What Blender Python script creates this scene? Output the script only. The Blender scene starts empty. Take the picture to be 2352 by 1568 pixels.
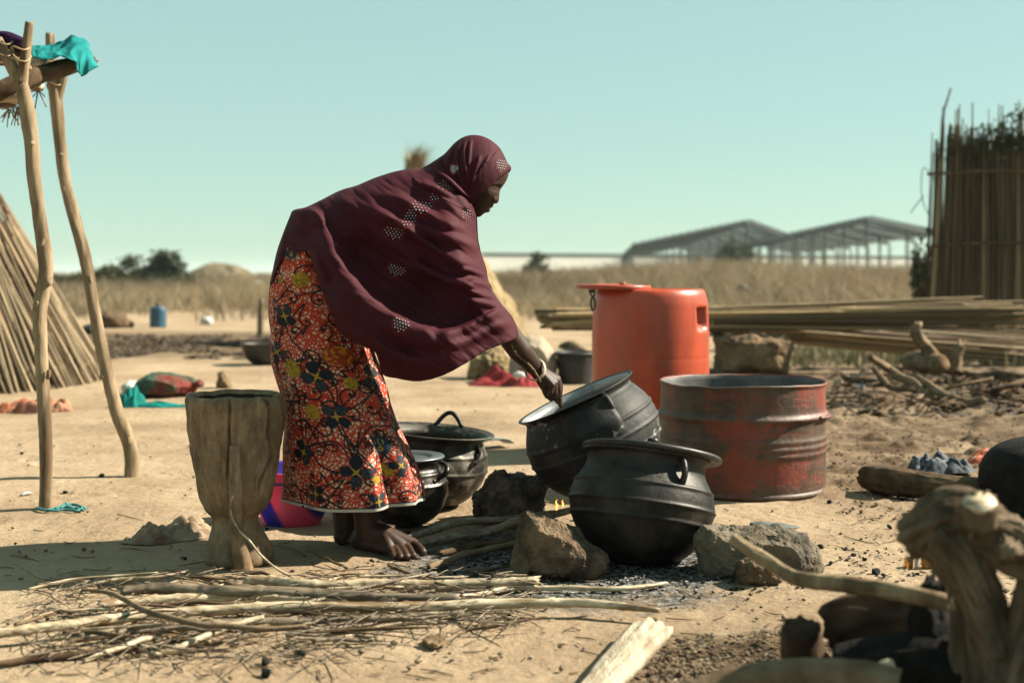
import bpy, bmesh, math, random
import numpy as np
from mathutils import Vector, Matrix, Quaternion, noise as mnoise
from mathutils.geometry import delaunay_2d_cdt

sc = bpy.context.scene
C = sc.collection
R = math.radians

# ------------------------------------------------------------------ camera
H = 0.77            # eye height in metres
F = 2940.0          # focal length in reference pixels (picture 2352 x 1568)
CX, HY = 1176.0, 625.0
cam_d = bpy.data.cameras.new('camera')
cam = bpy.data.objects.new('camera', cam_d); C.objects.link(cam)
cam.location = (0, 0, H); cam.rotation_euler = (R(90), 0, 0)
cam_d.sensor_width = 36.0; cam_d.lens = 36.0 * F / 2352.0
cam_d.shift_y = -(784.0 - HY) / 2352.0
cam_d.clip_start = 0.05; cam_d.clip_end = 20000
cam_d.dof.use_dof = True; cam_d.dof.focus_distance = 3.5; cam_d.dof.aperture_fstop = 2.9
sc.camera = cam

# ------------------------------------------------------------------ sky and sun
SUN_EL, SUN_AZ = 38.0, 12.0      # elevation; degrees behind the right-hand side
sun_dir = Vector((math.cos(R(SUN_EL)) * math.cos(R(SUN_AZ)), math.cos(R(SUN_EL)) * math.sin(R(SUN_AZ)), math.sin(R(SUN_EL))))
world = bpy.data.worlds.new('World'); sc.world = world; world.use_nodes = True
wn, wl = world.node_tree.nodes, world.node_tree.links
bg = wn['Background']
sky = wn.new('ShaderNodeTexSky'); sky.sky_type = 'NISHITA'; sky.sun_disc = False
sky.sun_elevation = R(SUN_EL); sky.sun_rotation = R(90 - SUN_AZ)
sky.altitude = 300; sky.air_density = 1.0; sky.dust_density = 0.5; sky.ozone_density = 1.0
tint = wn.new('ShaderNodeMix'); tint.data_type = 'RGBA'; tint.blend_type = 'MULTIPLY'
tint.inputs[0].default_value = 1.0
wl.new(sky.outputs[0], tint.inputs[6]); tint.inputs[7].default_value = (0.88, 1.0, 0.84, 1)
veil = wn.new('ShaderNodeMix'); veil.data_type = 'RGBA'; veil.inputs[0].default_value = 0.68     # even dusty veil over the whole sky
wl.new(tint.outputs[2], veil.inputs[6]); veil.inputs[7].default_value = (3.0, 4.60, 4.10, 1)
wl.new(veil.outputs[2], bg.inputs[0]); bg.inputs[1].default_value = 0.050
sun_d = bpy.data.lights.new('sun', 'SUN'); sun_d.energy = 5.0; sun_d.angle = R(0.55); sun_d.color = (1.0, 0.91, 0.75)
sun = bpy.data.objects.new('sun', sun_d); C.objects.link(sun)
sun.rotation_euler = sun_dir.to_track_quat('Z', 'Y').to_euler()
sun.location = (6, 3, 8)

# ------------------------------------------------------------------ exposure
vs = sc.view_settings
vs.view_transform = 'Standard'; vs.look = 'None'; vs.exposure = 1.64; vs.gamma = 1.0
vs.use_curve_mapping = False
sc.render.film_transparent = False
sc.cycles.max_bounces = 6

# ------------------------------------------------------------------ helpers
def W(x, y, Y):
    """reference pixel (x, y) at distance Y"""
    return Vector(((x - CX) / F * Y, Y, H - (y - HY) / F * Y))
def GP(x, y, z=0.0):
    """reference pixel (x, y) on the horizontal plane z"""
    Y = (H - z) * F / (y - HY)
    return Vector(((x - CX) / F * Y, Y, z))
def sm(a, b, x):
    t = np.clip((np.asarray(x, float) - a) / (b - a), 0, 1); return t * t * (3 - 2 * t)

def _hash(ix, iy, s):
    n = (ix.astype(np.int64) * 374761393 + iy.astype(np.int64) * 668265263 + s * 974634721) & 0xffffffff
    n = ((n ^ (n >> 13)) * 1274126177) & 0xffffffff
    n = (n ^ (n >> 16)) & 0xffffffff
    return n / 4294967295.0
def vnoise(x, y, s=0):
    x = np.asarray(x, float); y = np.asarray(y, float)
    ix, iy = np.floor(x), np.floor(y); fx, fy = x - ix, y - iy
    fx = fx * fx * (3 - 2 * fx); fy = fy * fy * (3 - 2 * fy)
    a, b = _hash(ix, iy, s), _hash(ix + 1, iy, s); c, d = _hash(ix, iy + 1, s), _hash(ix + 1, iy + 1, s)
    return (a * (1 - fx) + b * fx) * (1 - fy) + (c * (1 - fx) + d * fx) * fy * 1.0
def fbm(x, y, o=4, s=0):
    v, a, t = 0.0, 1.0, 0.0
    for i in range(o):
        v = v + a * vnoise(np.asarray(x) * 2 ** i + 17.3 * i, np.asarray(y) * 2 ** i - 9.1 * i, s + i); t += a; a *= 0.5
    return v / t

_fr = random.Random(19)
FOOT = [(_fr.uniform(-2.2, 2.2), _fr.uniform(2.7, 6.5), _fr.uniform(0, 3.14), _fr.uniform(.07, .12), _fr.uniform(.003, .008)) for _ in range(46)]
def gz(x, y):
    """height of the ground"""
    x = np.asarray(x, float); y = np.asarray(y, float)
    near = 1 - sm(14, 30, y)
    z = 0.022 * (fbm(x * 1.1, y * 1.1, 3, 5) - 0.5) + 0.010 * (fbm(x * 6, y * 6, 3, 11) - 0.5)
    rough = sm(0.6, 1.6, x) * sm(3.6, 4.6, y) * (1 - sm(8, 12, y)) + 0.5 * sm(-0.2, 0.4, x) * (1 - sm(2.6, 2.85, y))
    lump = np.maximum(0, fbm(x * 9, y * 9, 3, 23) - 0.52)
    z = z + rough * 0.12 * lump
    for fx_, fy_, fa_, fl_, fd_ in FOOT:
        dx, dy = x - fx_, y - fy_; u = dx * math.cos(fa_) + dy * math.sin(fa_); v = -dx * math.sin(fa_) + dy * math.cos(fa_)
        q = (u / fl_) ** 2 + (v / (fl_ * .42)) ** 2
        z = z - fd_ * np.exp(-q * q) + fd_ * .55 * np.exp(-((np.sqrt(q) - 1.35) / .25) ** 2)
    far = 0.3 * sm(40, 200, y) * (fbm(x * 0.02, y * 0.02, 2, 3) - 0.5)
    return z * near + far
def gzs(x, y): return float(gz(np.array([x]), np.array([y]))[0])

def link_mesh(name, verts, faces, mats, smooth=True):
    me = bpy.data.meshes.new(name)
    if isinstance(verts, np.ndarray): verts = verts.tolist()
    me.from_pydata([tuple(v) for v in verts], [], faces)
    if not isinstance(mats, (list, tuple)): mats = [mats]
    for m in mats:
        if m: me.materials.append(m)
    if smooth: me.shade_smooth()
    me.update()
    return me
def part(name, vf, mat, parent, smooth=True, kind=None):
    """mesh part under a thing; vertices given in world space"""
    v, f = vf
    o0 = parent_origin(parent)
    v = np.asarray(v, float) - np.array(o0)
    o = bpy.data.objects.new(name, link_mesh(name, v, f, mat, smooth)); C.objects.link(o)
    o.parent = parent
    if kind: o['kind'] = kind
    return o
def parent_origin(p):
    l = Vector(p.location); q = p.parent
    while q: l = l + q.location; q = q.parent
    return l
def tag(o, label, cat, group=None, kind=None):
    o['label'] = label; o['category'] = cat
    if group: o['group'] = group
    if kind: o['kind'] = kind
    return o
def single(name, vf, mat, label, cat, group=None, smooth=True, kind=None):
    """a thing that is one mesh; origin at its base"""
    v, f = vf
    v = np.asarray(v, float)
    b = np.array([v[:, 0].mean(), v[:, 1].mean(), v[:, 2].min()])
    o = bpy.data.objects.new(name, link_mesh(name, v - b, f, mat, smooth)); C.objects.link(o)
    o.location = b
    if label: tag(o, label, cat, group, kind)
    elif kind: o['kind'] = kind
    return o
def thing(name, label, cat, loc, group=None):
    o = bpy.data.objects.new(name, None); C.objects.link(o)
    o.location = loc; o.empty_display_size = 0.1
    return tag(o, label, cat, group)

def merge(*vfs):
    V, Fc, n = [], [], 0
    for v, f in vfs:
        v = np.asarray(v, float); V.append(v); Fc += [tuple(i + n for i in q) for q in f]; n += len(v)
    return np.concatenate(V), Fc
def xform(vf, M):
    v, f = vf; v = np.asarray(v, float)
    A = np.array(M.to_3x3()); return v @ A.T + np.array(M.translation), f

def catmull(pts, n):
    P = np.array([tuple(p) for p in pts], float)
    if len(P) < 3:
        t = np.linspace(0, 1, n)[:, None]; return P[0] * (1 - t) + P[-1] * t
    Q = np.vstack([2 * P[0] - P[1], P, 2 * P[-1] - P[-2]])
    L = np.concatenate([[0], np.cumsum(np.linalg.norm(np.diff(P, axis=0), axis=1))])
    out = []
    for s in np.linspace(0, L[-1], n):
        i = min(max(np.searchsorted(L, s, side='right') - 1, 0), len(P) - 2)
        t = (s - L[i]) / max(L[i + 1] - L[i], 1e-9)
        a, b, c, d = Q[i], Q[i + 1], Q[i + 2], Q[i + 3]
        out.append(0.5 * (2 * b + (c - a) * t + (2 * a - 5 * b + 4 * c - d) * t * t + (3 * b - a - 3 * c + d) * t ** 3))
    return np.array(out)

def tube(pts, rad, n=None, seg=8, cap=True, wob=0.0, seed=0, nodes=0, flat=1.0, spline=True):
    """swept tube through pts; rad a number, a list along the path or a function of t"""
    P = catmull(pts, n) if (n and spline) else np.array([tuple(p) for p in pts], float)
    k = len(P); t = np.linspace(0, 1, k)
    if callable(rad): r = np.array([rad(a) for a in t])
    elif isinstance(rad, (list, tuple)): r = np.interp(t, np.linspace(0, 1, len(rad)), rad)
    else: r = np.full(k, float(rad))
    T = np.gradient(P, axis=0); T /= np.linalg.norm(T, axis=1)[:, None] + 1e-12
    up = np.array([0, 0, 1.0]) if abs(T[0][2]) < 0.9 else np.array([1.0, 0, 0])
    N = np.cross(T[0], up); N /= np.linalg.norm(N)
    V = []; rng = np.random.default_rng(seed)
    ang = np.linspace(0, 2 * np.pi, seg, endpoint=False)
    nz = rng.uniform(0, 50); LW = np.linalg.norm(np.diff(P, axis=0), axis=1).sum() / (3.2 * r.mean())
    for i in range(k):
        N = N - T[i] * np.dot(N, T[i]); N /= np.linalg.norm(N) + 1e-12
        B = np.cross(T[i], N)
        rr = r[i]
        if nodes:
            ph = (t[i] * nodes) % 1.0
            rr *= 1 + 0.16 * math.exp(-((ph - 0.5) / 0.07) ** 2)
        w = 1 + wob * (np.array([vnoise(nz + 1.3 * math.cos(a) + 5, nz + t[i] * LW + 1.3 * math.sin(a), seed) for a in ang]) - 0.5) * 2 if wob else np.ones(seg)
        V.append(P[i] + (np.cos(ang) * rr * w)[:, None] * N + (np.sin(ang) * rr * w * flat)[:, None] * B)
    V = np.concatenate(V); Fc = []
    for i in range(k - 1):
        for j in range(seg):
            a, b = i * seg + j, i * seg + (j + 1) % seg
            Fc.append((a, b, b + seg, a + seg))
    if cap:
        Fc.append(tuple(range(seg - 1, -1, -1))); Fc.append(tuple(range((k - 1) * seg, k * seg)))
    return V, Fc

def rough(pts, rad, n=60, seg=32, amp=.16, streak=.10, seed=0, scale=1.0, jag=0.0, nodes=0):
    """bark covered or weathered round timber: lumps, long grooves and ragged ends"""
    P = catmull(pts, n); k = n; t = np.linspace(0, 1, k)
    r = np.interp(t, np.linspace(0, 1, len(rad)), rad)
    T = np.gradient(P, axis=0); T /= np.linalg.norm(T, axis=1)[:, None] + 1e-12
    L = np.concatenate([[0], np.cumsum(np.linalg.norm(np.diff(P, axis=0), axis=1))]); rm = r.mean()
    up = np.array([0, 0, 1.0]) if abs(T[0][2]) < .9 else np.array([1.0, 0, 0]); N = np.cross(T[0], up); N /= np.linalg.norm(N); V = []
    so = seed * 13.7
    for i in range(k):
        N = N - T[i] * np.dot(N, T[i]); N /= np.linalg.norm(N) + 1e-12; B = np.cross(T[i], N)
        for j in range(seg):
            a = 2 * math.pi * j / seg; l = L[i] / rm * scale
            c_, s_ = math.cos(a), math.sin(a)
            lump = mnoise.fractal(Vector((c_ * .9 + so, s_ * .9, l * .22)), .9, 2.1, 3)
            gr = abs(mnoise.fractal(Vector((c_ * 3.2 + so, s_ * 3.2 + .15 * l, l * .30)), .8, 2.2, 3))
            q = r[i] * (1 + amp * lump - streak * gr * 2 + streak * .5)
            if nodes: q *= 1 + .20 * math.exp(-(((t[i] * nodes) % 1.0 - .5) / .045) ** 2)
            off = 0.0
            if jag and i in (0, k - 1): off = jag * mnoise.noise(Vector((c_ * 2.5 + so, s_ * 2.5, i))) * rm * 1.5
            V.append(P[i] + N * (q * c_) + B * (q * s_) + T[i] * off)
    V = list(V); Fc = []
    for i in range(k - 1):
        for j in range(seg): a, b = i * seg + j, i * seg + (j + 1) % seg; Fc.append((a, b, b + seg, a + seg))
    for e, i in ((0, 0), (1, k - 1)):
        c0 = len(V); V.append(P[i] + T[i] * (rm * .05 * (1 if e else -1)))
        for j in range(seg):
            a, b = i * seg + j, i * seg + (j + 1) % seg; Fc.append((b, a, c0) if not e else (a, b, c0))
    return np.array(V), Fc

def lathe(prof, n=48, fn=None, close=True):
    V, Fc = [], []
    for r, z in prof:
        for j in range(n):
            a = 2 * math.pi * j / n
            V.append((r * math.cos(a), r * math.sin(a), z))
    V = np.array(V)
    if fn: V = fn(V)
    m = len(prof)
    for i in range(m - 1):
        for j in range(n):
            a, b = i * n + j, i * n + (j + 1) % n
            Fc.append((a, b, b + n, a + n))
    return V, Fc
def dense(prof, step):
    """resample a profile with a spline"""
    P = np.array([(a, 0, b) for a, b in prof])
    L = np.linalg.norm(np.diff(P, axis=0), axis=1).sum()
    Q = catmull(P, max(4, int(L / step))); Q[:, 0] = np.maximum(Q[:, 0], 0.0005)
    return [(q[0], q[2]) for q in Q]

def hull(points, sub=3, noise_amp=0.01, noise_scale=12, seed=0, smoothing=2, ridg=False):
    bm = bmesh.new()
    for p in points: bm.verts.new(p)
    res = bmesh.ops.convex_hull(bm, input=bm.verts)
    bmesh.ops.delete(bm, geom=list(set([g for g in res['geom_interior'] + res['geom_unused'] if isinstance(g, bmesh.types.BMVert)])), context='VERTS')
    bmesh.ops.triangulate(bm, faces=bm.faces)
    for k in range(sub):
        # split only long edges so that the triangles stay even
        ls = [e.calc_length() for e in bm.edges]; m = sum(ls) / len(ls)
        bmesh.ops.subdivide_edges(bm, edges=[e for e in bm.edges if e.calc_length() > m * 0.75], cuts=1, use_grid_fill=True)
        bmesh.ops.triangulate(bm, faces=bm.faces)
    for k in range(smoothing): bmesh.ops.smooth_vert(bm, verts=bm.verts, factor=0.5, use_axis_x=True, use_axis_y=True, use_axis_z=True)
    bm.normal_update()
    off = Vector((seed * 3.7, seed * 1.9, seed * 7.1))
    for v in bm.verts:
        q = v.co * noise_scale + off
        d = mnoise.fractal(q, 0.8, 2.1, 5)
        if ridg: d = -abs(d) * 1.3 + 0.4
        v.co += v.normal * noise_amp * d
    bmesh.ops.recalc_face_normals(bm, faces=bm.faces)
    v = np.array([tuple(q.co) for q in bm.verts]); bm.verts.index_update()
    f = [tuple(q.index for q in fc.verts) for fc in bm.faces]
    bm.free(); return v, f

def rock_px(outline, Y, depth, seed=0, **kw):
    """stone whose outline as seen from the yard is given in reference pixels"""
    pts = []
    o = np.array(outline, float); c = o.mean(0)
    for s, dy in ((0.55, -depth), (0.9, -depth * 0.55), (1.0, 0.0), (0.85, depth * 0.6), (0.5, depth)):
        for p in o:
            q = c + (p - c) * s
            w = W(q[0], q[1], Y)
            pts.append((w.x, Y + dy, max(w.z, -0.02)))
    # a flat foot
    return hull(pts, seed=seed, **kw)

# ------------------------------------------------------------------ materials
def new_mat(name):
    m = bpy.data.materials.new(name); m.use_nodes = True
    return m, m.node_tree.nodes, m.node_tree.links, m.node_tree.nodes['Principled BSDF']
def coords(n, l, stretch=(1, 1, 1), kind='Object'):
    tc = n.new('ShaderNodeTexCoord'); mp = n.new('ShaderNodeMapping')
    mp.inputs['Scale'].default_value = stretch
    l.new(tc.outputs[kind], mp.inputs[0]); return mp.outputs[0]
def nz(n, l, vec, scale, detail=6, rough=0.6, dist=0.0):
    t = n.new('ShaderNodeTexNoise'); t.inputs['Scale'].default_value = scale; t.inputs['Detail'].default_value = detail
    t.inputs['Roughness'].default_value = rough; t.inputs['Distortion'].default_value = dist
    l.new(vec, t.inputs['Vector']); return t.outputs['Fac']
def ramp(n, l, fac, stops):
    r = n.new('ShaderNodeValToRGB'); l.new(fac, r.inputs[0])
    e = r.color_ramp.elements
    while len(e) < len(stops): e.new(0.5)
    for q, (p, c) in zip(e, stops): q.position = p; q.color = (*c, 1) if len(c) == 3 else c
    return r.outputs[0]
def mixc(n, l, fac, a, b, mode='MIX'):
    m = n.new('ShaderNodeMix'); m.data_type = 'RGBA'; m.blend_type = mode
    for s, v in ((0, fac), (6, a), (7, b)):
        if hasattr(v, 'links'): l.new(v, m.inputs[s])
        elif s == 0: m.inputs[0].default_value = v
        else: m.inputs[s].default_value = (*v, 1)
    return m.outputs[2]
def mth(n, l, op, a, b=None, c=None, clamp=False):
    m = n.new('ShaderNodeMath'); m.operation = op; m.use_clamp = clamp
    for i, v in enumerate((a, b, c)):
        if v is None: continue
        if hasattr(v, 'links'): l.new(v, m.inputs[i])
        else: m.inputs[i].default_value = v
    return m.outputs[0]
def bump(n, l, bs, h, strength=0.5, dist=0.01):
    b = n.new('ShaderNodeBump'); b.inputs['Strength'].default_value = strength; b.inputs['Distance'].default_value = dist
    l.new(h, b.inputs['Height']); l.new(b.outputs[0], bs.inputs['Normal']); return b
def basic(name, c1, c2, scale=8, stretch=(1, 1, 1), rough=0.85, metal=0.0, bs=0.5, bd=0.004, bscale=None, lo=0.35, hi=0.65, c3=None, vary=0.0, sheen=0.0, trans=0.0):
    m, n, l, b = new_mat(name)
    v = coords(n, l, stretch)
    f = nz(n, l, v, scale)
    col = ramp(n, l, f, [(lo, c1), (hi, c2)])
    if c3:
        f3 = nz(n, l, v, scale * 0.37, 5)
        col = mixc(n, l, ramp(n, l, f3, [(0.5, (0, 0, 0)), (0.62, (1, 1, 1))]), col, c3)
    if vary:
        oi = n.new('ShaderNodeObjectInfo')
        k = mth(n, l, 'MULTIPLY_ADD', oi.outputs['Random'], 2 * vary, 1 - vary)
        hsv = n.new('ShaderNodeHueSaturation'); l.new(col, hsv.inputs['Color']); l.new(k, hsv.inputs['Value']); col = hsv.outputs[0]
    l.new(col, b.inputs['Base Color']); b.inputs['Roughness'].default_value = rough; b.inputs['Metallic'].default_value = metal
    if sheen: b.inputs['Sheen Weight'].default_value = sheen
    if rough >= .75: b.inputs['Specular IOR Level'].default_value = .12
    if bs: bump(n, l, b, nz(n, l, v, bscale or scale * 3, 8), bs, bd)
    if trans:
        t = n.new('ShaderNodeBsdfTranslucent'); l.new(col, t.inputs[0]); mx = n.new('ShaderNodeMixShader'); mx.inputs[0].default_value = trans
        out = n['Material Output']; l.new(b.outputs[0], mx.inputs[1]); l.new(t.outputs[0], mx.inputs[2]); l.new(mx.outputs[0], out.inputs[0])
    return m
# ------------------------------------------------------------------ ground
def ground_mat():
    m, n, l, b = new_mat('dry_earth')
    v = coords(n, l)
    sep = n.new('ShaderNodeSeparateXYZ'); l.new(v, sep.inputs[0])
    X, Y = sep.outputs[0], sep.outputs[1]
    big = nz(n, l, v, 1.3, 6, 0.62)
    fine = nz(n, l, v, 28, 8, 0.7)
    speck = nz(n, l, v, 140, 4, 0.6)
    col = ramp(n, l, big, [(0.30, (0.34, 0.240, 0.148)), (0.48, (0.485, 0.355, 0.228)), (0.68, (0.615, 0.475, 0.32))])
    col = mixc(n, l, 0.45, col, ramp(n, l, fine, [(0.35, (0.66, 0.62, 0.58)), (0.62, (1.12, 1.10, 1.08))]), 'MULTIPLY')
    col = mixc(n, l, 0.5, col, ramp(n, l, speck, [(0.30, (0.45, 0.42, 0.40)), (0.42, (1, 1, 1))]), 'MULTIPLY')
    # darker brown trodden soil on the log side of the yard and in front
    def box(x0, x1, y0, y1, f=0.5):
        a = mth(n, l, 'MULTIPLY', mr(X, x0, x0 + f), mr(X, x1, x1 - f)); c = mth(n, l, 'MULTIPLY', mr(Y, y0, y0 + f), mr(Y, y1, y1 - f))
        return mth(n, l, 'MULTIPLY', a, c)
    def mr(src, a, c):
        q = n.new('ShaderNodeMapRange'); q.interpolation_type = 'SMOOTHSTEP'; l.new(src, q.inputs[0]); q.inputs[1].default_value = a; q.inputs[2].default_value = c; return q.outputs[0]
    patch = nz(n, l, v, 3.6, 7, 0.72, 0.6)
    pm = ramp(n, l, patch, [(0.40, (0, 0, 0)), (0.58, (1, 1, 1))])
    soil = mth(n, l, 'MULTIPLY', mr(X, 0.45, 1.5), mth(n, l, 'MULTIPLY', mr(Y, 3.7, 4.8), mr(Y, 13.0, 9.0)))
    soil2 = mth(n, l, 'MULTIPLY', mr(X, -0.1, 0.5), mr(Y, 2.9, 2.6))
    soil3 = mth(n, l, 'MULTIPLY', mth(n, l, 'MULTIPLY', mr(X, -1.2, -2.2), mr(X, -9, -5)), mth(n, l, 'MULTIPLY', mr(Y, 10.6, 12.6), mr(Y, 17.5, 15.5)))
    st = mth(n, l, 'MAXIMUM', soil, mth(n, l, 'MAXIMUM', soil2, soil3))
    sf = mth(n, l, 'MULTIPLY', mth(n, l, 'MULTIPLY_ADD', pm, 0.58, 0.42), st)
    col = mixc(n, l, sf, col, (0.115, 0.068, 0.035))
    # small dark trodden patches everywhere in the yard
    p2 = nz(n, l, v, 2.3, 8, 0.7, 0.4)
    col = mixc(n, l, mth(n, l, 'MULTIPLY', ramp(n, l, p2, [(0.60, (0, 0, 0)), (0.70, (1, 1, 1))]), 0.4), col, (0.17, 0.115, 0.07))
    # ash and soot round the hearth
    d = n.new('ShaderNodeVectorMath'); d.operation = 'DISTANCE'; l.new(v, d.inputs[0]); d.inputs[1].default_value = (0.16, 3.42, 0)
    dd = mth(n, l, 'ADD', d.outputs['Value'], mth(n, l, 'MULTIPLY_ADD', patch, 0.7, -0.35))
    ash = mr(dd, 0.60, 0.36)
    ashc = ramp(n, l, nz(n, l, v, 45, 7, 0.75), [(0.40, (0.03, 0.028, 0.026)), (0.52, (0.13, 0.125, 0.115)), (0.62, (0.46, 0.45, 0.42))])
    col = mixc(n, l, ash, col, ashc)
    # dry field far off
    fld = mr(Y, 22, 32)
    fc = ramp(n, l, nz(n, l, v, 0.35, 7, 0.7), [(0.35, (0.17, 0.125, 0.07)), (0.6, (0.30, 0.225, 0.13))])
    col = mixc(n, l, fld, col, fc)
    l.new(col, b.inputs['Base Color']); b.inputs['Roughness'].default_value = 0.95
    b.inputs['Specular IOR Level'].default_value = 0.15
    h1 = nz(n, l, v, 22, 10, 0.68); h2 = nz(n, l, v, 6, 6, 0.6)
    bump(n, l, b, mth(n, l, 'ADD', h1, mth(n, l, 'MULTIPLY', h2, 1.5)), 0.75, 0.02)
    return m

def axis(vals):
    out = []
    for a, b, s in vals: out += list(np.arange(a, b, s))
    return np.array(out + [vals[-1][1]])
gx_r = axis([(0, 2.4, 0.014), (2.4, 5, 0.05), (5, 15, 0.4), (15, 80, 4), (80, 600, 60), (600, 1800, 300)])
gx = np.concatenate([-gx_r[::-1], gx_r[1:]])
gy = axis([(-40, -2, 4), (-2, 1.9, 0.15), (1.9, 6.0, 0.014), (6.0, 12, 0.05), (12, 30, 0.4), (30, 120, 3), (120, 900, 40), (900, 2400, 300)])
GX, GY = np.meshgrid(gx, gy)
GZ = gz(GX, GY)
nx_, ny_ = len(gx), len(gy)
gv = np.stack([GX.ravel(), GY.ravel(), GZ.ravel()], 1)
idx = np.arange(nx_ * ny_).reshape(ny_, nx_)
gf = np.stack([idx[:-1, :-1].ravel(), idx[:-1, 1:].ravel(), idx[1:, 1:].ravel(), idx[1:, :-1].ravel()], 1)
me = bpy.data.meshes.new('ground')
me.vertices.add(len(gv)); me.vertices.foreach_set('co', gv.ravel())
me.loops.add(gf.size); me.loops.foreach_set('vertex_index', gf.ravel().astype(np.int32))
me.polygons.add(len(gf)); me.polygons.foreach_set('loop_start', np.arange(0, gf.size, 4, dtype=np.int32))
me.update(calc_edges=True); me.shade_smooth()
me.materials.append(ground_mat())
ground = bpy.data.objects.new('ground', me); C.objects.link(ground); ground['kind'] = 'structure'

# ------------------------------------------------------------------ shared materials
M = {}
M['reed'] = basic('dry_reed', (0.25, 0.175, 0.10), (0.52, 0.41, 0.265), 6, (6, 6, 1.2), 0.75, bs=0.3, vary=0.5)
M['reed_dark'] = basic('weathered_reed', (0.085, 0.053, 0.031), (0.23, 0.155, 0.092), 6, (6, 6, 1.2), 0.85, bs=0.3, vary=0.42)
M['reed_gold'] = basic('golden_reed', (0.30, 0.18, 0.075), (0.62, 0.44, 0.22), 6, (6, 6, 1.2), 0.6, bs=0.2, vary=0.6)
M['thatch'] = basic('loose_straw', (0.28, 0.195, 0.095), (0.48, 0.36, 0.20), 12, (1, 1, 1), 0.8, bs=0.0, vary=0.2)
M['pole'] = basic('peeled_pole', (0.26, 0.185, 0.11), (0.50, 0.375, 0.235), 9, (3, 3, 0.6), 0.8, bs=0.6, bd=0.004, c3=(0.17, 0.115, 0.065))
M['darkwood'] = basic('dark_branch', (0.08, 0.048, 0.027), (0.22, 0.148, 0.088), 12, (1, 1, 1), 0.9, bs=0.8, bd=0.006)
M['midwood'] = basic('grey_branch', (0.15, 0.095, 0.054), (0.34, 0.245, 0.155), 14, (1, 1, 1), 0.88, bs=0.8, bd=0.005)
M['cane'] = basic('pale_cane', (0.32, 0.225, 0.12), (0.90, 0.75, 0.52), 9, (1.5, 9, 9), 0.5, bs=0.5, bd=0.003, c3=(0.25, 0.145, 0.065), vary=.15)
M['cane_grey'] = basic('grey_cane', (0.10, 0.07, 0.042), (0.38, 0.29, 0.185), 9, (1.5, 9, 9), 0.65, bs=0.6, bd=0.003, c3=(0.12, 0.08, 0.05), vary=.2)
M['char'] = basic('charred_wood', (0.006, 0.005, 0.004), (0.024, 0.020, 0.017), 30, (1, 1, 1), 0.75, bs=0.9, bd=0.006)
M['soot'] = basic('charcoal', (0.012, 0.012, 0.013), (0.045, 0.044, 0.043), 60, (1, 1, 1), 0.85, bs=0.8, bd=0.004)
M['stone'] = basic('hearth_stone', (0.12, 0.078, 0.048), (0.33, 0.235, 0.15), 14, (1, 1, 1), 0.92, bs=1.0, bd=0.012, bscale=60, c3=(0.085, 0.065, 0.05))
M['stone_grey'] = basic('grey_stone', (0.15, 0.12, 0.085), (0.32, 0.26, 0.19), 10, (1, 1, 1), 0.95, bs=1.0, bd=0.010, bscale=40, c3=(0.09, 0.08, 0.07))
M['stone_dark'] = basic('sooted_stone', (0.04, 0.035, 0.03), (0.22, 0.18, 0.135), 15, (1, 1, 1), 0.95, bs=1.0, bd=0.010, bscale=34)
M['mud'] = basic('mud_block', (0.13, 0.085, 0.05), (0.34, 0.23, 0.135), 7, (1, 1, 1), 0.95, bs=1.0, bd=0.02, bscale=18)
M['teal'] = basic('teal_cloth', (0.012, 0.30, 0.30), (0.03, 0.42, 0.42), 10, rough=0.8, bs=0.3, bscale=60, trans=0.25)
M['tealdark'] = basic('deep_teal_cloth', (0.0, 0.16, 0.14), (0.01, 0.27, 0.24), 10, rough=0.8, bs=0.3, bscale=60)
M['orangecloth'] = basic('faded_orange_cloth', (0.42, 0.13, 0.06), (0.60, 0.30, 0.18), 9, rough=0.85, bs=0.4, bscale=60, c3=(0.10, 0.04, 0.03))
M['net'] = basic('orange_net', (0.62, 0.10, 0.015), (0.80, 0.18, 0.03), 40, rough=0.6, bs=0.8, bscale=90, trans=0.2)
M['rag'] = basic('dusty_rag', (0.34, 0.235, 0.155), (0.56, 0.43, 0.30), 9, rough=0.9, bs=0.4, bscale=80, c3=(0.22, 0.105, 0.08))
M['redcloth'] = basic('dark_red_cloth', (0.30, 0.03, 0.035), (0.45, 0.07, 0.07), 10, rough=0.85, bs=0.3)
M['purple'] = basic('purple_knit', (0.02, 0.005, 0.035), (0.06, 0.018, 0.09), 60, rough=0.95, bs=0.9, bd=0.01)
M['sacking'] = basic('flowered_sack', (0.025, 0.075, 0.05), (0.10, 0.16, 0.11), 9, rough=0.85, bs=0.3, c3=(0.22, 0.045, 0.035))
M['pale'] = basic('pale_plastic', (0.55, 0.66, 0.58), (0.70, 0.78, 0.72), 8, rough=0.5, bs=0.2)
M['white'] = basic('white_scrap', (0.62, 0.62, 0.58), (0.75, 0.74, 0.70), 8, rough=0.6, bs=0.2)
M['beige'] = basic('cream_sack', (0.42, 0.34, 0.25), (0.56, 0.47, 0.36), 5, rough=0.9, bs=0.3)
M['black'] = basic('black_plastic', (0.008, 0.008, 0.009), (0.02, 0.019, 0.018), 6, rough=0.55, bs=0.2)
M['bluecan'] = basic('blue_plastic', (0.02, 0.08, 0.15), (0.035, 0.13, 0.22), 5, rough=0.4, bs=0.1)
M['rope_teal'] = basic('teal_rope', (0.06, 0.22, 0.22), (0.12, 0.34, 0.33), 40, rough=0.8, bs=0.5)
M['steel'] = basic('grey_green_steel', (0.035, 0.045, 0.042), (0.07, 0.085, 0.08), 0.5, rough=0.6, bs=0.0)
M['plaster'] = basic('whitewashed_wall', (1.15, 1.12, 1.02), (1.28, 1.24, 1.14), 0.2, rough=0.9, bs=0.0)
M['leaf'] = basic('olive_leaf', (0.035, 0.055, 0.02), (0.085, 0.11, 0.045), 3, rough=0.7, bs=0.0, trans=0.25)
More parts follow.
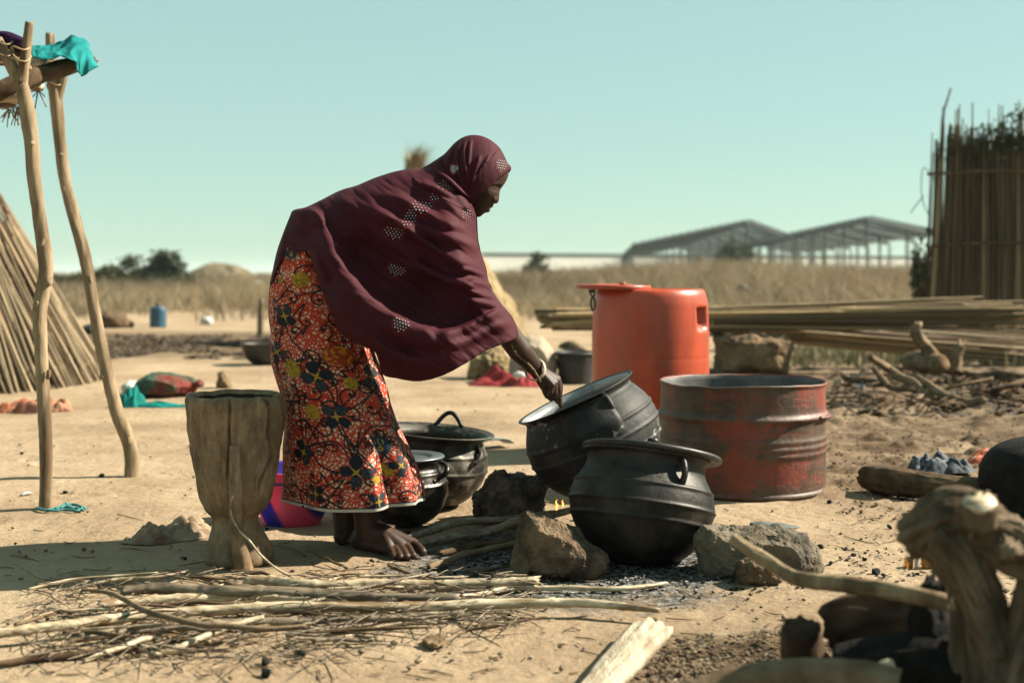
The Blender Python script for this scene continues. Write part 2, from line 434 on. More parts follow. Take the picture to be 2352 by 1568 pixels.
M['leaf_dry'] = basic('dull_leaf', (0.06, 0.07, 0.03), (0.15, 0.15, 0.075), 3, rough=0.8, bs=0.0, trans=0.25)
M['bark'] = basic('thorn_bark', (0.045, 0.026, 0.016), (0.14, 0.085, 0.052), 9, rough=0.9, bs=0.4)
M['hay'] = basic('grey_hay', (0.18, 0.14, 0.085), (0.29, 0.235, 0.15), 3, rough=0.95, bs=0.5, bd=0.05)

# ------------------------------------------------------------------ grass field (nobody could count it)
def grass_mat():
    m, n, l, b = new_mat('dry_grass')
    a = n.new('ShaderNodeVertexColor'); a.layer_name = 'tone'
    l.new(a.outputs[0], b.inputs['Base Color']); b.inputs['Roughness'].default_value = 0.85
    t = n.new('ShaderNodeBsdfTranslucent'); l.new(a.outputs[0], t.inputs[0]); mx = n.new('ShaderNodeMixShader'); mx.inputs[0].default_value = 0.3
    l.new(b.outputs[0], mx.inputs[1]); l.new(t.outputs[0], mx.inputs[2]); l.new(mx.outputs[0], n['Material Output'].inputs[0])
    return m
def blades(name, base, height, width, lean, tones, mat, label=None):
    k = len(base); rng = np.random.default_rng(len(name))
    a = rng.uniform(0, 2 * np.pi, k); la = rng.uniform(0, 2 * np.pi, k)
    dx = np.stack([np.cos(a), np.sin(a) * 0.4, np.zeros(k)], 1) * (width / 2)[:, None]
    ld = np.stack([np.cos(la), np.sin(la), np.zeros(k)], 1)
    mid = base + ld * (lean * height * 0.3)[:, None] + np.array([0, 0, 1.0]) * (height * 0.6)[:, None]
    tip = base + ld * (lean * height)[:, None] + np.array([0, 0, 1.0]) * height[:, None]
    V = np.stack([base - dx, base + dx, mid - dx * 0.7, mid + dx * 0.7, tip], 1).reshape(-1, 3)
    i = np.arange(k) * 5
    me = bpy.data.meshes.new(name)
    tri = np.stack([i, i + 1, i + 3, i, i + 3, i + 2, i + 2, i + 3, i + 4], 1).reshape(-1, 3)
    me.vertices.add(len(V)); me.vertices.foreach_set('co', V.ravel())
    me.loops.add(tri.size); me.loops.foreach_set('vertex_index', tri.ravel().astype(np.int32))
    me.polygons.add(len(tri)); me.polygons.foreach_set('loop_start', np.arange(0, tri.size, 3, dtype=np.int32))
    me.update(calc_edges=True)
    ca = me.color_attributes.new('tone', 'FLOAT_COLOR', 'POINT')
    cc = np.repeat(np.concatenate([tones, np.ones((k, 1))], 1), 5, axis=0); ca.data.foreach_set('color', cc.ravel())
    me.materials.append(mat)
    o = bpy.data.objects.new(name, me); C.objects.link(o)
    return o
GM = grass_mat()
rng = np.random.default_rng(4)
k = 230000
yy = 20 * np.exp(rng.uniform(0, 1, k) ** 1.1 * math.log(7.5))
xx = (rng.uniform(-330, 2680, k) - CX) / F * yy
clump = fbm(xx * 0.35, yy * 0.22, 3, 40)
side = sm(-2, 3, xx / yy * 25)
edge = sm(20, 23 + 7 * (1 - side), yy + 7 * (clump - 0.5))
keep = rng.uniform(0, 1, k) < (0.25 + 1.2 * clump) * edge
xx, yy, clump, side = xx[keep], yy[keep], clump[keep], side[keep]
k = len(xx)
clm = fbm(xx * 0.9, yy * 0.5, 3, 140); hh = (0.20 + 0.22 * sm(22, 48, yy) + 0.48 * side * sm(20, 34, yy) + 0.7 * (clump - 0.42) + .4 * (clm - .45)) * rng.uniform(0.35, 1.35, k)
hh = np.maximum(hh, 0.15)
t = rng.uniform(0, 1, (k, 1)); c2 = fbm(xx * 0.5, yy * 0.2, 2, 77)[:, None]
tone = np.array([0.19, 0.135, 0.075]) * (1 - t) + np.array([0.40, 0.315, 0.20]) * t
tone = tone * (0.55 + 1.75 * c2)
red = (fbm(xx * 0.25 + 9, yy * 0.15, 2, 99) > 0.56)[:, None]
tone = np.where(red & (t < 0.5), tone * np.array([1.0, 0.80, 0.70]), tone)
grn = rng.uniform(0, 1, (k, 1)) < 0.10
tone = np.where(grn, np.array([0.12, 0.13, 0.06]) * (0.7 + 0.6 * t), tone)
fld = blades('grass_field', np.stack([xx, yy, gz(xx, yy) - 0.02], 1), hh, 0.006 + 0.0007 * yy * rng.uniform(0.4, 1.4, k), rng.uniform(0.15, 1.3, k), tone, GM)
fld['kind'] = 'stuff'; tag(fld, 'tall dry tan grass filling the open field behind the yard', 'grass')
# weeds below the reed bundles and green tufts
k = 2600
p = rng.uniform(0, 1, k)
wx = rng.uniform(1780, 2420, k); wy = 795 + rng.uniform(0, 1, k) * 50
Yw = H * F / (wy - HY); xw = (wx - CX) / F * Yw
tone = np.where(rng.uniform(0, 1, (k, 1)) < 0.4, np.array([[0.10, 0.13, 0.05]]), np.array([[0.36, 0.30, 0.18]])) * rng.uniform(0.6, 1.3, (k, 1))
wd = blades('weeds', np.stack([xw, Yw, gz(xw, Yw) - 0.01], 1), rng.uniform(0.04, 0.20, k), rng.uniform(0.008, 0.02, k), rng.uniform(0.2, 0.9, k), tone, GM)
wd['kind'] = 'stuff'; tag(wd, 'low green and straw weeds growing beneath the reed bundles', 'weeds')

# leaf litter and straw chaff lying about
def litter(name, label, cat, pts, size, tones, flat=0.25, seed=0):
    k = len(pts); r = np.random.default_rng(seed)
    a = r.uniform(0, 2 * np.pi, k)
    u = np.stack([np.cos(a), np.sin(a), r.uniform(-flat, flat, k)], 1) * size[:, :1]
    w = np.stack([-np.sin(a), np.cos(a), r.uniform(-flat, flat, k)], 1) * size[:, 1:2]
    up = np.array([0, 0, 1.0]) * (size[:, 1:2] * 0.45)
    V = np.stack([pts - u - w, pts + u - w * 0.6, pts + u * 0.8 + w, pts - u * 0.9 + w * 0.8, pts + up + w * .1], 1).reshape(-1, 3)
    i = np.arange(k) * 5
    tri = np.stack([i, i + 1, i + 4, i + 1, i + 2, i + 4, i + 2, i + 3, i + 4, i + 3, i, i + 4], 1).reshape(-1, 3)
    me = bpy.data.meshes.new(name)
    me.vertices.add(len(V)); me.vertices.foreach_set('co', V.ravel())
    me.loops.add(tri.size); me.loops.foreach_set('vertex_index', tri.ravel().astype(np.int32))
    me.polygons.add(len(tri)); me.polygons.foreach_set('loop_start', np.arange(0, tri.size, 3, dtype=np.int32))
    me.update(calc_edges=True)
    ca = me.color_attributes.new('tone', 'FLOAT_COLOR', 'POINT')
    ca.data.foreach_set('color', np.repeat(np.concatenate([tones, np.ones((k, 1))], 1), 5, axis=0).ravel())
    me.materials.append(GM)
    o = bpy.data.objects.new(name, me); C.objects.link(o); o['kind'] = 'stuff'; tag(o, label, cat)
    return o
def px_scatter(k, x0, x1, y0, y1, r, z=0.004):
    x = r.uniform(x0, x1, k); y = r.uniform(y0, y1, k)
    Y = H * F / (y - HY); X = (x - CX) / F * Y
    return np.stack([X, Y, gz(X, Y) + z], 1)
rng = np.random.default_rng(12)
p = np.concatenate([px_scatter(6500, 150, 650, 772, 825, rng), px_scatter(700, 1900, 2400, 850, 960, rng)])
k = len(p); p = p[fbm(p[:, 0] * 2.2, p[:, 1] * 1.1, 3, 8) > 0.44]; k = len(p)
litter('leaf_litter', 'brown leaf litter strewn over the bare earth', 'leaves', p, np.stack([rng.uniform(.02, .06, k), rng.uniform(.012, .03, k)], 1), np.array([[0.11, 0.075, 0.045]]) * rng.uniform(0.4, 2.0, (k, 1)), 0.6, 3)
p = np.concatenate([px_scatter(260, 0, 2352, 940, 1290, rng), px_scatter(320, 0, 2352, 1290, 1560, rng), px_scatter(420, 1900, 2352, 1000, 1380, rng), px_scatter(500, 1480, 2000, 1460, 1600, rng)])
k = len(p)
litter('chaff', 'scattered straw chaff and crumbs of dirt on the yard', 'chaff', p, np.stack([rng.uniform(.003, .012, k), rng.uniform(.0015, .004, k)], 1), np.where(rng.uniform(0, 1, (k, 1)) < 0.72, np.array([[0.07, 0.05, 0.035]]), np.array([[0.5, 0.43, 0.3]])) * rng.uniform(0.6, 1.3, (k, 1)), 0.3, 5)

# clods and charcoal crumbs
def crumbs(name, label, cat, pts, sizes, mat, seed=0, kind='stuff'):
    r = np.random.default_rng(seed)
    base = np.array([(1, 0, 0), (-1, 0, 0), (0, 1, 0), (0, -1, 0), (0, 0, 1), (0, 0, -1), (.7, .7, .4), (-.7, .6, .5), (.5, -.7, .6), (-.6, -.7, .3)], float)
    bmx = bmesh.new()
    for q in base: bmx.verts.new(q)
    bmesh.ops.convex_hull(bmx, input=bmx.verts); bmx.verts.index_update()
    bf = [tuple(v.index for v in f.verts) for f in bmx.faces]; bmx.free()
    V, Fc = [], []
    for i, (p, s) in enumerate(zip(pts, sizes)):
        q = base * r.uniform(0.65, 1.25, (len(base), 1)) * np.array([1, r.uniform(.6, 1), r.uniform(.45, .8)]) * s
        a = r.uniform(0, 6.28); c_, s_ = math.cos(a), math.sin(a)
        q = q @ np.array([[c_, s_, 0], [-s_, c_, 0], [0, 0, 1]]) + p + np.array([0, 0, s * 0.3])
        n0 = i * len(base); V.append(q); Fc += [tuple(j + n0 for j in f) for f in bf]
    o = single(name, (np.concatenate(V), Fc), mat, label, cat, smooth=False, kind=kind)
    return o
rng = np.random.default_rng(21)
a = rng.normal(0, 1, (900, 2)) * np.array([0.26, 0.15]) + np.array([0.14, 3.30])
a2 = rng.normal(0, 1, (150, 2)) * np.array([0.20, 0.16]) + np.array([0.85, 3.35])
a3 = rng.normal(0, 1, (60, 2)) * np.array([0.30, 0.2]) + np.array([1.15, 3.3])
a = np.concatenate([a, a2, a3]); p = np.column_stack([a, gz(a[:, 0], a[:, 1])])
crumbs('charcoal_crumbs', 'fine black charcoal crumbs spread in the ash round the hearth', 'charcoal', p, rng.uniform(0.0015, 0.007, len(p)) ** 1.0, M['soot'], 2)
a = rng.normal(0, 1, (480, 2)) * np.array([0.18, 0.08]) + np.array([0.22, 3.20]); p = np.column_stack([a, gz(a[:, 0], a[:, 1])])
crumbs('ash_flakes', 'pale grey ash flakes below the black cooking pots', 'ash', p, rng.uniform(0.0012, 0.0055, len(p)), basic('ash', (0.25, 0.25, 0.24), (0.5, 0.5, 0.48), 30, rough=1, bs=0.3), 3)
p = np.concatenate([px_scatter(260, 0, 2352, 900, 1200, rng), px_scatter(260, 0, 2352, 1200, 1568, rng), px_scatter(700, 1900, 2352, 930, 1200, rng), px_scatter(900, 1450, 2100, 1470, 1600, rng)])
crumbs('soil_clods', 'small brown soil clods scattered over the trodden yard', 'clods', p, rng.uniform(0.002, 0.009, len(p)), basic('clod', (0.12, 0.085, 0.055), (0.26, 0.19, 0.12), 20, rough=1, bs=0.5), 4)

# ------------------------------------------------------------------ far things
# whitewashed boundary wall
wv = []
Yw = 260.0
def box(x0, x1, y0, y1, z0, z1):
    v = [(x0, y0, z0), (x1, y0, z0), (x1, y1, z0), (x0, y1, z0), (x0, y0, z1), (x1, y0, z1), (x1, y1, z1), (x0, y1, z1)]
    return np.array(v, float), [(0, 3, 2, 1), (4, 5, 6, 7), (0, 1, 5, 4), (1, 2, 6, 5), (2, 3, 7, 6), (3, 0, 4, 7)]
wl_ = thing('boundary_wall', 'long low whitewashed wall with a dark coping beyond the grass field', 'wall', (60, Yw, 0))
def slant(vf, x0=-14.0, k=0.5):
    v, f = vf; v = v.copy(); v[:, 1] += (v[:, 0] - x0) * k; return v, f
part('wall_face', slant(box(-16, 142, 235, 235.5, -0.5, 3.9)), M['plaster'], wl_, smooth=False)
part('coping', slant(box(-16, 142, 234.85, 235.65, 3.903, 4.4)), basic('dark_coping', (0.06, 0.07, 0.065), (0.1, 0.11, 0.1), 1, bs=0), wl_, smooth=False)

# open steel sheds
def shed(label, xl, xa, xr, ye_l, ya, ye_r, Y, frames, dx, dy):
    """portal frames: left eave, apex and right eave in reference pixels at distance Y"""
    A, B, D = W(xl, ye_l, Y), W(xa, ya, Y), W(xr, ye_r, Y)
    t = thing('steel_frame_shed', label, 'shed', ((A.x + D.x) / 2, Y, 0), 'unclad steel sheds beyond the field')
    for i in range(frames):
        o = Vector((dx * i, dy * i, 0))
        a, b, d = A + o, B + o, D + o
        for q in (a, b, d, a.lerp(b, 0.5), b.lerp(d, 0.5)):
            part('column', tube([(q.x, q.y, -0.3), (q.x, q.y, q.z - 0.26)], 0.16, seg=4), M['steel'], t, smooth=False)
        part('rafter', tube([a, b], 0.28, seg=4), M['steel'], t, smooth=False)
        part('rafter', tube([b + Vector((0.3, 0, 0)), d], 0.22, seg=4), M['steel'], t, smooth=False)
    e = Vector((dx * (frames - 1), dy * (frames - 1), 0))
    for s, (p, q) in enumerate(((A, B), (B, D))):
        for i in range(15):
            r0 = p.lerp(q, i / 15.0 + 0.02) + Vector((0, 0, 0.33))
            part('purlin', tube([r0 - e * 0.02, r0 + e * 1.02], 0.11, seg=4), M['steel'], t, smooth=False)
    return t
shed('open steel shed with the lower gable, sloping away to the white wall', 1452, 1716, 1822, 566, 513, 553, 150, 9, 1.3, 18)
shed('open steel shed with the higher gable, beside the reed fence', 1746, 1992, 2175, 558, 506, 545, 135, 9, 1.7, 16)

# shrubs and trees: leaf faces through the crown, limbs from a trunk
def shrub(name, label, cat, px, py, Y, rx, rz, mat, k=2600, seed=0, group=None, zc=0.55, leaf=0.09):
    r = np.random.default_rng(seed)
    x0 = (px - CX) / F * Y; z0 = gzs(x0, Y)
    t = thing(name, label, cat, (x0, Y, z0), group)
    top = H - (py - HY) / F * Y - z0
    br = []
    for i in range(11):
        a = r.uniform(0, 6.28); q = r.uniform(0.35, 0.95)
        e = Vector((x0 + math.cos(a) * rx * q, Y + math.sin(a) * rx * 0.7 * q, z0 + top * r.uniform(0.55, 0.97)))
        s = Vector((x0 + r.uniform(-.1, .1), Y + r.uniform(-.1, .1), z0 - 0.05))
        br.append(tube([s, s.lerp(e, 0.45) + Vector((0, 0, top * 0.06)), e], [0.028 * top, 0.016 * top, 0.004 * top], 7, 5))
    part('trunk', merge(*br), M['bark'], t)
    c = r.normal(0, 1, (16, 3)); c /= np.linalg.norm(c, axis=1)[:, None]; c *= r.uniform(0.30, 1.12, (16, 1))
    cc = c[r.integers(0, 16, k)] + r.normal(0, 0.17, (k, 3))
    cc = cc[np.linalg.norm(cc, axis=1) < 1.4]; k = len(cc)
    P = np.array([x0, Y, z0 + top * zc]) + cc * np.array([rx, rx * 0.75, top * (1 - zc) * 0.93])
    P[:, 2] = np.maximum(P[:, 2], z0 + 0.05)
    a = r.normal(0, 1, (k, 3)); a /= np.linalg.norm(a, axis=1)[:, None]; b = np.cross(a, r.normal(0, 1, (k, 3))); b /= np.linalg.norm(b, axis=1)[:, None]
    s = leaf * r.uniform(0.5, 1.4, (k, 1))
    V = np.stack([P - a * s, P - b * s * 0.45, P + a * s, P + b * s * 0.45], 1).reshape(-1, 3)
    part('crown', (V, [(4 * i, 4 * i + 1, 4 * i + 2, 4 * i + 3) for i in range(k)]), mat, t, smooth=False, kind='stuff')
    return t
shrub('bush', 'dense dark green bush, tallest of the clump in the dry grass', 'bush', 372, 572, 42, 1.05, 1, M['leaf'], 5200, 1, 'bushes in the dry grass', 0.45, 0.10)
shrub('bush', 'dull grey green bush spreading beside the dark green one', 'bush', 270, 588, 44, 1.0, 1, M['leaf_dry'], 3200, 2, 'bushes in the dry grass', 0.45, 0.10)
shrub('bush', 'thin dull bush at the end of the clump by the reed hut', 'bush', 180, 622, 40, 0.6, 1, M['leaf_dry'], 1500, 3, 'bushes in the dry grass', 0.45, 0.09)
shrub('small_tree', 'small dark tree standing in front of the lower steel shed', 'tree', 1692, 545, 85, 1.05, 1, M['leaf'], 2600, 5, None, 0.62, 0.17)
shrub('bush', 'grey green bush in front of the white wall', 'bush', 1240, 586, 70, 0.8, 1, M['leaf_dry'], 1600, 6, None, 0.5, 0.12)
shrub('bush', 'low olive bush between the white wall and the lower shed', 'bush', 1615, 590, 80, 1.1, 1, M['leaf_dry'], 1500, 7, None, 0.5, 0.13)
shrub('bush', 'dark climbing bush pressed against the edge of the reed fence', 'bush', 2122, 535, 15.5, 0.14, 1, M['leaf'], 1400, 8, None, 0.5, 0.03)
# hay mound
hm = []
for a in np.linspace(0, 6.28, 22):
    for q, z in ((1, 0), (0.8, 0.45), (0.5, 0.78), (0.15, 0.95)):
        hm.append((((505 - CX) / F * 75) + math.cos(a) * 2.5 * q, 75 + math.sin(a) * 2.0 * q, 1.35 * z))
single('hay_mound', hull(hm, 4, 0.10, 1.6, 3), M['hay'], 'rounded mound of grey hay behind the bushes', 'hay')
# ------------------------------------------------------------------ reeds: shared stalk meshes
def stalk_mesh(name, mat, seed, nodes=4, seg=6):
    r = random.Random(seed)
    pts = [(0.5 * r.uniform(-1, 1) * (0 if i in (0,) else 1), 0.5 * r.uniform(-1, 1), i / 6.0) for i in range(7)]
    k = 1 + 2 * nodes; V, Fc = [], []
    zs = []
    for i in range(nodes): z = (i + 0.5 + r.uniform(-.15, .15)) / nodes; zs += [z - 0.015, z, z + 0.015]
    zs = [0] + zs + [1]
    for z in zs:
        bx = np.interp(z, [p[2] for p in pts], [p[0] for p in pts]); by = np.interp(z, [p[2] for p in pts], [p[1] for p in pts])
        q = 1 - 0.4 * z
        if any(abs(z - zn) < 0.001 for zn in zs[2::3]): q *= 1.28
        for j in range(seg):
            a = 2 * math.pi * j / seg
            V.append((bx + q * math.cos(a), by + q * math.sin(a), z))
    for i in range(len(zs) - 1):
        for j in range(seg):
            a, b = i * seg + j, i * seg + (j + 1) % seg
            Fc.append((a, b, b + seg, a + seg))
    Fc.append(tuple(range(seg - 1, -1, -1))); Fc.append(tuple(range((len(zs) - 1) * seg, len(zs) * seg)))
    return link_mesh(name, V, Fc, mat, True)
STALK = {k: [stalk_mesh('stalk_' + k, M[k], s) for s in range(5)] for k in ('reed', 'reed_dark', 'reed_gold')}
def put_stalk(parent, kind, a, b, r, rnd, name='stalk'):
    a, b = Vector(a), Vector(b); d = b - a
    o = bpy.data.objects.new(name, rnd.choice(STALK[kind])); C.objects.link(o)
    o.parent = parent; o.location = a - parent.location
    q = d.to_track_quat('Z', 'Y') @ Quaternion((0, 0, 1), rnd.uniform(0, 6.28))
    o.rotation_mode = 'QUATERNION'; o.rotation_quaternion = q
    o.scale = (r, r, d.length)
    return o

# reed hut at the left: stalks leaning to a peak outside the picture
rnd = random.Random(3)
hc = Vector((-4.42, 8.95, 0)); hr = 1.50
hut = thing('reed_hut', 'conical hut of bleached upright reeds with ragged tops', 'hut', hc)
n = 300
for i in range(n):
    a = -math.pi * 0.78 + (math.pi * 0.98) * i / n + rnd.uniform(-.008, .008)
    lay = rnd.choice((0, 0, 0.03))
    rb = hr - lay + rnd.uniform(-.05, .05)
    base = hc + Vector((math.cos(a) * rb, math.sin(a) * rb, gzs(hc.x + math.cos(a) * rb, hc.y + math.sin(a) * rb) - 0.02))
    topz = 1.16 + rnd.uniform(-.16, .14) + (.25 if rnd.random() < .08 else 0)
    rt = max(0.12, hr * (1 - topz / 2.75)) - lay * 0.5
    a2 = a + rnd.gauss(0, .06)
    put_stalk(hut, 'reed' if rnd.random() < .62 else 'reed_dark', base, hc + Vector((math.cos(a2) * rt, math.sin(a2) * rt, topz)), rnd.uniform(.0075, .013), rnd)
for z in (0.72,):
    q = hr * (1 - z / 2.75) - 0.03
    part('binding', tube([hc + Vector((math.cos(a) * q, math.sin(a) * q, z + .01 * math.sin(9 * a))) for a in np.linspace(-math.pi, math.pi * 0.4, 40)], 0.012, seg=5), M['reed_dark'], hut)
core = [(hc.x + math.cos(a) * q * .93, hc.y + math.sin(a) * q * .93, z) for a in np.linspace(0, 6.28, 24, endpoint=False) for q, z in ((hr - .06, 0), (0.82, 1.1))]
part('inner_thatch', hull(core, 2, 0.01, 5, 1, 0), M['reed_dark'], hut)

# reed fence at the right
fx0, fx1, fY = (2132 - CX) / F * 13.0, 5.65, 13.0
fence = thing('reed_fence', 'tall dark reed fence with ragged tips, seen against the sky', 'fence', ((fx0 + fx1) / 2, fY, 0))
rnd = random.Random(9)
n = 290
for i in range(n):
    u = i / n; layer = i % 3
    x = fx0 + (fx1 - fx0) * u + rnd.uniform(-.012, .012)
    y = fY + 0.035 * layer + rnd.uniform(-.01, .01)
    h = 2.08 + 0.22 * rnd.random() + (0.22 if rnd.random() < .1 else 0)
    if u < 0.03: h = 1.9 + 0.3 * rnd.random()
    lean = 0.12 * max(0, 1 - u * 3.2) + rnd.uniform(-.03, .03)
    put_stalk(fence, 'reed_dark' if rnd.random() < .8 else 'reed', (x, y, gzs(x, y) - .03), (x + lean, y + rnd.uniform(-.03, .03), h), rnd.uniform(.007, .0125), rnd)
vs_ = []
for i in range(210):
    u = rnd.random(); x = fx0 + .01 + (fx1 - fx0) * u; h = 1.95 + .25 * rnd.random(); ln = .10 * max(0, 1 - u * 3.2) + rnd.uniform(-.04, .04); y = fY + .10 + .03 * rnd.random()
    vs_.append(tube([(x, y, -.02), (x + ln * .5 + rnd.uniform(-.01, .01), y, h * .5), (x + ln, y, h)], [.011, .010, .006], 5, 5))
part('stalk_mass', merge(*vs_), M['reed_dark'], fence, kind='stuff')
a, b = W(2163, 300, 13.02), W(2184, 203, 13.02)
part('post', tube([(fx0 + .06, 13.02, 0), a, a.lerp(b, .5) + Vector((-.015, 0, 0)), b], [.022, .018, .014, .010], 20, 7), M['darkwood'], fence)
for z, w in ((1.78, .018), (1.05, .014), (0.35, .014)):
    part('rail', tube([(fx0 - .02, fY - .035, z - .02), ((fx0 + fx1) / 2, fY - .04, z + .02), (fx1, fY - .035, z)], w, 14, 6), M['darkwood'], fence)
# creeper over the fence
cr = thing('creeper', 'leafy creeper trailing over the top of the reed fence', 'creeper', (5.0, fY - .1, 2.0))
r_ = np.random.default_rng(6); stems = []; lv = []
def W13(x, y): return W(x, y, 12.93)
for pts in ([(2150, 420), (2122, 385), (2116, 430), (2122, 470), (2137, 500)], [(2122, 450), (2105, 470), (2092, 490)], [(2160, 350), (2200, 330), (2250, 345), (2300, 330), (2352, 340)], [(2230, 330), (2290, 300), (2340, 320), (2400, 280)], [(2290, 350), (2320, 320), (2345, 262), (2340, 258)], [(2130, 640), (2112, 600), (2116, 560), (2128, 530)]):
    P = [W13(*q) for q in pts]; stems.append(tube(P, .005, 16, 5)); cp = catmull(P, 40)
    if pts[0][0] > 2155: lv.append(cp[r_.integers(0, 40, 190)] + r_.normal(0, .055, (190, 3)) * np.array([1, .4, 1]))
    elif pts[0][0] == 2130: lv.append(cp[r_.integers(0, 40, 60)] + r_.normal(0, .04, (60, 3)) * np.array([1, .4, 1]))
part('stem', merge(*stems), M['bark'], cr)
P = np.concatenate(lv); k = len(P)
a = r_.normal(0, 1, (k, 3)); a /= np.linalg.norm(a, axis=1)[:, None]; b = np.cross(a, r_.normal(0, 1, (k, 3))); b /= np.linalg.norm(b, axis=1)[:, None]
s = .026 * r_.uniform(.5, 1.4, (k, 1)); V = np.stack([P - a * s, P - b * s * .6, P + a * s, P + b * s * .6], 1).reshape(-1, 3)
part('leaves', (V, [(4 * i, 4 * i + 1, 4 * i + 2, 4 * i + 3) for i in range(k)]), M['leaf_dry'], cr, smooth=False, kind='stuff')

# mud block and the two reed bundles lying over it
blk = rock_px([(1640, 775), (1660, 768), (1800, 765), (1816, 780), (1806, 862), (1640, 862)], 9.75, 0.26, 4, sub=5, noise_amp=0.035, noise_scale=6, smoothing=1)
single('mud_block', blk, M['mud'], 'crumbling mud brick block propping up the reed bundles', 'block')
def bundle(name, label, L, Rr, n, rad, fan_l, fan_r, seed, tie=()):
    """reeds from L to R (world), packed in a round bundle of radius rad, fanning out at the ends"""
    rnd = random.Random(seed); L, Rr = Vector(L), Vector(Rr)
    t = thing(name, label, 'reed bundle', (L + Rr) / 2, 'cut reed bundles')
    ax = (Rr - L).normalized(); up = Vector((0, 0, 1)); sd = ax.cross(up).normalized(); up = sd.cross(ax)
    for i in range(n):
        a = rnd.uniform(0, 6.28); q = rad * math.sqrt(rnd.random())
        e = up * (q * math.sin(a)) + sd * (q * math.cos(a))
        l0, l1 = rnd.uniform(-.12, .25), rnd.uniform(-.3, .35)
        A = L + ax * l0 + e * (1 + fan_l * rnd.uniform(.3, 1)); a2 = rnd.uniform(0, 6.28); q2 = rad * math.sqrt(rnd.random()); e2 = e * .45 + (up * (q2 * math.sin(a2)) + sd * (q2 * math.cos(a2))) * .75; B = Rr + ax * l1 + e2 * (1 + fan_r * rnd.uniform(.2, 1.3))
        put_stalk(t, rnd.choice(('reed_gold', 'reed_gold', 'reed', 'reed_dark')), A, B, rnd.uniform(.007, .015), rnd)
    for u in tie:
        c = L.lerp(Rr, u)
        part('tie', tube([c + up * ((rad * 1.22) * math.sin(a)) + sd * ((rad * 1.22) * math.cos(a)) for a in np.linspace(0, 6.28, 18)], 0.007, seg=5), M['reed_gold'], t)
    return t
bundle('reed_bundle', 'long bundle of pale cut reeds lying over the mud block, uppermost', W(1262, 735, 9.8), W(2300, 722, 9.7), 130, 0.062, 0.5, 1.2, 1, (.36, .62))
bundle('reed_bundle', 'lower bundle of cut reeds slanting down to the ground by the fence', W(1640, 745, 9.95), W(2380, 805, 10.6), 110, 0.075, 0.2, 0.8, 2, (.25,))

# straw stack behind the person: golden cone with a tufted tip
sx, sY = (950 - CX) / F * 14.0, 14.0
st = thing('straw_stack', 'tall golden straw stack with a loose tuft at its tip', 'straw stack', (sx, sY, 0))
cone = [(sx + math.cos(a) * q, sY + math.sin(a) * q, z) for a in np.linspace(0, 6.28, 28, endpoint=False) for q, z in ((1.25, 0), (1.13, .35), (0.70, 1.0), (.2, 1.75), (.05, 1.95))]
part('body', hull(cone, 4, 0.05, 4, 2), M['thatch'], st)
r_ = np.random.default_rng(3); k = 5200
z = r_.uniform(0, 1, k) ** 1.1; a = r_.uniform(0, 6.28, k)
q = np.interp(z * 1.9, [0, .35, 1.0, 1.75, 1.95], [1.27, 1.15, .72, .22, .06])
B0 = np.stack([sx + np.cos(a) * q, sY + np.sin(a) * q, z * 1.9], 1)
D = np.stack([np.cos(a) * .35, np.sin(a) * .35, -np.ones(k)], 1) + r_.normal(0, .22, (k, 3))
Ls = r_.uniform(.15, .5, (k, 1)); Pe = B0 + D * Ls; Pe[:, 2] = np.maximum(Pe[:, 2], .01)
# loose tip, blown to one side
kt = 500; at = r_.uniform(0, 6.28, kt)
T0 = np.stack([sx + np.cos(at) * .07, sY + np.sin(at) * .07, r_.uniform(1.8, 2.0, kt)], 1)
Tp = T0 + np.stack([np.cos(at) * .09 + r_.exponential(.07, kt) , np.sin(at) * .1, r_.uniform(.05, .26, kt)], 1)
B0, Pe = np.concatenate([B0, T0]), np.concatenate([Pe, Tp]); k = len(B0)
wv_ = np.stack([np.cos(np.concatenate([a, at]) + 1.57), np.sin(np.concatenate([a, at]) + 1.57), np.zeros(k)], 1) * .0045
V = np.stack([B0 - wv_, B0 + wv_, Pe], 1).reshape(-1, 3)
part('loose_straw', (V, [(3 * i, 3 * i + 1, 3 * i + 2) for i in range(k)]), M['thatch'], st, smooth=False, kind='stuff')

# ------------------------------------------------------------------ pole shelter at the left
sh = thing('pole_shelter', 'rough shelter of forked peeled poles carrying dark beams and canes', 'shelter', GP(200, 1130))
def shp(name, pts, Y, rad, mat, n=46, wob=.12, seed=0, nodes=0, seg=10):
    P = [W(p[0], p[1], (p[2] if len(p) > 2 else Y)) for p in pts]
    if not isinstance(rad, (list, tuple)): rad = [rad, rad]
    if nodes: return part(name, tube(P, rad, n, seg, wob=wob, seed=seed, nodes=nodes), M[mat], sh)
    return part(name, rough(P, rad, n * 2, 20, .13, .07, seed, .5, .5), M[mat], sh)
YA = H * F / (1168 - HY); YB = H * F / (1092 - HY)
shp('pole', [(104, 1180), (106, 1100), (104, 980), (97, 860), (92, 720), (105, 620), (93, 520), (80, 420), (70, 300), (52, 205), (30, 160), (-6, 92)], YA, [.0215, .0205, .0205, .021, .021, .023, .022, .021, .022, .026, .019, .016], 'pole', 70, .10, 1)
shp('pole_fork', [(46, 190), (56, 150), (62, 100), (67, 52)], YA, [.022, .017, .015, .013], 'pole', 14, .1, 2)
shp('pole', [(302, 1104), (302, 1050), (292, 1005), (270, 950), (252, 880), (232, 790), (213, 690), (196, 600), (168, 490), (150, 420), (138, 330), (128, 230), (120, 160), (114, 78)], YB, [.027, .026, .027, .024, .023, .023, .022, .022, .023, .022, .021, .024, .019, .016], 'pole', 70, .10, 3)
shp('pole_fork', [(131, 232), (143, 195), (151, 165)], YB, [.018, .014, .012], 'pole', 10, .1, 4)
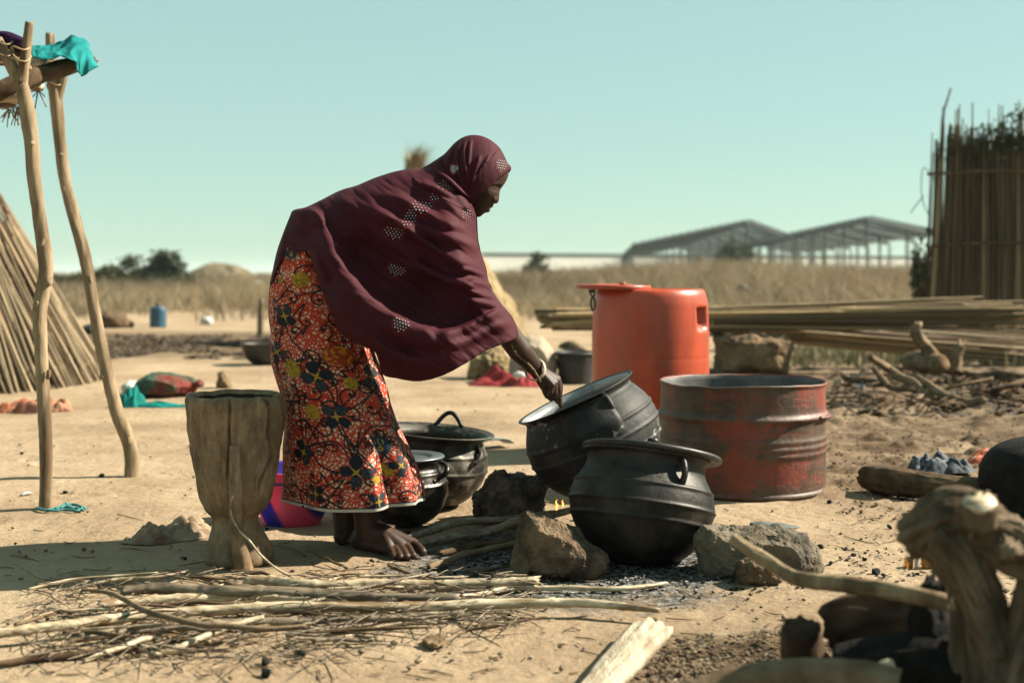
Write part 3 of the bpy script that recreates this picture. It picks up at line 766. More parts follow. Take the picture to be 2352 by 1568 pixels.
# knots
rk = random.Random(5)
for (x, y, Y) in ((112, 645, YA), (84, 700, YA), (96, 560, YA), (72, 330, YA), (110, 860, YA), (143, 355, YB), (150, 440, YB), (205, 640, YB), (235, 860, YB), (272, 960, YB), (300, 1010, YB)):
    c = W(x, y, Y - .018); part('knot', hull([tuple(c + Vector((rk.uniform(-.012, .012), rk.uniform(-.012, .012), rk.uniform(-.02, .02)))) for _ in range(14)], 2, .002, 40, 1, 2), M['pole'], sh)
# beams and canes of the roof
shp('beam', [(-60, 240, 4.25), (40, 190, 4.30), (130, 160, 4.45), (212, 138, 4.60)], 0, [.030, .032, .030, .022], 'darkwood', 24, .2, 6)
shp('beam', [(-60, 125, 4.30), (10, 118, 4.28), (52, 108, 4.26)], 0, [.030, .032, .030], 'darkwood', 12, .15, 7)
shp('cane', [(-60, 136, 4.6), (40, 142, 4.6), (106, 146, 4.6)], 0, .019, 'cane', 14, .04, 8, 3)
shp('cane', [(-60, 205, 4.5), (40, 196, 4.55), (98, 200, 4.6)], 0, .016, 'cane', 14, .04, 9, 3)
shp('cane', [(-60, 232, 4.3), (10, 222, 4.3), (54, 226, 4.3)], 0, .021, 'cane', 14, .04, 10, 2)
shp('cane', [(-60, 252, 4.35), (0, 242, 4.35), (34, 240, 4.35)], 0, .012, 'cane_grey', 14, .04, 11, 2)
for (x, y, Y, w) in ((48, 152, YA, .03), (8, 140, YA - .01, .03), (124, 178, YB, .03), (126, 205, YB, .028)):
    c = W(x, y, Y)
    part('lashing', tube([c + Vector((math.cos(a) * w, math.sin(a) * w, .006 * a - .012 + .01 * math.sin(2 * a))) for a in np.linspace(0, 12.5, 40)], .0035, seg=5), M['reed_gold'], sh)
fr = []
for (x, y) in ((88, 208), (30, 238), (40, 246), (20, 250)):
    for i in range(9): a_ = W(x, y, 4.5); fr.append(tube([a_, a_ + Vector((rk.uniform(-.03, .05), 0, rk.uniform(-.07, .0)))], .002, seg=4))
part('frayed_fibre', merge(*fr), M['reed'], sh)

# cloth helper: draped sheet between control rows (world points), with folds
def drape(rows, nu, nv, fold=0.01, freq=5, seed=0, thick=0.003):
    rows = [catmull(r, nu) for r in rows]
    G_ = np.array([catmull([r[i] for r in rows], nv) for i in range(nu)])
    u, v = np.meshgrid(np.linspace(0, 1, nu), np.linspace(0, 1, nv), indexing='ij')
    du = np.gradient(G_, axis=0); dv = np.gradient(G_, axis=1); N = np.cross(du, dv); N /= np.linalg.norm(N, axis=2)[:, :, None] + 1e-9
    f = (fbm(u * freq, v * freq * .5 + 3, 3, seed) - .5) * 2 + .55 * (np.abs(np.sin(u * freq * 2.1 + v * 5 + 7 * fbm(u * 2.2, v * 2.2, 2, seed + 9))) - .6)
    G_ = G_ + N * (f * fold)[:, :, None]
    A = (G_ + N * thick / 2).reshape(-1, 3); B = (G_ - N * thick / 2).reshape(-1, 3)
    ii = np.arange(nu * nv).reshape(nu, nv); Fc = []
    m = nu * nv
    for i in range(nu - 1):
        for j in range(nv - 1):
            a, b, c, d = ii[i, j], ii[i + 1, j], ii[i + 1, j + 1], ii[i, j + 1]
            Fc.append((a, b, c, d)); Fc.append((d + m, c + m, b + m, a + m))
    for i in range(nu - 1): Fc.append((ii[i + 1, 0], ii[i, 0], ii[i, 0] + m, ii[i + 1, 0] + m)); Fc.append((ii[i, -1], ii[i + 1, -1], ii[i + 1, -1] + m, ii[i, -1] + m))
    for j in range(nv - 1): Fc.append((ii[0, j], ii[0, j + 1], ii[0, j + 1] + m, ii[0, j] + m)); Fc.append((ii[-1, j + 1], ii[-1, j], ii[-1, j] + m, ii[-1, j + 1] + m))
    return np.concatenate([A, B]), Fc
tc = drape([[W(72, 128, 4.75), W(100, 128, 4.75), W(140, 125, 4.72), W(190, 130, 4.72), W(218, 132, 4.72)],
            [W(70, 104, 4.62), W(100, 106, 4.62), W(135, 100, 4.6), W(165, 86, 4.6), W(196, 92, 4.6), W(206, 118, 4.6)],
            [W(74, 122, 4.42), W(105, 128, 4.40), W(140, 124, 4.40), W(168, 122, 4.42), W(196, 130, 4.44), W(222, 148, 4.45)],
            [W(74, 132, 4.38), W(110, 134, 4.36), W(150, 128, 4.36), W(175, 140, 4.38), W(186, 176, 4.40), W(226, 152, 4.42)]], 80, 44, .009, 6, 3, .002)
single('teal_cloth', tc, M['teal'], 'bright teal cloth thrown over the shelter beam', 'cloth')
pv = merge(*[tube([W(-40 + 3 * i, 92 + 9 * i, 4.22), W(10, 84 + 8 * i, 4.20), W(50, 98 + 7 * i, 4.2), W(66, 100 + 10 * i, 4.22)], .016, 18, 8, wob=.25, seed=i) for i in range(3)])
single('purple_shawl', pv, M['purple'], 'rolled dark purple knitted cloth on the end of the shelter beam', 'cloth')
# teal rope at the foot of the pole
rp = merge(*[tube([GP(*q, .008) for q in pts], .0045, 40, 6, wob=.15, seed=i) for i, pts in enumerate(([(84, 1166), (104, 1171), (128, 1166), (150, 1160), (172, 1158), (196, 1168)], [(88, 1168), (118, 1172), (150, 1170), (178, 1172), (194, 1164)], [(140, 1166), (150, 1155), (158, 1164), (170, 1168), (160, 1160)], [(128, 1168), (150, 1163), (175, 1166), (192, 1172)]))])
single('teal_rope', rp, M['rope_teal'], 'short length of teal rope knotted at the foot of a shelter pole', 'rope')
# ------------------------------------------------------------------ the wooden mortar
def wood_mat():
    m, n, l, b = new_mat('old_mortar_wood')
    v = coords(n, l, (1, 1, 0.22)); v2 = coords(n, l)
    g = nz(n, l, v, 42, 9, 0.72, 0.3); st = nz(n, l, v2, 7, 6, 0.65)
    col = ramp(n, l, g, [(0.30, (0.17, 0.100, 0.054)), (0.5, (0.41, 0.270, 0.155)), (0.72, (0.60, 0.43, 0.27))])
    col = mixc(n, l, ramp(n, l, st, [(0.42, (0, 0, 0)), (0.62, (0.75, 0.75, 0.75))]), col, (0.105, 0.070, 0.040))
    l.new(col, b.inputs['Base Color']); b.inputs['Roughness'].default_value = 0.68; b.inputs['Specular IOR Level'].default_value = .2
    bump(n, l, b, mth(n, l, 'ADD', g, mth(n, l, 'MULTIPLY', nz(n, l, v2, 50, 6), .5)), 0.7, 0.006)
    return m
WOOD = wood_mat()
mc = GP(543, 1282); mc = Vector(((541 - CX) / F * 3.40, 3.40, 0))
mortar = thing('wooden_mortar', 'tall cracked wooden mortar on a narrow waisted foot', 'mortar', mc)
prof = [(0.0005, 0.0), (.060, .0), (.086, .002), (.0905, .015), (.088, .03), (.080, .056), (.066, .088), (.0575, .114), (.060, .126), (.078, .143), (.093, .172), (.1030, .207), (.1145, .281), (.1255, .353), (.1310, .420), (.1315, .434), (.1290, .442), (.1235, .4495), (.118, .451), (.112, .447), (.108, .436), (.106, .38), (.085, .22), (.04, .17), (.0005, .165)]
pd = []
for i in range(len(prof) - 1):
    (a0, z0), (a1, z1) = prof[i], prof[i + 1]
    k = max(1, int(math.hypot(a1 - a0, z1 - z0) / .004))
    pd += [(a0 + (a1 - a0) * j / k, z0 + (z1 - z0) * j / k) for j in range(k)]
pd.append(prof[-1])
pr = np.array(pd); 
for _ in range(3): pr[1:-1] = (pr[:-2] + 2 * pr[1:-1] + pr[2:]) / 4
def mfn(V):
    a = np.arctan2(V[:, 1], V[:, 0]); z = V[:, 2]; r = np.hypot(V[:, 0], V[:, 1]) + 1e-9
    d = .006 * (fbm(a * 1.6 + 10, z * 8, 3, 4) - .5) * 2 + .0018 * (fbm(a * 14 + 20, z * 10, 3, 7) - .5)
    # carved facets
    d += .0016 * np.sin(a * 7 + 2 * np.sin(z * 14)) + .0030 * (fbm(a * 5 + 3, z * 34, 2, 61) - .5) * 2
    out = sm(.02, .06, r) * (pr_out > 0)
    for a0, w, dep, z0, z1, wv in ((-1.50, .020, .030, .22, .47, .02), (-.62, .030, .034, .17, .47, .10), (-.82, .010, .008, .24, .45, .03), (-2.2, .009, .008, .28, .47, .06), (-1.95, .008, .007, .33, .47, .05), (-2.62, .016, .012, .3, .42, .08), (-1.15, .007, .006, .36, .47, .03)):
        ac = a0 + wv * np.sin(z * 23 + a0 * 9) + wv * .6 * np.sin(z * 51 + a0)
        g = np.exp(-((a - ac) / w) ** 2) * sm(z0, z0 + .06, z) * (1 - sm(z1, z1 + .02, z))
        d = d - dep * g
    f = 1 + out * d / r
    V = V.copy(); V[:, 0] *= f; V[:, 1] *= f
    V[:, 0] += .013 * (1 - sm(.02, .14, z))
    # worn rim
    V[:, 2] += np.where(z > .43, .006 * (fbm(np.cos(a) * 2.2 + 9, np.sin(a) * 2.2 + 3, 3, 15) - .5) * 2, 0) 
    return V
nn = 180
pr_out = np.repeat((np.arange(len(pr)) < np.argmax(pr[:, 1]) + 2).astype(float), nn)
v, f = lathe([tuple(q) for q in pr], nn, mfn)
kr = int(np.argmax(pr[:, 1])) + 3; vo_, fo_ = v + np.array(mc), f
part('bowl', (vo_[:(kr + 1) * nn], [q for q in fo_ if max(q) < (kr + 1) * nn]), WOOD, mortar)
part('hollow', (vo_[kr * nn:], [tuple(i - kr * nn for i in q) for q in fo_ if min(q) >= kr * nn]), basic('dark_hollow_wood', (.035, .022, .014), (.10, .066, .042), 24, rough=.8, bs=.5), mortar)  # hollow coloured a darker brown than the bowl
rib = tube([W(540, 1024, 3.284), W(540, 1060, 3.276), W(541, 1110, 3.272), W(542, 1160, 3.280), W(543, 1200, 3.286), W(548, 1250, 3.290), W(556, 1292, 3.306), W(560, 1312, 3.31)], [.0165, .0175, .0175, .018, .0185, .020, .026, .030], 60, 10, wob=.10, seed=4, flat=0.9)
part('carved_rib', rib, WOOD, mortar)
part('cord', tube([W(541, 1124, 3.262), W(532, 1150, 3.258), W(531, 1180, 3.258), W(548, 1215, 3.255), W(572, 1240, 3.25), W(600, 1275, 3.23), W(640, 1308, 3.2), W(690, 1333, 3.19)], [.0018, .0022, .0025, .003, .003, .003, .0032, .0025], 60, 6), M['cane'], mortar)

# ------------------------------------------------------------------ cloths and things on the ground
def heap(cx, cy, w, h, d, seed, folds=8, n=72, z=0.0):
    """crumpled cloth heap: width w, height h, depth d at (cx, cy)"""
    V, Fc = [], []
    rs = np.linspace(0, 1, n // 2); an = np.linspace(0, 2 * np.pi, n, endpoint=False)
    for q in rs:
        rr = q * (1 + .28 * (fbm(np.cos(an) * 1.7 + 5, np.sin(an) * 1.7 + seed, 3, seed) - .5) * 2)
        x = rr * np.cos(an); y = rr * np.sin(an)
        hz = (1 - q ** 2.2) * (.35 + .65 * fbm(x * 1.6 + 4, y * 1.6 + seed, 2, seed + 3))
        A0 = seed * 1.7; wv0 = 3.0 * vnoise(x * 1.8 + seed, y * 1.8, seed + 2)
        rid = .6 * np.abs(np.sin(folds * .55 * (x * math.cos(A0) + y * math.sin(A0)) + wv0)) + .4 * np.abs(np.sin(folds * .9 * (x * math.cos(A0 + 1) + y * math.sin(A0 + 1)) + 1.6 * wv0 + 1))
        z_ = h * hz * (.50 + .80 * rid) * 1.2
        V.append(np.stack([cx + x * w / 2, cy + y * d / 2, z_ + gzs(cx, cy) + .003 + z], 1))
    V = np.concatenate(V); m = len(an)
    for i in range(len(rs) - 1):
        for j in range(m):
            a, b = i * m + j, i * m + (j + 1) % m; Fc.append((a, b, b + m, a + m))
    base = V.copy(); base[:, 2] = gzs(cx, cy) - .01 + z
    k = len(rs) - 1
    Fc.append(tuple(range((k + 1) * m - 1, k * m - 1, -1)))
    return V, Fc
g = GP(395, 1240); single('tan_rag', merge(heap(g.x + .03, g.y + .05, .19, .05, .15, 3, 13), heap(g.x - .055, g.y - .02, .12, .045, .10, 8, 12), heap(g.x - .05, g.y - .04, .15, .022, .09, 11, 14)), M['rag'], 'crumpled tan rag with a reddish stain beside the mortar', 'rag')
g = GP(75, 945); single('orange_cloth', merge(heap(g.x, g.y, .30, .085, .25, 5), heap(g.x - .14, g.y - .02, .16, .06, .15, 15), heap(g.x + .14, g.y, .16, .07, .15, 25)), M['orangecloth'], 'crumpled faded orange cloth lying by the reed hut', 'cloth')
g = GP(310, 938); single('teal_scarf', merge(heap(g.x - .03, g.y + .05, .17, .10, .16, 7), heap(g.x + .13, g.y + .02, .34, .035, .12, 17)), M['tealdark'], 'deep teal scarf dropped beside the flowered sack', 'cloth')
# flowered sack and pale bag
sk = thing('flowered_sack', 'plump dark green flowered sack lying on the bare earth', 'sack', GP(375, 908))
part('sack_body', rock_px([(302, 900), (318, 872), (345, 855), (372, 853), (410, 862), (440, 870), (453, 884), (440, 903), (400, 912), (330, 913)], 7.95, .2, 3, sub=5, noise_amp=.014, noise_scale=7, smoothing=3), M['sacking'], sk)
part('tied_neck', tube([W(440, 885, 7.93), W(452, 884, 7.9), W(459, 879, 7.88)], [.05, .018, .03], 8, 9, wob=.2, seed=2), M['sacking'], sk)
single('pale_bag', rock_px([(283, 905), (284, 885), (296, 876), (312, 878), (322, 890), (318, 908)], 8.05, .08, 6, sub=4, noise_amp=.012, noise_scale=14, smoothing=2), M['pale'], 'small pale green bag leaning on the flowered sack', 'bag')
# distant bits
Yc = H * F / (752 - HY)
cn = thing('blue_canister', 'blue upright canister standing at the edge of the grass', 'canister', ((363 - CX) / F * Yc, Yc, 0))
r0 = 18.5 / F * Yc; hc_ = 48 / F * Yc
v, f = lathe(dense([(.001, 0), (r0 * .95, 0), (r0, .02), (r0, hc_ * .85), (r0 * .9, hc_ * .96), (r0 * .4, hc_), (.001, hc_)], .02), 24); part('drum', (v + np.array(cn.location), f), M['bluecan'], cn)
v, f = lathe([(.001, hc_ + .05), (r0 * .28, hc_ + .05), (r0 * .3, hc_), (r0 * .3, hc_ - .02)], 14); part('cap', (v + np.array(cn.location), f), M['black'], cn)
single('white_bowl', rock_px([(459, 743), (461, 733), (470, 727), (482, 728), (490, 736), (489, 745)], 18.9, .09, 2, sub=4, noise_amp=.004, smoothing=3), M['white'], 'white upturned bowl lying past the leaf litter', 'bowl')
single('dark_heap', rock_px([(228, 752), (232, 722), (250, 716), (285, 722), (302, 742), (300, 752)], 17.8, .3, 5, sub=4, noise_amp=.04, noise_scale=4), M['darkwood'], 'dark brown heap behind the tall shelter pole', 'heap')
single('dark_heap', rock_px([(188, 768), (192, 750), (208, 744), (228, 750), (230, 768)], 16.0, .15, 6, sub=4, noise_amp=.03, noise_scale=5), M['black'], 'small black heap in front of the larger brown heap', 'heap')
Yb = H * F / (842 - HY) + .25
bw = thing('dark_bowl', 'wide dark metal bowl on the ground behind the patterned skirt', 'bowl', ((610 - CX) / F * Yb, Yb, 0))
v, f = lathe(dense([(.001, .0), (.10, .005), (.17, .07), (.205, .17), (.215, .178), (.20, .165), (.16, .075), (.09, .015), (.001, .012)], .012), 40); part('shell', (v + np.array(bw.location), f), basic('tarnished_metal', (.03, .027, .024), (.08, .07, .06), 9, rough=.5, metal=.5), bw)
single('split_stake', tube([GP(598, 772), GP(598, 772) + Vector((.01, 0, .45))], [.04, .03], 8, 7, wob=.2), M['reed'], 'short split stake standing in the leaf litter', 'stake')
single('broken_brick', rock_px([(497, 892), (498, 856), (512, 852), (518, 868), (534, 888), (534, 894)], 8.5, .06, 7, sub=4, noise_amp=.015, noise_scale=12), M['mud'], 'broken piece of mud brick past the mortar', 'brick')
single('white_jug', rock_px([(578, 682), (577, 655), (590, 643), (606, 648), (607, 682)], 38, .25, 2, sub=4, noise_amp=.02, smoothing=3), M['white'], 'white plastic jug standing in the tall grass', 'jug')
single('dark_ball', rock_px([(1692, 662), (1697, 654), (1706, 652), (1715, 656), (1717, 663), (1710, 670), (1698, 670)], 26, .09, 2, sub=4, noise_amp=.01, smoothing=2), M['black'], 'dark round seed head poking out of the tall grass', 'ball')
single('pale_boulder', rock_px([(1196, 655), (1198, 640), (1212, 632), (1230, 630), (1246, 640), (1250, 656)], 60, .3, 4, sub=4, noise_amp=.05, noise_scale=2), M['white'], 'pale boulder in the grass before the white wall', 'boulder')
# clutter behind the arm
sf_ = rock_px([(1080, 872), (1086, 822), (1104, 800), (1140, 798), (1164, 826), (1174, 872)], 9.3, .16, 4, sub=5, noise_amp=.06, noise_scale=9)
single('straw_clump', sf_, M['thatch'], 'torn golden straw clump behind the reaching arm', 'straw')
single('cream_sack', rock_px([(1168, 862), (1172, 800), (1190, 776), (1215, 768), (1245, 776), (1268, 800), (1281, 832), (1276, 864), (1220, 870)], 9.0, .2, 9, sub=5, noise_amp=.012, noise_scale=6, smoothing=4), M['beige'], 'full cream cloth sack slumped beside a black bucket', 'sack')
Yk = H * F / (884 - HY) + .15
bk = thing('black_bucket', 'black rubber bucket with a flared rim behind the orange barrel', 'bucket', ((1322 - CX) / F * Yk, Yk, 0))
v, f = lathe(dense([(.001, 0), (.10, 0), (.115, .02), (.135, .19), (.155, .205), (.155, .212), (.13, .205), (.11, .03), (.001, .02)], .012), 36); part('shell', (v + np.array(bk.location), f), M['black'], bk)
part('handle', tube([bk.location + Vector((-.15, 0, .2)), bk.location + Vector((-.06, -.12, .17)), bk.location + Vector((.06, -.12, .17)), bk.location + Vector((.15, 0, .2))], .005, 20, 6), M['black'], bk)
g = GP(1145, 886); single('red_cloth', merge(heap(g.x, g.y + .05, .42, .10, .25, 4), heap(g.x + .17, g.y, .3, .08, .2, 14)), M['redcloth'], 'dark red cloth heaped in front of the straw clump', 'cloth')
single('white_cup', rock_px([(1176, 865), (1178, 856), (1190, 852), (1206, 856), (1208, 864), (1195, 870)], 8.6, .03, 5, sub=3, noise_amp=.004), M['white'], 'small white cup lying on the red cloth', 'cup')
single('bent_branch', tube([GP(1290, 800), GP(1310, 792, .03), GP(1345, 812, .02), GP(1375, 835)], [.05, .045, .04, .03], 16, 7, wob=.2), M['midwood'], 'bent grey branch between the cream sack and the orange barrel', 'branch')
single('tin_sheet', tube([GP(1097, 1019, .012), GP(1120, 1010, .03), GP(1150, 1008, .03), GP(1168, 1016, .012)], .05, 14, 8, flat=.10), basic('galvanised_scrap', (.16, .26, .27), (.26, .37, .37), 9, rough=.4, metal=.3), 'curled scrap of grey green sheet metal behind the open pot', 'scrap')
single('paper_scrap', tube([GP(48, 1137, .006), GP(60, 1131, .012), GP(74, 1132, .005)], [.007, .012, .004], 10, 7, flat=.4), M['white'], 'small white scrap of paper near the shelter pole', 'paper')
single('paper_scrap', tube([GP(1440, 1462, .004), GP(1453, 1458, .008), GP(1468, 1462, .003)], [.004, .009, .003], 8, 7, flat=.3), M['white'], 'white crumb of paper on bare earth past the split plank', 'paper')

# ------------------------------------------------------------------ pink and blue basin
def basin_mat():
    m, n, l, b = new_mat('swirled_plastic')
    tc = n.new('ShaderNodeTexCoord'); mp = n.new('ShaderNodeMapping'); l.new(tc.outputs['Object'], mp.inputs[0])
    mp.inputs['Rotation'].default_value = (0, R(24), R(20)); mp.inputs['Scale'].default_value = (1, .5, 1); mp.inputs['Location'].default_value = (.06, 0, 0)
    w = n.new('ShaderNodeTexWave'); w.inputs['Scale'].default_value = 2.35; w.inputs['Distortion'].default_value = 1.5; w.inputs['Detail'].default_value = 2; w.inputs['Phase Offset'].default_value = 1.2
    l.new(mp.outputs[0], w.inputs[0])
    col = ramp(n, l, w.outputs['Fac'], [(.50, (1.1, .16, .36)), (.62, (.55, .09, .45)), (.74, (.09, .07, .55))])
    l.new(col, b.inputs['Base Color']); b.inputs['Roughness'].default_value = .35
    t = n.new('ShaderNodeBsdfTranslucent'); l.new(col, t.inputs[0]); mx = n.new('ShaderNodeMixShader'); mx.inputs[0].default_value = .4
    l.new(b.outputs[0], mx.inputs[1]); l.new(t.outputs[0], mx.inputs[2]); l.new(mx.outputs[0], n['Material Output'].inputs[0])
    return m
Yb = 3.93
bs = thing('plastic_basin', 'pink plastic basin swirled with violet blue behind the mortar', 'basin', ((672 - CX) / F * Yb, Yb, 0))
bp = [(.001, .004), (.075, .004), (.082, 0), (.088, .006), (.104, .045), (.122, .10), (.130, .140), (.134, .143), (.136, .165), (.143, .168), (.143, .172), (.133, .171), (.128, .142), (.118, .10), (.10, .047), (.083, .010), (.001, .008)]
v, f = lathe(dense(bp, .006), 64); BM_ = basin_mat(); part('shell', (v + np.array(bs.location), f), BM_, bs)
v, f = lathe([(.1315, .136), (.1335, .1385), (.1335, .1435), (.1315, .146)], 64); part('blue_band', (v * np.array([1.012, 1.012, 1]) + np.array(bs.location), f), basic('blue_band', (.03, .04, .30), (.05, .06, .38), 5, rough=.4, bs=0), bs)

# ------------------------------------------------------------------ cooking pots
def pot_mat(name, c1, c2, c3, metal=.55, rough=.42, scrape=None):
    m, n, l, b = new_mat(name)
    v = coords(n, l)
    f1 = nz(n, l, v, 14, 8, .7); f2 = nz(n, l, v, 5, 6, .65, .4); f3 = nz(n, l, v, 70, 5, .7)
    col = ramp(n, l, f1, [(.35, c1), (.68, c2)])
    msk = ramp(n, l, f2, [(.47, (0, 0, 0)), (.60, (1, 1, 1))])
    col = mixc(n, l, msk, col, c3)
    if scrape:
        k = ramp(n, l, mth(n, l, 'MULTIPLY', nz(n, l, v, 26, 8, .75), mth(n, l, 'ADD', nz(n, l, v, 3.2, 3), .5)), [(.56, (0, 0, 0)), (.62, (1, 1, 1))])
        col = mixc(n, l, k, col, scrape)
    l.new(col, b.inputs['Base Color']); b.inputs['Metallic'].default_value = metal
    l.new(mth(n, l, 'MULTIPLY_ADD', f1, .35, rough - .12), b.inputs['Roughness']); b.inputs['Specular IOR Level'].default_value = .3
    bump(n, l, b, mth(n, l, 'ADD', f3, mth(n, l, 'MULTIPLY', f1, .8)), .35, .004)
    return m
POT_F = pot_mat('sooty_cast_aluminium', (.012, .0095, .007), (.068, .055, .041), (.006, .005, .004), .2, .42)
POT_T = pot_mat('scaly_black_pot', (.011, .0105, .0095), (.060, .060, .054), (.007, .007, .0065), .1, .55, (.34, .35, .31))
POT_L = pot_mat('shiny_dark_pot', (.045, .041, .036), (.15, .14, .125), (.02, .018, .015), .75, .28)
POT_O = pot_mat('brown_sooted_pot', (.030, .025, .019), (.14, .12, .095), (.022, .018, .014), .35, .5, (.26, .23, .19))
INNER = basic('scoured_aluminium', (.30, .32, .32), (.55, .58, .58), 12, rough=.42, metal=.35, bs=.3, c3=(.16, .165, .16))
RIMM = basic('dark_lid_metal', (.030, .028, .025), (.075, .068, .06), 20, rough=.45, metal=.55, bs=.3)

def ridge(prof, zs, h=.004, w=.0045):
    out = []
    for r, z in prof:
        d = sum(h * math.exp(-((z - q) / w) ** 2) for q in zs); out.append((r + d, z))
    return out
def pot(t, origin, M3, outer, inner, ridges, mats, n=96, dent=.003, seed=0):
    o = ridge(dense(outer, .0035), ridges)
    def fn(V):
        a = np.arctan2(V[:, 1], V[:, 0]); q = 1 + dent / .2 * (fbm(np.cos(a) * 1.5 + 7, np.sin(a) * 1.5 + V[:, 2] * 5, 2, seed) - .5) * 2
        V = V.copy(); V[:, 0] *= q; V[:, 1] *= q; return V
    v, f = lathe(o, n, fn); part('pot_body', xform((v, f), M3), mats[0], t)
    if inner:
        v, f = lathe(dense(inner, .008), n, fn); part('pot_interior', xform((v, f), M3), mats[1], t)
def handle(t, M3, ang, r0, z0, z1, out, rad, mat, dang=0.0, name='handle'):
    P = []
    for u in np.linspace(0, 1, 9):
        a = ang + dang * (u - .5) * 2; s = math.sin(math.pi * u) ** .6
        rr = r0 + out * s; P.append(M3 @ Vector((math.cos(a) * rr, math.sin(a) * rr, z0 + (z1 - z0) * u)))
    return part(name, tube(P, rad, 26, 9, wob=.06), mat, t)
def frame(origin, rx=0, ry=0, rz=0):
    return Matrix.Translation(origin) @ Matrix.Rotation(R(ry), 4, 'Y') @ Matrix.Rotation(R(rx), 4, 'X') @ Matrix.Rotation(R(rz), 4, 'Z')

# pot in front, leaning back with its lid on
pc = W(1470, 1296, 3.43); pc.z = .012
fp = thing('cooking_pot', 'squat sooty pot with lid and loop handle, propped between hearth stones', 'pot', (pc.x, pc.y, 0))
Mf = frame(pc + Vector((-.018, -.035, -.020)), -14, 8, 0)
po = [(.001, 0), (.05, .002), (.10, .018), (.145, .052), (.178, .10), (.193, .145), (.194, .172), (.186, .205), (.174, .228), (.164, .245), (.160, .262), (.163, .280), (.170, .290), (.172, .294), (.170, .299), (.160, .299)]
pi_ = [(.160, .299), (.152, .262), (.178, .200), (.18, .15), (.14, .06), (.001, .012)]
pot(fp, pc, Mf, po, pi_, (.118, .158, .208, .288), (POT_F, INNER), seed=3)
handle(fp, Mf, R(-64), .160, .200, .284, .026, .0085, POT_F)
handle(fp, Mf, R(116), .160, .200, .284, .026, .0085, POT_F)
Ml = Mf @ Matrix.Translation((.014, .008, .299))
lp = [(.001, .020), (.06, .022), (.12, .016), (.150, .010), (.172, .012), (.186, .010), (.190, .004), (.187, -.004), (.178, -.006), (.16, .001), (.08, .012), (.001, .014)]
lid = thing('pot_lid', 'black metal lid askew on the squat pot', 'lid', Ml.translation)
v, f = lathe(dense(lp, .005), 90); part('plate', xform((v, f), Ml), RIMM, lid)
part('knob', xform(lathe(dense([(.001, .045), (.012, .044), (.016, .036), (.010, .028), (.008, .018)], .003), 20), Ml), RIMM, lid)

# pot behind, tipped to the left
Mt = frame(W(1322, 913, 3.83), 0, -24.5, 0) @ Matrix.Translation((0, 0, -.300))
tp = thing('cooking_pot', 'big black pot with scaly sides tipped over the fire', 'pot', (Mt.translation.x, Mt.translation.y, .0))
to = [(.001, 0), (.06, .003), (.115, .022), (.165, .065), (.197, .125), (.206, .175), (.198, .225), (.180, .262), (.171, .278), (.172, .288), (.184, .298), (.187, .302), (.184, .3045), (.176, .301)]
ti = [(.176, .301), (.164, .280), (.188, .225), (.198, .175), (.188, .125), (.155, .070), (.001, .010)]
pot(tp, None, Mt, to, ti, (.115, .162, .208), (POT_T, INNER), seed=6)
# broad cast lug on the near side
def lugmesh(Mx, a0, a1, zt, zb, rr, out):
    V, Fc = [], []; na, nz_ = 14, 12
    for i in range(na + 1):
        for j in range(nz_ + 1):
            u, w = i / na, j / nz_
            a = R(a0 + (a1 - a0) * u); z = zt + (zb - zt) * w
            r0 = np.interp(z, [q[1] for q in to[:11]], [q[0] for q in to[:11]])
            k = (sm(0, .10, u) * (1 - sm(.93, 1.0, u))) * (1 - sm(.55, 1.0, w))
            V.append((math.cos(a) * (r0 + out * k + .001), math.sin(a) * (r0 + out * k + .001), z))
    for i in range(na):
        for j in range(nz_):
            a = i * (nz_ + 1) + j; Fc.append((a, a + nz_ + 1, a + nz_ + 2, a + 1))
    return xform((np.array(V), Fc), Mx)
part('lug', lugmesh(Mt, -112, -62, .296, .165, .18, .022), POT_T, tp)
handle(tp, Mt, R(-66), .176, .215, .295, .026, .009, POT_T)
handle(tp, Mt, R(110), .176, .215, .29, .03, .008, POT_T)

# small lidded pot by the skirt
lc = Vector(((932 - CX) / F * 3.90, 3.90, 0))
sp = thing('lidded_pot', 'shiny dark round pot with a flat dished lid, just past the skirt hem', 'pot', lc)
Ms = frame(lc + Vector((0, 0, .0)), 0, 0, 0)
so = [(.001, 0), (.05, .003), (.10, .035), (.125, .085), (.128, .12), (.118, .155), (.104, .180), (.108, .196), (.113, .200), (.106, .200)]
pot(sp, None, Ms, so, None, (.13, .165), (POT_L, INNER), seed=2)
v, f = lathe(dense([(.001, .205), (.062, .204), (.074, .206), (.082, .212), (.110, .214), (.118, .211), (.117, .207), (.10, .202), (.001, .199)], .004), 70); part('pot_lid', xform((v, f), Ms), basic('dull_lid', (.14, .15, .15), (.24, .25, .25), 10, rough=.38, metal=.5, bs=.2), sp)
handle(sp, Ms, R(-22), .108, .150, .196, .030, .0075, POT_L, R(9))
handle(sp, Ms, R(158), .108, .150, .196, .030, .0075, POT_L, R(9))
for a in (-62, -40): part('rivet', xform(lathe([(.001, .004), (.006, .003), (.008, 0)], 10), Ms @ Matrix.Rotation(R(a), 4, 'Z') @ Matrix.Translation((.121, 0, .146)) @ Matrix.Rotation(R(72), 4, 'Y')), POT_L, sp)

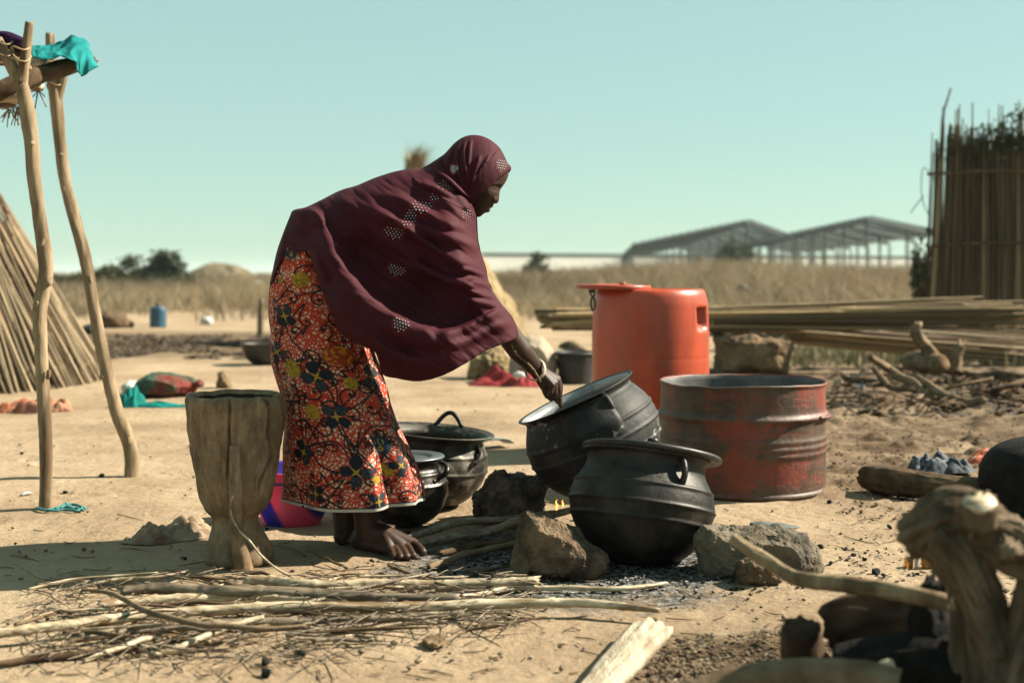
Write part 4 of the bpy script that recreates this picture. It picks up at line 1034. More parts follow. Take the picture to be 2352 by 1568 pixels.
# wide open pot further back
oc = Vector(((985 - CX) / F * 4.22, 4.22, 0))
op = thing('open_pot', 'wide brown sooted open pot with upright loop handles', 'pot', oc)
Mo = frame(oc, 0, 5, 0)
oo = [(.001, 0), (.06, .003), (.12, .03), (.165, .085), (.182, .14), (.178, .175), (.168, .205), (.160, .225), (.178, .240), (.196, .246), (.197, .250), (.190, .251), (.172, .244)]
oi = [(.172, .244), (.155, .222), (.170, .175), (.172, .14), (.155, .09), (.11, .04), (.001, .012)]
pot(op, None, Mo, oo, oi, (.13, .185), (POT_O, POT_O), seed=9)
handle(op, Mo, R(-38), .160, .155, .215, .034, .0085, POT_O, R(9))
for ang in (78,):
    P = [Mo @ Vector((math.cos(R(ang + q)) * .182, math.sin(R(ang + q)) * .182, .246 + .046 * math.sin(math.pi * u))) for u, q in zip(np.linspace(0, 1, 9), np.linspace(-15, 15, 9))]
    part('handle', tube(P, .008, 24, 8), POT_L, op)

# ------------------------------------------------------------------ hearth stones, firewood and flame
single('hearth_stone', rock_px([(1163, 1330), (1172, 1285), (1190, 1235), (1193, 1180), (1207, 1164), (1250, 1180), (1290, 1195), (1350, 1230), (1392, 1275), (1394, 1300), (1370, 1325), (1300, 1334)], 3.28, .085, 3, sub=6, noise_amp=.015, noise_scale=13, smoothing=1), M['stone'], 'brown hearth stone with a sharp peak, against the squat pot', 'stone')
single('hearth_stone', rock_px([(1596, 1300), (1594, 1230), (1612, 1207), (1700, 1206), (1790, 1209), (1855, 1220), (1884, 1250), (1892, 1300), (1876, 1328), (1700, 1338), (1610, 1332)], 3.29, .085, 5, sub=6, noise_amp=.014, noise_scale=13, smoothing=1), M['stone_grey'], 'long flat topped grey hearth stone beside the squat pot', 'stone')
single('hearth_stone', rock_px([(1694, 1342), (1688, 1310), (1698, 1288), (1730, 1282), (1772, 1280), (1790, 1300), (1792, 1330), (1760, 1346)], 3.165, .035, 8, sub=5, noise_amp=.008, noise_scale=22, smoothing=1), M['stone'], 'small brown stone chip leaning on the long grey stone', 'stone')
single('hearth_stone', rock_px([(1086, 1190), (1084, 1150), (1105, 1120), (1122, 1095), (1150, 1084), (1200, 1092), (1245, 1110), (1258, 1150), (1255, 1195), (1170, 1200)], 3.98, .11, 11, sub=6, noise_amp=.028, noise_scale=13, smoothing=1), M['stone_dark'], 'rough soot blackened stone between the open pot and the tipped pot', 'stone')
single('hearth_stone', rock_px([(1390, 1190), (1390, 1120), (1440, 1100), (1520, 1110), (1540, 1190)], 4.02, .08, 13, sub=4, noise_amp=.014, noise_scale=13), M['stone_dark'], 'dark stone hidden behind the squat pot under the tipped pot', 'stone')
single('slate_chip', rock_px([(1720, 1212), (1722, 1199), (1750, 1197), (1800, 1203), (1838, 1210), (1830, 1214)], 3.78, .03, 2, sub=4, noise_amp=.003, noise_scale=20), basic('blue_slate', (.11, .13, .13), (.20, .22, .215), 12, bs=.5), 'flat blue grey chip of stone beyond the long grey stone', 'stone')

def stick(name, label, pts, rad, mat, group=None, nodes=0, wob=.08, n=None, seed=0, seg=8):
    P = [GP(p[0], p[1], p[2] if len(p) > 2 else .008) for p in pts]
    for q in P: q.z += gzs(q.x, q.y)
    if name == 'twig': return single(name, tube(P, rad, n or max(12, 10 * len(P)), seg, wob=wob, seed=seed, nodes=nodes), M[mat], label, 'stick', group)
    rk_ = random.Random(seed + 500); Q = []
    for i_, q in enumerate(catmull(P, max(len(P), 10))): Q.append(Vector(q) + Vector((0, rk_.uniform(-.004, .004), rk_.uniform(-.002, .002))))
    return single(name, rough(Q, rad if isinstance(rad, (list, tuple)) else [rad, rad], (n or 60) + 20, 16, .14, .12, seed, .35, 1.6, nodes), M[mat], label, 'stick', group)
FW = 'firewood feeding the hearth'
stick('fire_log', 'long weathered firewood cane running from the foot to the hearth', [(918, 1238, .035), (985, 1215, .04), (1080, 1193, .05), (1180, 1186, .055), (1290, 1172, .06)], [.009, .010, .0105, .010, .008], 'cane_grey', FW, 5, seed=1)
stick('fire_log', 'thick grey firewood branch, lowest of the pair behind the peaked stone', [(925, 1250, .018), (1000, 1236, .02), (1100, 1222, .022), (1200, 1190, .05), (1310, 1168, .06)], [.010, .012, .013, .013, .010], 'cane_grey', FW, 4, .15, seed=2)
stick('fire_log', 'dark firewood branch lying in the ash below the peaked stone', [(1010, 1262, .012), (1100, 1245, .014), (1200, 1232, .02), (1290, 1215, .03)], [.008, .010, .011, .009], 'darkwood', FW, 0, .15, seed=3)
stick('fire_log', 'pale bark branch with a sunlit length and a dark end in the ash', [(985, 1298, .012), (1040, 1276, .018), (1100, 1258, .02), (1180, 1240, .02)], [.007, .0095, .010, .009], 'midwood', FW, 0, .12, seed=4)
fl = thing('fire', 'small orange flame burning under the tipped pot', 'fire', W(1278, 1172, 3.62))
fm, n_, l_, b_ = new_mat('flame'); em = n_.new('ShaderNodeEmission'); em.inputs[0].default_value = (1, .22, .03, 1); em.inputs[1].default_value = 2.2; l_.new(em.outputs[0], n_['Material Output'].inputs[0])
for (x, y, s, hgt) in ((1278, 1166, .007, .024), (1292, 1160, .005, .016)):
    c = W(x, y, 3.62); part('flame_tongue', tube([c + Vector((0, 0, -s)), c + Vector((s * .3, 0, hgt * .3)), c + Vector((-s * .2, 0, hgt * .7)), c + Vector((s * .4, 0, hgt))], [s * .3, s, s * .5, s * .05], 14, 8, flat=.5), fm, fl)

# ------------------------------------------------------------------ the spread of cut sticks
SG = 'cut sticks spread on the ground'
def gpz(pts, z): return [(p[0], p[1], z) if len(p) < 3 else p for p in pts]
stick('cane', 'longest pale jointed cane of the stick pile, split at its end', gpz([(-40, 1462), (0, 1457), (135, 1442), (330, 1413), (586, 1395), (820, 1391), (1100, 1385), (1300, 1383), (1440, 1394), (1512, 1400)], .030), [.0095, .0105, .011, .0115, .012, .012, .0115, .011, .010, .006], 'cane', SG, 9, .03, 120, 1, 10)
stick('cane', 'thick dark grey jointed cane lying along the stick pile', gpz([(278, 1358), (345, 1352), (513, 1360), (640, 1358), (770, 1362), (900, 1364), (1050, 1372)], .034), [.010, .0145, .0135, .013, .0135, .012, .010], 'cane_grey', SG, 6, .08, 90, 2, 10)
stick('cane', 'pale cane with a broken hooked end, in the middle of the stick pile', gpz([(231, 1390), (245, 1388), (310, 1381), (420, 1376), (520, 1370), (640, 1374), (800, 1376)], .022), [.011, .010, .0105, .0105, .010, .009, .008], 'cane', SG, 5, .05, 80, 3, 10)
stick('cane', 'pale grey cane with a cut end near the mortar', gpz([(565, 1334), (640, 1337), (700, 1342), (800, 1342), (900, 1336), (1050, 1332), (1232, 1327)], .030), [.013, .0125, .012, .0115, .011, .011, .009], 'cane', SG, 6, .06, 90, 4, 10)
stick('cane', 'split pale straw cane beside the peaked stone', gpz([(905, 1350), (1000, 1344), (1091, 1340), (1180, 1336), (1236, 1329)], .018), [.006, .010, .012, .010, .006], 'cane', SG, 3, .2, 50, 5, 8)
stick('cane', 'dull brown cane at the front of the stick pile', gpz([(183, 1466), (260, 1452), (330, 1444), (513, 1431), (732, 1419), (900, 1412), (1060, 1406)], .020), [.010, .0105, .010, .010, .009, .008, .006], 'cane_grey', SG, 6, .06, 80, 6)
stick('branch', 'thin grey branch crossing over the canes in a long curve', gpz([(188, 1356), (225, 1360), (264, 1366), (290, 1380), (319, 1397), (384, 1417), (450, 1430), (560, 1440), (700, 1434)], .055), [.003, .0045, .006, .0065, .006, .006, .0055, .005, .003], 'midwood', SG, 0, .1, 70, 7)
stick('branch', 'straight pale twig slanting forward out of the stick pile', gpz([(340, 1507, .006), (420, 1480, .02), (513, 1442, .035), (604, 1412, .05)], .02), [.0055, .007, .0075, .006], 'cane', SG, 0, .1, 40, 8)
stick('branch', 'long slender brown stick trailing from the pile to the hearth ash', gpz([(1060, 1372), (1140, 1352), (1219, 1345), (1347, 1346), (1457, 1346), (1530, 1336)], .012), [.005, .006, .0065, .006, .006, .004], 'cane', SG, 0, .1, 50, 9)
stick('branch', 'dark crooked branch with a gnarled root at the pile edge', gpz([(440, 1326, .006), (475, 1334, .006), (510, 1342, .008), (528, 1346, .02), (560, 1348, .02), (600, 1352, .015)], .01), [.002, .003, .0035, .009, .008, .005], 'darkwood', SG, 0, .35, 50, 10)
stick('branch', 'pale curved stick along the front of the stick pile', gpz([(195, 1518, .006), (300, 1480, .02), (360, 1462), (420, 1462), (480, 1472)], .02), [.004, .006, .006, .005, .003], 'cane', SG, 0, .1, 50, 11)
stick('branch', 'dark weathered stick lying furthest forward, running out of the pile', gpz([(-20, 1530), (60, 1520), (146, 1508), (260, 1496), (360, 1478), (480, 1466)], .010), [.006, .0075, .008, .007, .006, .004], 'darkwood', SG, 0, .15, 50, 12)
stick('branch', 'brown twig stuck up aslant between the foot and the pile', gpz([(705, 1262, .03), (745, 1280, .02), (798, 1304, .008)], .02), [.002, .003, .004], 'darkwood', SG, 0, .1, 24, 13)
rnd = random.Random(77)
TW = 'thin twigs of the stick pile'
for i in range(84):
    xc = rnd.uniform(150, 1180); yc = rnd.choice((rnd.uniform(1315, 1350), rnd.uniform(1385, 1490), rnd.uniform(1400, 1475)))
    if xc > 900 and yc > 1440: yc -= 60
    L = rnd.uniform(90, 330); sl = rnd.gauss(-.05, .09)
    if rnd.random() < .22: sl = rnd.uniform(-.45, .4); L *= .5
    z0, z1 = rnd.uniform(.004, .03), rnd.uniform(.004, .045)
    pts = []
    for u in (-.5, -.17, .17, .5):
        pts.append((xc + L * u, yc + sl * L * u + rnd.uniform(-5, 5), z0 + (z1 - z0) * (u + .5)))
    r0 = rnd.uniform(.0016, .0055)
    stick('twig', 'thin dry twig lying loose among the cut canes', pts, [r0, r0 * .95, r0 * .8, r0 * .4], rnd.choice(('cane', 'midwood', 'darkwood', 'cane_grey', 'cane')), TW, 0, .12, 22, i, 6)
# hair fine twig ends nobody could count
vs_ = []
for i in range(640):
    x = rnd.uniform(60, 1230); y = rnd.uniform(1305, 1520) if x < 800 else rnd.uniform(1300, 1430)
    L = rnd.uniform(20, 110); sl = rnd.gauss(-.03, .18)
    if rnd.random() < .2: sl = rnd.uniform(-.9, .9)
    z0 = rnd.uniform(.002, .03)
    P = [GP(x + L * u, y + sl * L * u + rnd.uniform(-4, 4), max(.002, z0 + rnd.uniform(-.012, .02))) for u in (-.5, 0, .5)]
    vs_.append(tube(P, [.0011, .0016, .0007], 6, 4))
single('twig_litter', merge(*vs_), M['cane_grey'], 'tangle of hair thin twig ends all through the stick pile', 'twigs', kind='stuff')
vs_ = []
for i in range(140):
    x = rnd.uniform(0, 2352); y = rnd.uniform(1180, 1560)
    if 1180 < x < 1600 and y < 1320: continue
    L = rnd.uniform(15, 80); sl = rnd.gauss(0, .25)
    P = [GP(x + L * u, y + sl * L * u + rnd.uniform(-3, 3), .004 + gzs(*GP(x, y)[:2])) for u in (-.5, 0, .5)]
    vs_.append(tube(P, [.0012, .0018, .0008], 6, 4))
single('straw_litter', merge(*vs_), M['midwood'], 'stray straws and twig scraps over the open yard', 'straws', kind='stuff')
# single charcoal lumps
cl = [(2042, 1215, .011), (1842, 1255, .010), (1862, 1263, .012), (1885, 1262, .010), (1905, 1300, .010), (2012, 1320, .012), (2030, 1327, .009), (1790, 1222, .009), (1960, 1280, .008), (1985, 1290, .008), (688, 1508, .014), (612, 1527, .011), (614, 1556, .014), (126, 1520, .012), (150, 1130, .010), (233, 1095, .012), (50, 1040, .011), (612, 1218, .006), (425, 1290, .007), (1905, 1155, .011), (2072, 1152, .010), (660, 1492, .010)]
for i, (x, y, s) in enumerate(cl):
    c = GP(x, y); r_ = random.Random(i)
    v, f = hull([(c.x + r_.uniform(-1, 1) * s, c.y + r_.uniform(-1, 1) * s, gzs(c.x, c.y) + s * .5 + r_.uniform(-.7, .8) * s) for _ in range(16)], 2, s * .15, 60, i, 1)
    single('charcoal_lump', (v, f), M['soot'], 'single lump of black charcoal lying on the earth', 'charcoal', 'loose charcoal lumps')
# ------------------------------------------------------------------ orange plastic barrel
def plastic_mat():
    m, n, l, b = new_mat('sunbleached_orange_plastic')
    v = coords(n, l)
    f = nz(n, l, v, 5, 7, .65); sc_ = nz(n, l, coords(n, l, (1, 1, .25)), 30, 6, .7)
    col = ramp(n, l, f, [(.3, (.62, .070, .018)), (.7, (.78, .105, .030))])
    col = mixc(n, l, ramp(n, l, sc_, [(.62, (0, 0, 0)), (.78, (.5, .5, .5))]), col, (.30, .10, .05))
    col = mixc(n, l, ramp(n, l, nz(n, l, v, 90, 3), [(.27, (.6, .6, .6)), (.31, (0, 0, 0))]), col, (.12, .035, .02))
    gr = nz(n, l, coords(n, l, (1, 1, .5)), 3.2, 8, .7, .5); col = mixc(n, l, ramp(n, l, gr, [(.42, (0, 0, 0)), (.62, (.9, .9, .9))]), col, (.36, .060, .022))
    fd = nz(n, l, coords(n, l, (6, 6, .6)), 9, 6, .75); col = mixc(n, l, ramp(n, l, fd, [(.56, (0, 0, 0)), (.70, (.55, .55, .55))]), col, (.66, .17, .07))
    l.new(col, b.inputs['Base Color']); b.inputs['Roughness'].default_value = .38
    b.inputs['Subsurface Weight'].default_value = .25; b.inputs['Subsurface Radius'].default_value = (.05, .012, .006); b.inputs['Subsurface Scale'].default_value = .4
    bump(n, l, b, sc_, .08, .002)
    return m
PL = plastic_mat()
Yo = 5.50; oc = Vector(((1494 - CX) / F * Yo, Yo, 0))
ob = thing('plastic_barrel', 'bright orange plastic barrel with moulded hand grips', 'barrel', oc)
rb = 134.0 / F * Yo; ht = H - (662 - HY) / F * (Yo - .05)
bp = [(.001, 0), (rb * .86, 0), (rb * .93, .012), (rb * .965, .04), (rb * .985, .10), (rb, .25), (rb, .405), (rb * .993, .41), (rb, .415), (rb * 1.0, .50), (rb * .99, ht - .13), (rb * .972, ht - .06), (rb * .945, ht - .025), (rb * .90, ht - .004), (rb * .84, ht), (rb * .80, ht - .004), (rb * .79, ht - .02), (rb * .74, ht - .022), (rb * .72, ht - .03), (.001, ht - .032)]
pd = []
for i in range(len(bp) - 1):
    (a0, z0), (a1, z1) = bp[i], bp[i + 1]; k = max(1, int(math.hypot(a1 - a0, z1 - z0) / .006))
    pd += [(a0 + (a1 - a0) * j / k, z0 + (z1 - z0) * j / k) for j in range(k)]
pd.append(bp[-1]); pa = np.array(pd)
for _ in range(2): pa[1:-1] = (pa[:-2] + 2 * pa[1:-1] + pa[2:]) / 4
def gripfn(V):
    V = V.copy(); a = np.arctan2(V[:, 1], V[:, 0]); z = V[:, 2]; r = np.hypot(V[:, 0], V[:, 1]) + 1e-9
    for a0 in (R(-33), R(147)):
        da = (a - a0 + np.pi) % (2 * np.pi) - np.pi
        g = (1 - sm(.155, .215, np.abs(da))) * sm(ht - .185, ht - .125, z) * (1 - sm(ht - .085, ht - .078, z))
        deep = .058 * g * (r > rb * .9)
        V[:, 0] *= 1 - deep / r; V[:, 1] *= 1 - deep / r
    q = 1 + .006 * (fbm(np.cos(a) + 3, np.sin(a) + z * 2, 2, 5) - .5) * 2
    V[:, 0] *= q; V[:, 1] *= q
    return V
v, f = lathe([tuple(q) for q in pa], 200, gripfn); part('barrel_body', (v + np.array(oc), f), PL, ob)
lc_ = W(1408, 661, 5.44)
lt = thing('barrel_lid', 'orange barrel lid pushed half off the barrel mouth', 'lid', (lc_.x, lc_.y, ht))
Ml = frame(Vector((lc_.x, lc_.y, ht + .002)), 0, 1.2, 0)
v, f = lathe(dense([(.001, .016), (.06, .017), (.09, .012), (.12, .011), (.155, .013), (.160, .008), (.160, -.004), (.152, -.006), (.145, .001), (.001, .003)], .004), 60)
part('lid_plate', xform((v, f), Ml), PL, lt)
part('latch_tab', xform(box(-.012, .012, -.02, .02, .0125, .02), Ml @ Matrix.Translation((.035, -.05, .003))), PL, lt)
Y_ = 5.32
ch = thing('iron_shackle', 'black iron latch with a long link hanging from the barrel lid', 'latch', W(1360, 712, Y_))
def ring(cx, cy, w, h, rad): return tube([W(cx, cy, Y_) + Vector((math.cos(a) * w, .004 * math.sin(a), math.sin(a) * h)) for a in np.linspace(0, 2 * math.pi, 25)], rad, seg=7, cap=False)
part('link', ring(1362, 697, .0085, .026, .0042), M['black'], ch)
part('link', ring(1361, 674, .008, .012, .0038), M['black'], ch)
part('hasp', box(*(lambda c: (c.x - .016, c.x + .012, Y_ - .004, Y_ + .006, c.z - .008, c.z + .006))(W(1361, 668, Y_))), M['black'], ch, smooth=False)

# ------------------------------------------------------------------ rusty red half drum
def drum_mat():
    m, n, l, b = new_mat('rusted_red_paint')
    v = coords(n, l); vz = coords(n, l, (1, 1, .3)); vh = coords(n, l, (.35, .35, 2.4))
    red = ramp(n, l, nz(n, l, v, 6, 6), [(.3, (.22, .034, .016)), (.7, (.36, .062, .028))])
    rust = ramp(n, l, nz(n, l, v, 22, 7, .7), [(.3, (.035, .019, .011)), (.65, (.15, .080, .045))])
    mk = nz(n, l, vz, 8, 9, .72, .5); mh = nz(n, l, vh, 5, 6, .7)
    k = ramp(n, l, mth(n, l, 'MULTIPLY_ADD', mh, .55, mth(n, l, 'MULTIPLY', mk, .6)), [(.51, (0, 0, 0)), (.60, (1, 1, 1))])
    col = mixc(n, l, k, red, rust)
    col = mixc(n, l, ramp(n, l, nz(n, l, v, 55, 6, .75), [(.56, (0, 0, 0)), (.64, (.8, .8, .8))]), col, (.05, .032, .022))
    l.new(col, b.inputs['Base Color']); b.inputs['Roughness'].default_value = .55; b.inputs['Metallic'].default_value = .1
    bump(n, l, b, mth(n, l, 'ADD', k, nz(n, l, v, 60, 5)), .4, .003)
    return m
DR = drum_mat()
Yd = H * F / (1152 - HY) + .295
dc = Vector(((1706 - CX) / F * Yd, Yd, 0))
dr = thing('rusty_drum', 'rusty red half oil drum with rolled hoops, open at the top', 'drum', dc)
rd = 190.0 / F * Yd; dh = H - (873 - HY) / F * Yd
op_ = [(.001, .004), (rd * .97, .004), (rd * 1.004, .0), (rd * 1.006, .012), (rd * .99, .018)]
z = .018
zs = np.arange(.02, dh - .012, .004)
def hoop(z):
    r = rd * .985
    r += .011 * math.exp(-((z - dh * .70) / .012) ** 2)
    for q, a in ((.50, .004), (.44, .005), (.38, .004)): r += a * math.exp(-((z - dh * q) / .010) ** 2)
    return r
op_ += [(hoop(z), z) for z in zs] + [(rd * .99, dh - .010), (rd * 1.0, dh - .006), (rd * .998, dh), (rd * .985, dh + .001), (rd * .975, dh - .005)]
ip_ = [(rd * .975, dh - .005)] + [(hoop(z) - .006, z) for z in zs[::-1]] + [(.001, .02)]
def dfn(V):
    V = V.copy(); a = np.arctan2(V[:, 1], V[:, 0]); z = V[:, 2]
    q = 1 + .016 * (fbm(np.cos(a) * 1.2 + 3, np.sin(a) * 1.2 + z * 2.2, 3, 5) - .5) * 2
    V[:, 0] *= q; V[:, 1] *= q
    V[:, 2] += np.where(z > dh - .02, .007 * (fbm(np.cos(a) * 2 + 13, np.sin(a) * 2, 3, 9) - .5) * 2, 0)
    return V
v, f = lathe(op_, 128, dfn); part('drum_wall', (v + np.array(dc), f), DR, dr)
v, f = lathe(ip_, 128, dfn); part('drum_interior', (v + np.array(dc), f), basic('grey_drum_inside', (.10, .10, .10), (.24, .23, .22), 9, rough=.7, metal=.1, c3=(.08, .06, .05)), dr)
part('hoop_dent', tube([dc + Vector((math.cos(a) * (rd + .006), math.sin(a) * (rd + .006), dh * .70 + .003 * math.sin(5 * a))) for a in np.linspace(R(-40), R(8), 20)], .006, seg=6, wob=.5), DR, dr)

# ------------------------------------------------------------------ log pile by the fence
def branch(label, pts, rad, mat='midwood', Y0=None, n=None, seed=0, wob=.16, cat='branch', group='branches in the woodpile', name='branch', seg=9):
    P = []
    for p in pts:
        if Y0 is None: q = GP(p[0], p[1], p[2] if len(p) > 2 else .03); q.z += gzs(q.x, q.y)
        else: q = W(p[0], p[1], p[2] if len(p) > 2 else Y0)
        P.append(q)
    return single(name, rough(P, rad, (n or 12 * len(P)) + 20, 36, .16, .12, seed, .6, .25), M[mat], label, cat, group)
branch('pale forked branch propped up highest on the woodpile', [(1998, 821, .25), (2042, 850, .16), (2072, 868, .13), (2101, 880, .11), (2130, 906, .05), (2174, 924, .02)], [.020, .024, .026, .024, .016, .009], seed=1)
branch('short grey branch bent like an elbow in the woodpile', [(2004, 842, .16), (2026, 868, .09), (2048, 888, .04), (2100, 894, .04), (2130, 905, .03)], [.018, .02, .02, .016, .012], seed=2)
branch('thick grey branch pointing forward out of the woodpile', [(2108, 874, .12), (2160, 905, .06), (2218, 923, .04), (2258, 936, .03)], [.022, .027, .027, .022], seed=3)
branch('long thin thorny branch crossing the front of the woodpile', [(2024, 945, .01), (2095, 919, .03), (2154, 897, .07), (2218, 882, .11), (2280, 873, .13)], [.009, .012, .013, .012, .010], seed=4)
branch('dark log at the back of the woodpile by the fence', [(2190, 850, .05), (2248, 868, .06), (2300, 866, .08), (2420, 880, .08)], [.03, .035, .035, .03], 'darkwood', seed=5)
branch('dark straight branch lying under the woodpile', [(1935, 874, .04), (2002, 874, .06), (2080, 886, .05), (2160, 890, .04)], [.018, .022, .02, .014], 'darkwood', seed=6)
branch('brown branch curving along the far end of the woodpile', [(2230, 912, .02), (2300, 890, .08), (2352, 880, .1), (2420, 860, .12)], [.014, .018, .02, .018], 'darkwood', seed=7)
branch('slim branch lying along the back of the woodpile', [(2060, 850, .06), (2120, 852, .07), (2180, 858, .06), (2230, 862, .05)], [.012, .016, .016, .012], 'midwood', seed=8)
branch('dark twig pile stick at the right end of the woodpile', [(2240, 900, .03), (2290, 905, .03), (2340, 890, .05), (2400, 900, .04)], [.012, .016, .016, .014], 'darkwood', seed=9)
rnd = random.Random(31); vs_ = []
for i in range(110):
    x = rnd.uniform(1930, 2400); y = rnd.uniform(850, 925); L = rnd.uniform(20, 80); sl = rnd.gauss(.1, .5)
    P = [GP(x + L * u, y + sl * L * u * .4, rnd.uniform(.01, .09)) for u in (-.5, 0, .5)]
    vs_.append(tube(P, [.004, .006, .003], 6, 5))
single('brushwood', merge(*vs_), M['darkwood'], 'dark tangle of thin brushwood under the thick branches', 'brushwood', kind='stuff')
gl = thing('gnarled_log', 'gnarled short log with a sawn face and an upright stub', 'log', GP(2140, 858))
Yg = 8.7
part('log_body', rough([W(2086, 830, 8.98), W(2120, 832, 8.8), W(2160, 838, 8.62)], [.06, .072, .068], 30, 30, .22, .16, 3, .8, .2), M['midwood'], gl)
part('sawn_face', tube([W(2160, 838, 8.618), W(2161, 838.2, 8.61)], .058, seg=14, wob=.1, seed=3), basic('sawn_wood', (.16, .085, .04), (.34, .21, .11), 16, rough=.9), gl)
part('stub', rough([W(2142, 822, 8.75), W(2126, 796, 8.75), W(2112, 780, 8.72), W(2104, 764, 8.7), W(2108, 744, 8.7)], [.050, .046, .040, .037, .030], 40, 28, .3, .18, 5, .8, 1.2), M['midwood'], gl)
part('stub', rough([W(2190, 850, 8.8), W(2196, 820, 8.8), W(2208, 793, 8.8)], [.052, .042, .030], 30, 24, .3, .2, 6, .8, 1.2), M['midwood'], gl)
# pale rubbish near the drum
for i, (x, y, mt, lb) in enumerate(((1950, 888, 'white', 'white plastic cup tossed beside the woodpile'), (1925, 892, 'cane', 'pale wood chip at the foot of the drum side woodpile'), (1975, 900, 'pale', 'crumpled pale green plastic beside the woodpile'))):
    g = GP(x, y); r_ = random.Random(i); single(('plastic_cup', 'wood_chip', 'plastic_scrap')[i], hull([(g.x + r_.uniform(-.035, .035), g.y + r_.uniform(-.03, .03), .03 + r_.uniform(-.03, .05)) for _ in range(14)], 3, .006, 30, i), M[mt], lb, ('cup', 'wood chip', 'plastic')[i])

# ------------------------------------------------------------------ right hand ground: log, cloths, upturned pot
branch('stout bark covered log lying alone on the bare soil', [(1990, 1097, .05), (2040, 1106, .055), (2100, 1112, .055), (2180, 1124, .05), (2262, 1130, .05)], [.040, .050, .046, .042, .034], 'darkwood', seed=11, cat='log', group=None, name='log', seg=14)
def check_mat():
    m, n, l, b = new_mat('checked_cloth')
    v = coords(n, l, (1, 1, 1)); w = n.new('ShaderNodeTexChecker'); w.inputs['Scale'].default_value = 55; l.new(v, w.inputs[0])
    col = mixc(n, l, w.outputs['Fac'], (.015, .03, .07), (.20, .23, .25)); col = mixc(n, l, ramp(n, l, nz(n, l, v, 9), [(.4, (0, 0, 0)), (.6, (1, 1, 1))]), col, (.02, .035, .05))
    l.new(col, b.inputs['Base Color']); b.inputs['Roughness'].default_value = .8; return m
g = GP(2165, 1112); single('checked_cloth', merge(heap(g.x, g.y + .13, .21, .085, .16, 5, 8), heap(g.x + .07, g.y + .10, .16, .05, .12, 9, 8)), check_mat(), 'blue and white checked cloth crumpled behind the bark log', 'cloth')
g = GP(2290, 1066); single('orange_netting', merge(heap(g.x - .03, g.y + .03, .22, .05, .16, 6, 9), heap(g.x + .13, g.y + .1, .3, .03, .16, 16, 9)), M['net'], 'bright orange netting bag lying on the soil', 'netting')
bpc = Vector(((2385 - CX) / F * 4.12, 4.12, 0))
bp_ = thing('upturned_pot', 'large soot black pot turned upside down at the yard edge', 'pot', bpc)
v, f = lathe(ridge(dense([(.195, 0), (.192, .01), (.172, .02), (.168, .035), (.178, .07), (.182, .12), (.165, .17), (.125, .21), (.06, .235), (.001, .24)], .004), (.09, .14)), 72); part('pot_body', (v + np.array(bpc), f), M['char'], bp_)
handle(bp_, frame(bpc), R(190), .17, .03, .08, .03, .008, M['char'], R(8)); handle(bp_, frame(bpc), R(10), .17, .03, .08, .03, .008, M['char'], R(8))
# onion peel
on = GP(2112, 1305); pe = thing('onion_peel', 'brown onion skin with a white inner scale on the soil', 'peel', on)
def cup(c, r, a0, a1, tilt, col):
    V, Fc = [], []; na, nb = 14, 8
    for i in range(na + 1):
        for j in range(nb + 1):
            a = a0 + (a1 - a0) * i / na; b = -1.35 + 2.3 * j / nb
            rr = r * (1 + .08 * math.sin(5 * a + 2 * b))
            V.append((c.x + rr * math.cos(b) * math.cos(a), c.y + rr * math.cos(b) * math.sin(a), c.z + r * 1.0 + rr * math.sin(b) * 1.05))
    for i in range(na):
        for j in range(nb): a = i * (nb + 1) + j; Fc.append((a, a + nb + 1, a + nb + 2, a + 1))
    return np.array(V), Fc
ONM = basic('onion_skin', (.30, .11, .025), (.48, .22, .06), 30, (1, 1, .3), .35, bs=.3, trans=.4)
part('skin', cup(on + Vector((.016, 0, -.004)), .022, R(-140), R(60), 0, 0), ONM, pe); part('skin', cup(on + Vector((-.02, 0, -.004)), .018, R(60), R(260), 0, 0), ONM, pe)
part('white_scale', tube([on + Vector((-.014, -.012, .004)), on + Vector((-.012, -.016, .02)), on + Vector((-.004, -.013, .036))], [.005, .010, .004], 12, 8, flat=.4), M['white'], pe)

# ------------------------------------------------------------------ foreground wood
fg = 'firewood stacked nearest the yard corner'
branch('smooth pale forked branch sticking out over the yard', [(1682, 1234, 2.32), (1720, 1262, 2.30), (1765, 1290, 2.27), (1810, 1318, 2.24), (1850, 1332, 2.2), (1930, 1340, 2.15), (2020, 1352, 2.1), (2110, 1368, 2.05), (2240, 1400, 2.0)], [.0095, .012, .012, .0125, .015, .0145, .0135, .013, .013], 'pole', 1, 80, 21, .10, 'branch', fg, 'branch', 12)
gn = thing('gnarled_stump', 'gnarled grey tree stump with a forked limb and knots', 'stump', W(2290, 1690, 1.93))
GNW = basic('grey_gnarled_wood', (0.11, 0.078, 0.050), (0.30, 0.225, 0.15), 16, (1, 1, .45), 0.9, bs=1.0, bd=0.012, bscale=30)
def gnarl(vf, amp, sc, seed):
    v, f = vf; v = v.copy(); ctr = v.mean(0)
    for i in range(len(v)):
        p = Vector(v[i]) * sc + Vector((seed * 5.1, 0, 0)); d = mnoise.fractal(Vector((p.x, p.y, p.z * .5)), .9, 2.2, 4)
        e = mnoise.noise_vector(p * .6) * amp * .8
        v[i] += np.array(e) + np.array((d, d * .6, -d * .5)) * amp * .5
    return v, f
def gp_(name, pts, rad, seed, n=30, mat='midwood', wob=.25, seg=20): part(name, rough([W(*p) for p in pts], rad, n * 3, 56, .38, .34, seed, .8, .3), GNW, gn)
gp_('trunk', [(2300, 1745, 1.97), (2290, 1640, 1.97), (2280, 1540, 1.97), (2250, 1440, 1.97), (2228, 1372, 1.97)], [.085, .080, .066, .046, .030], 1, 40)
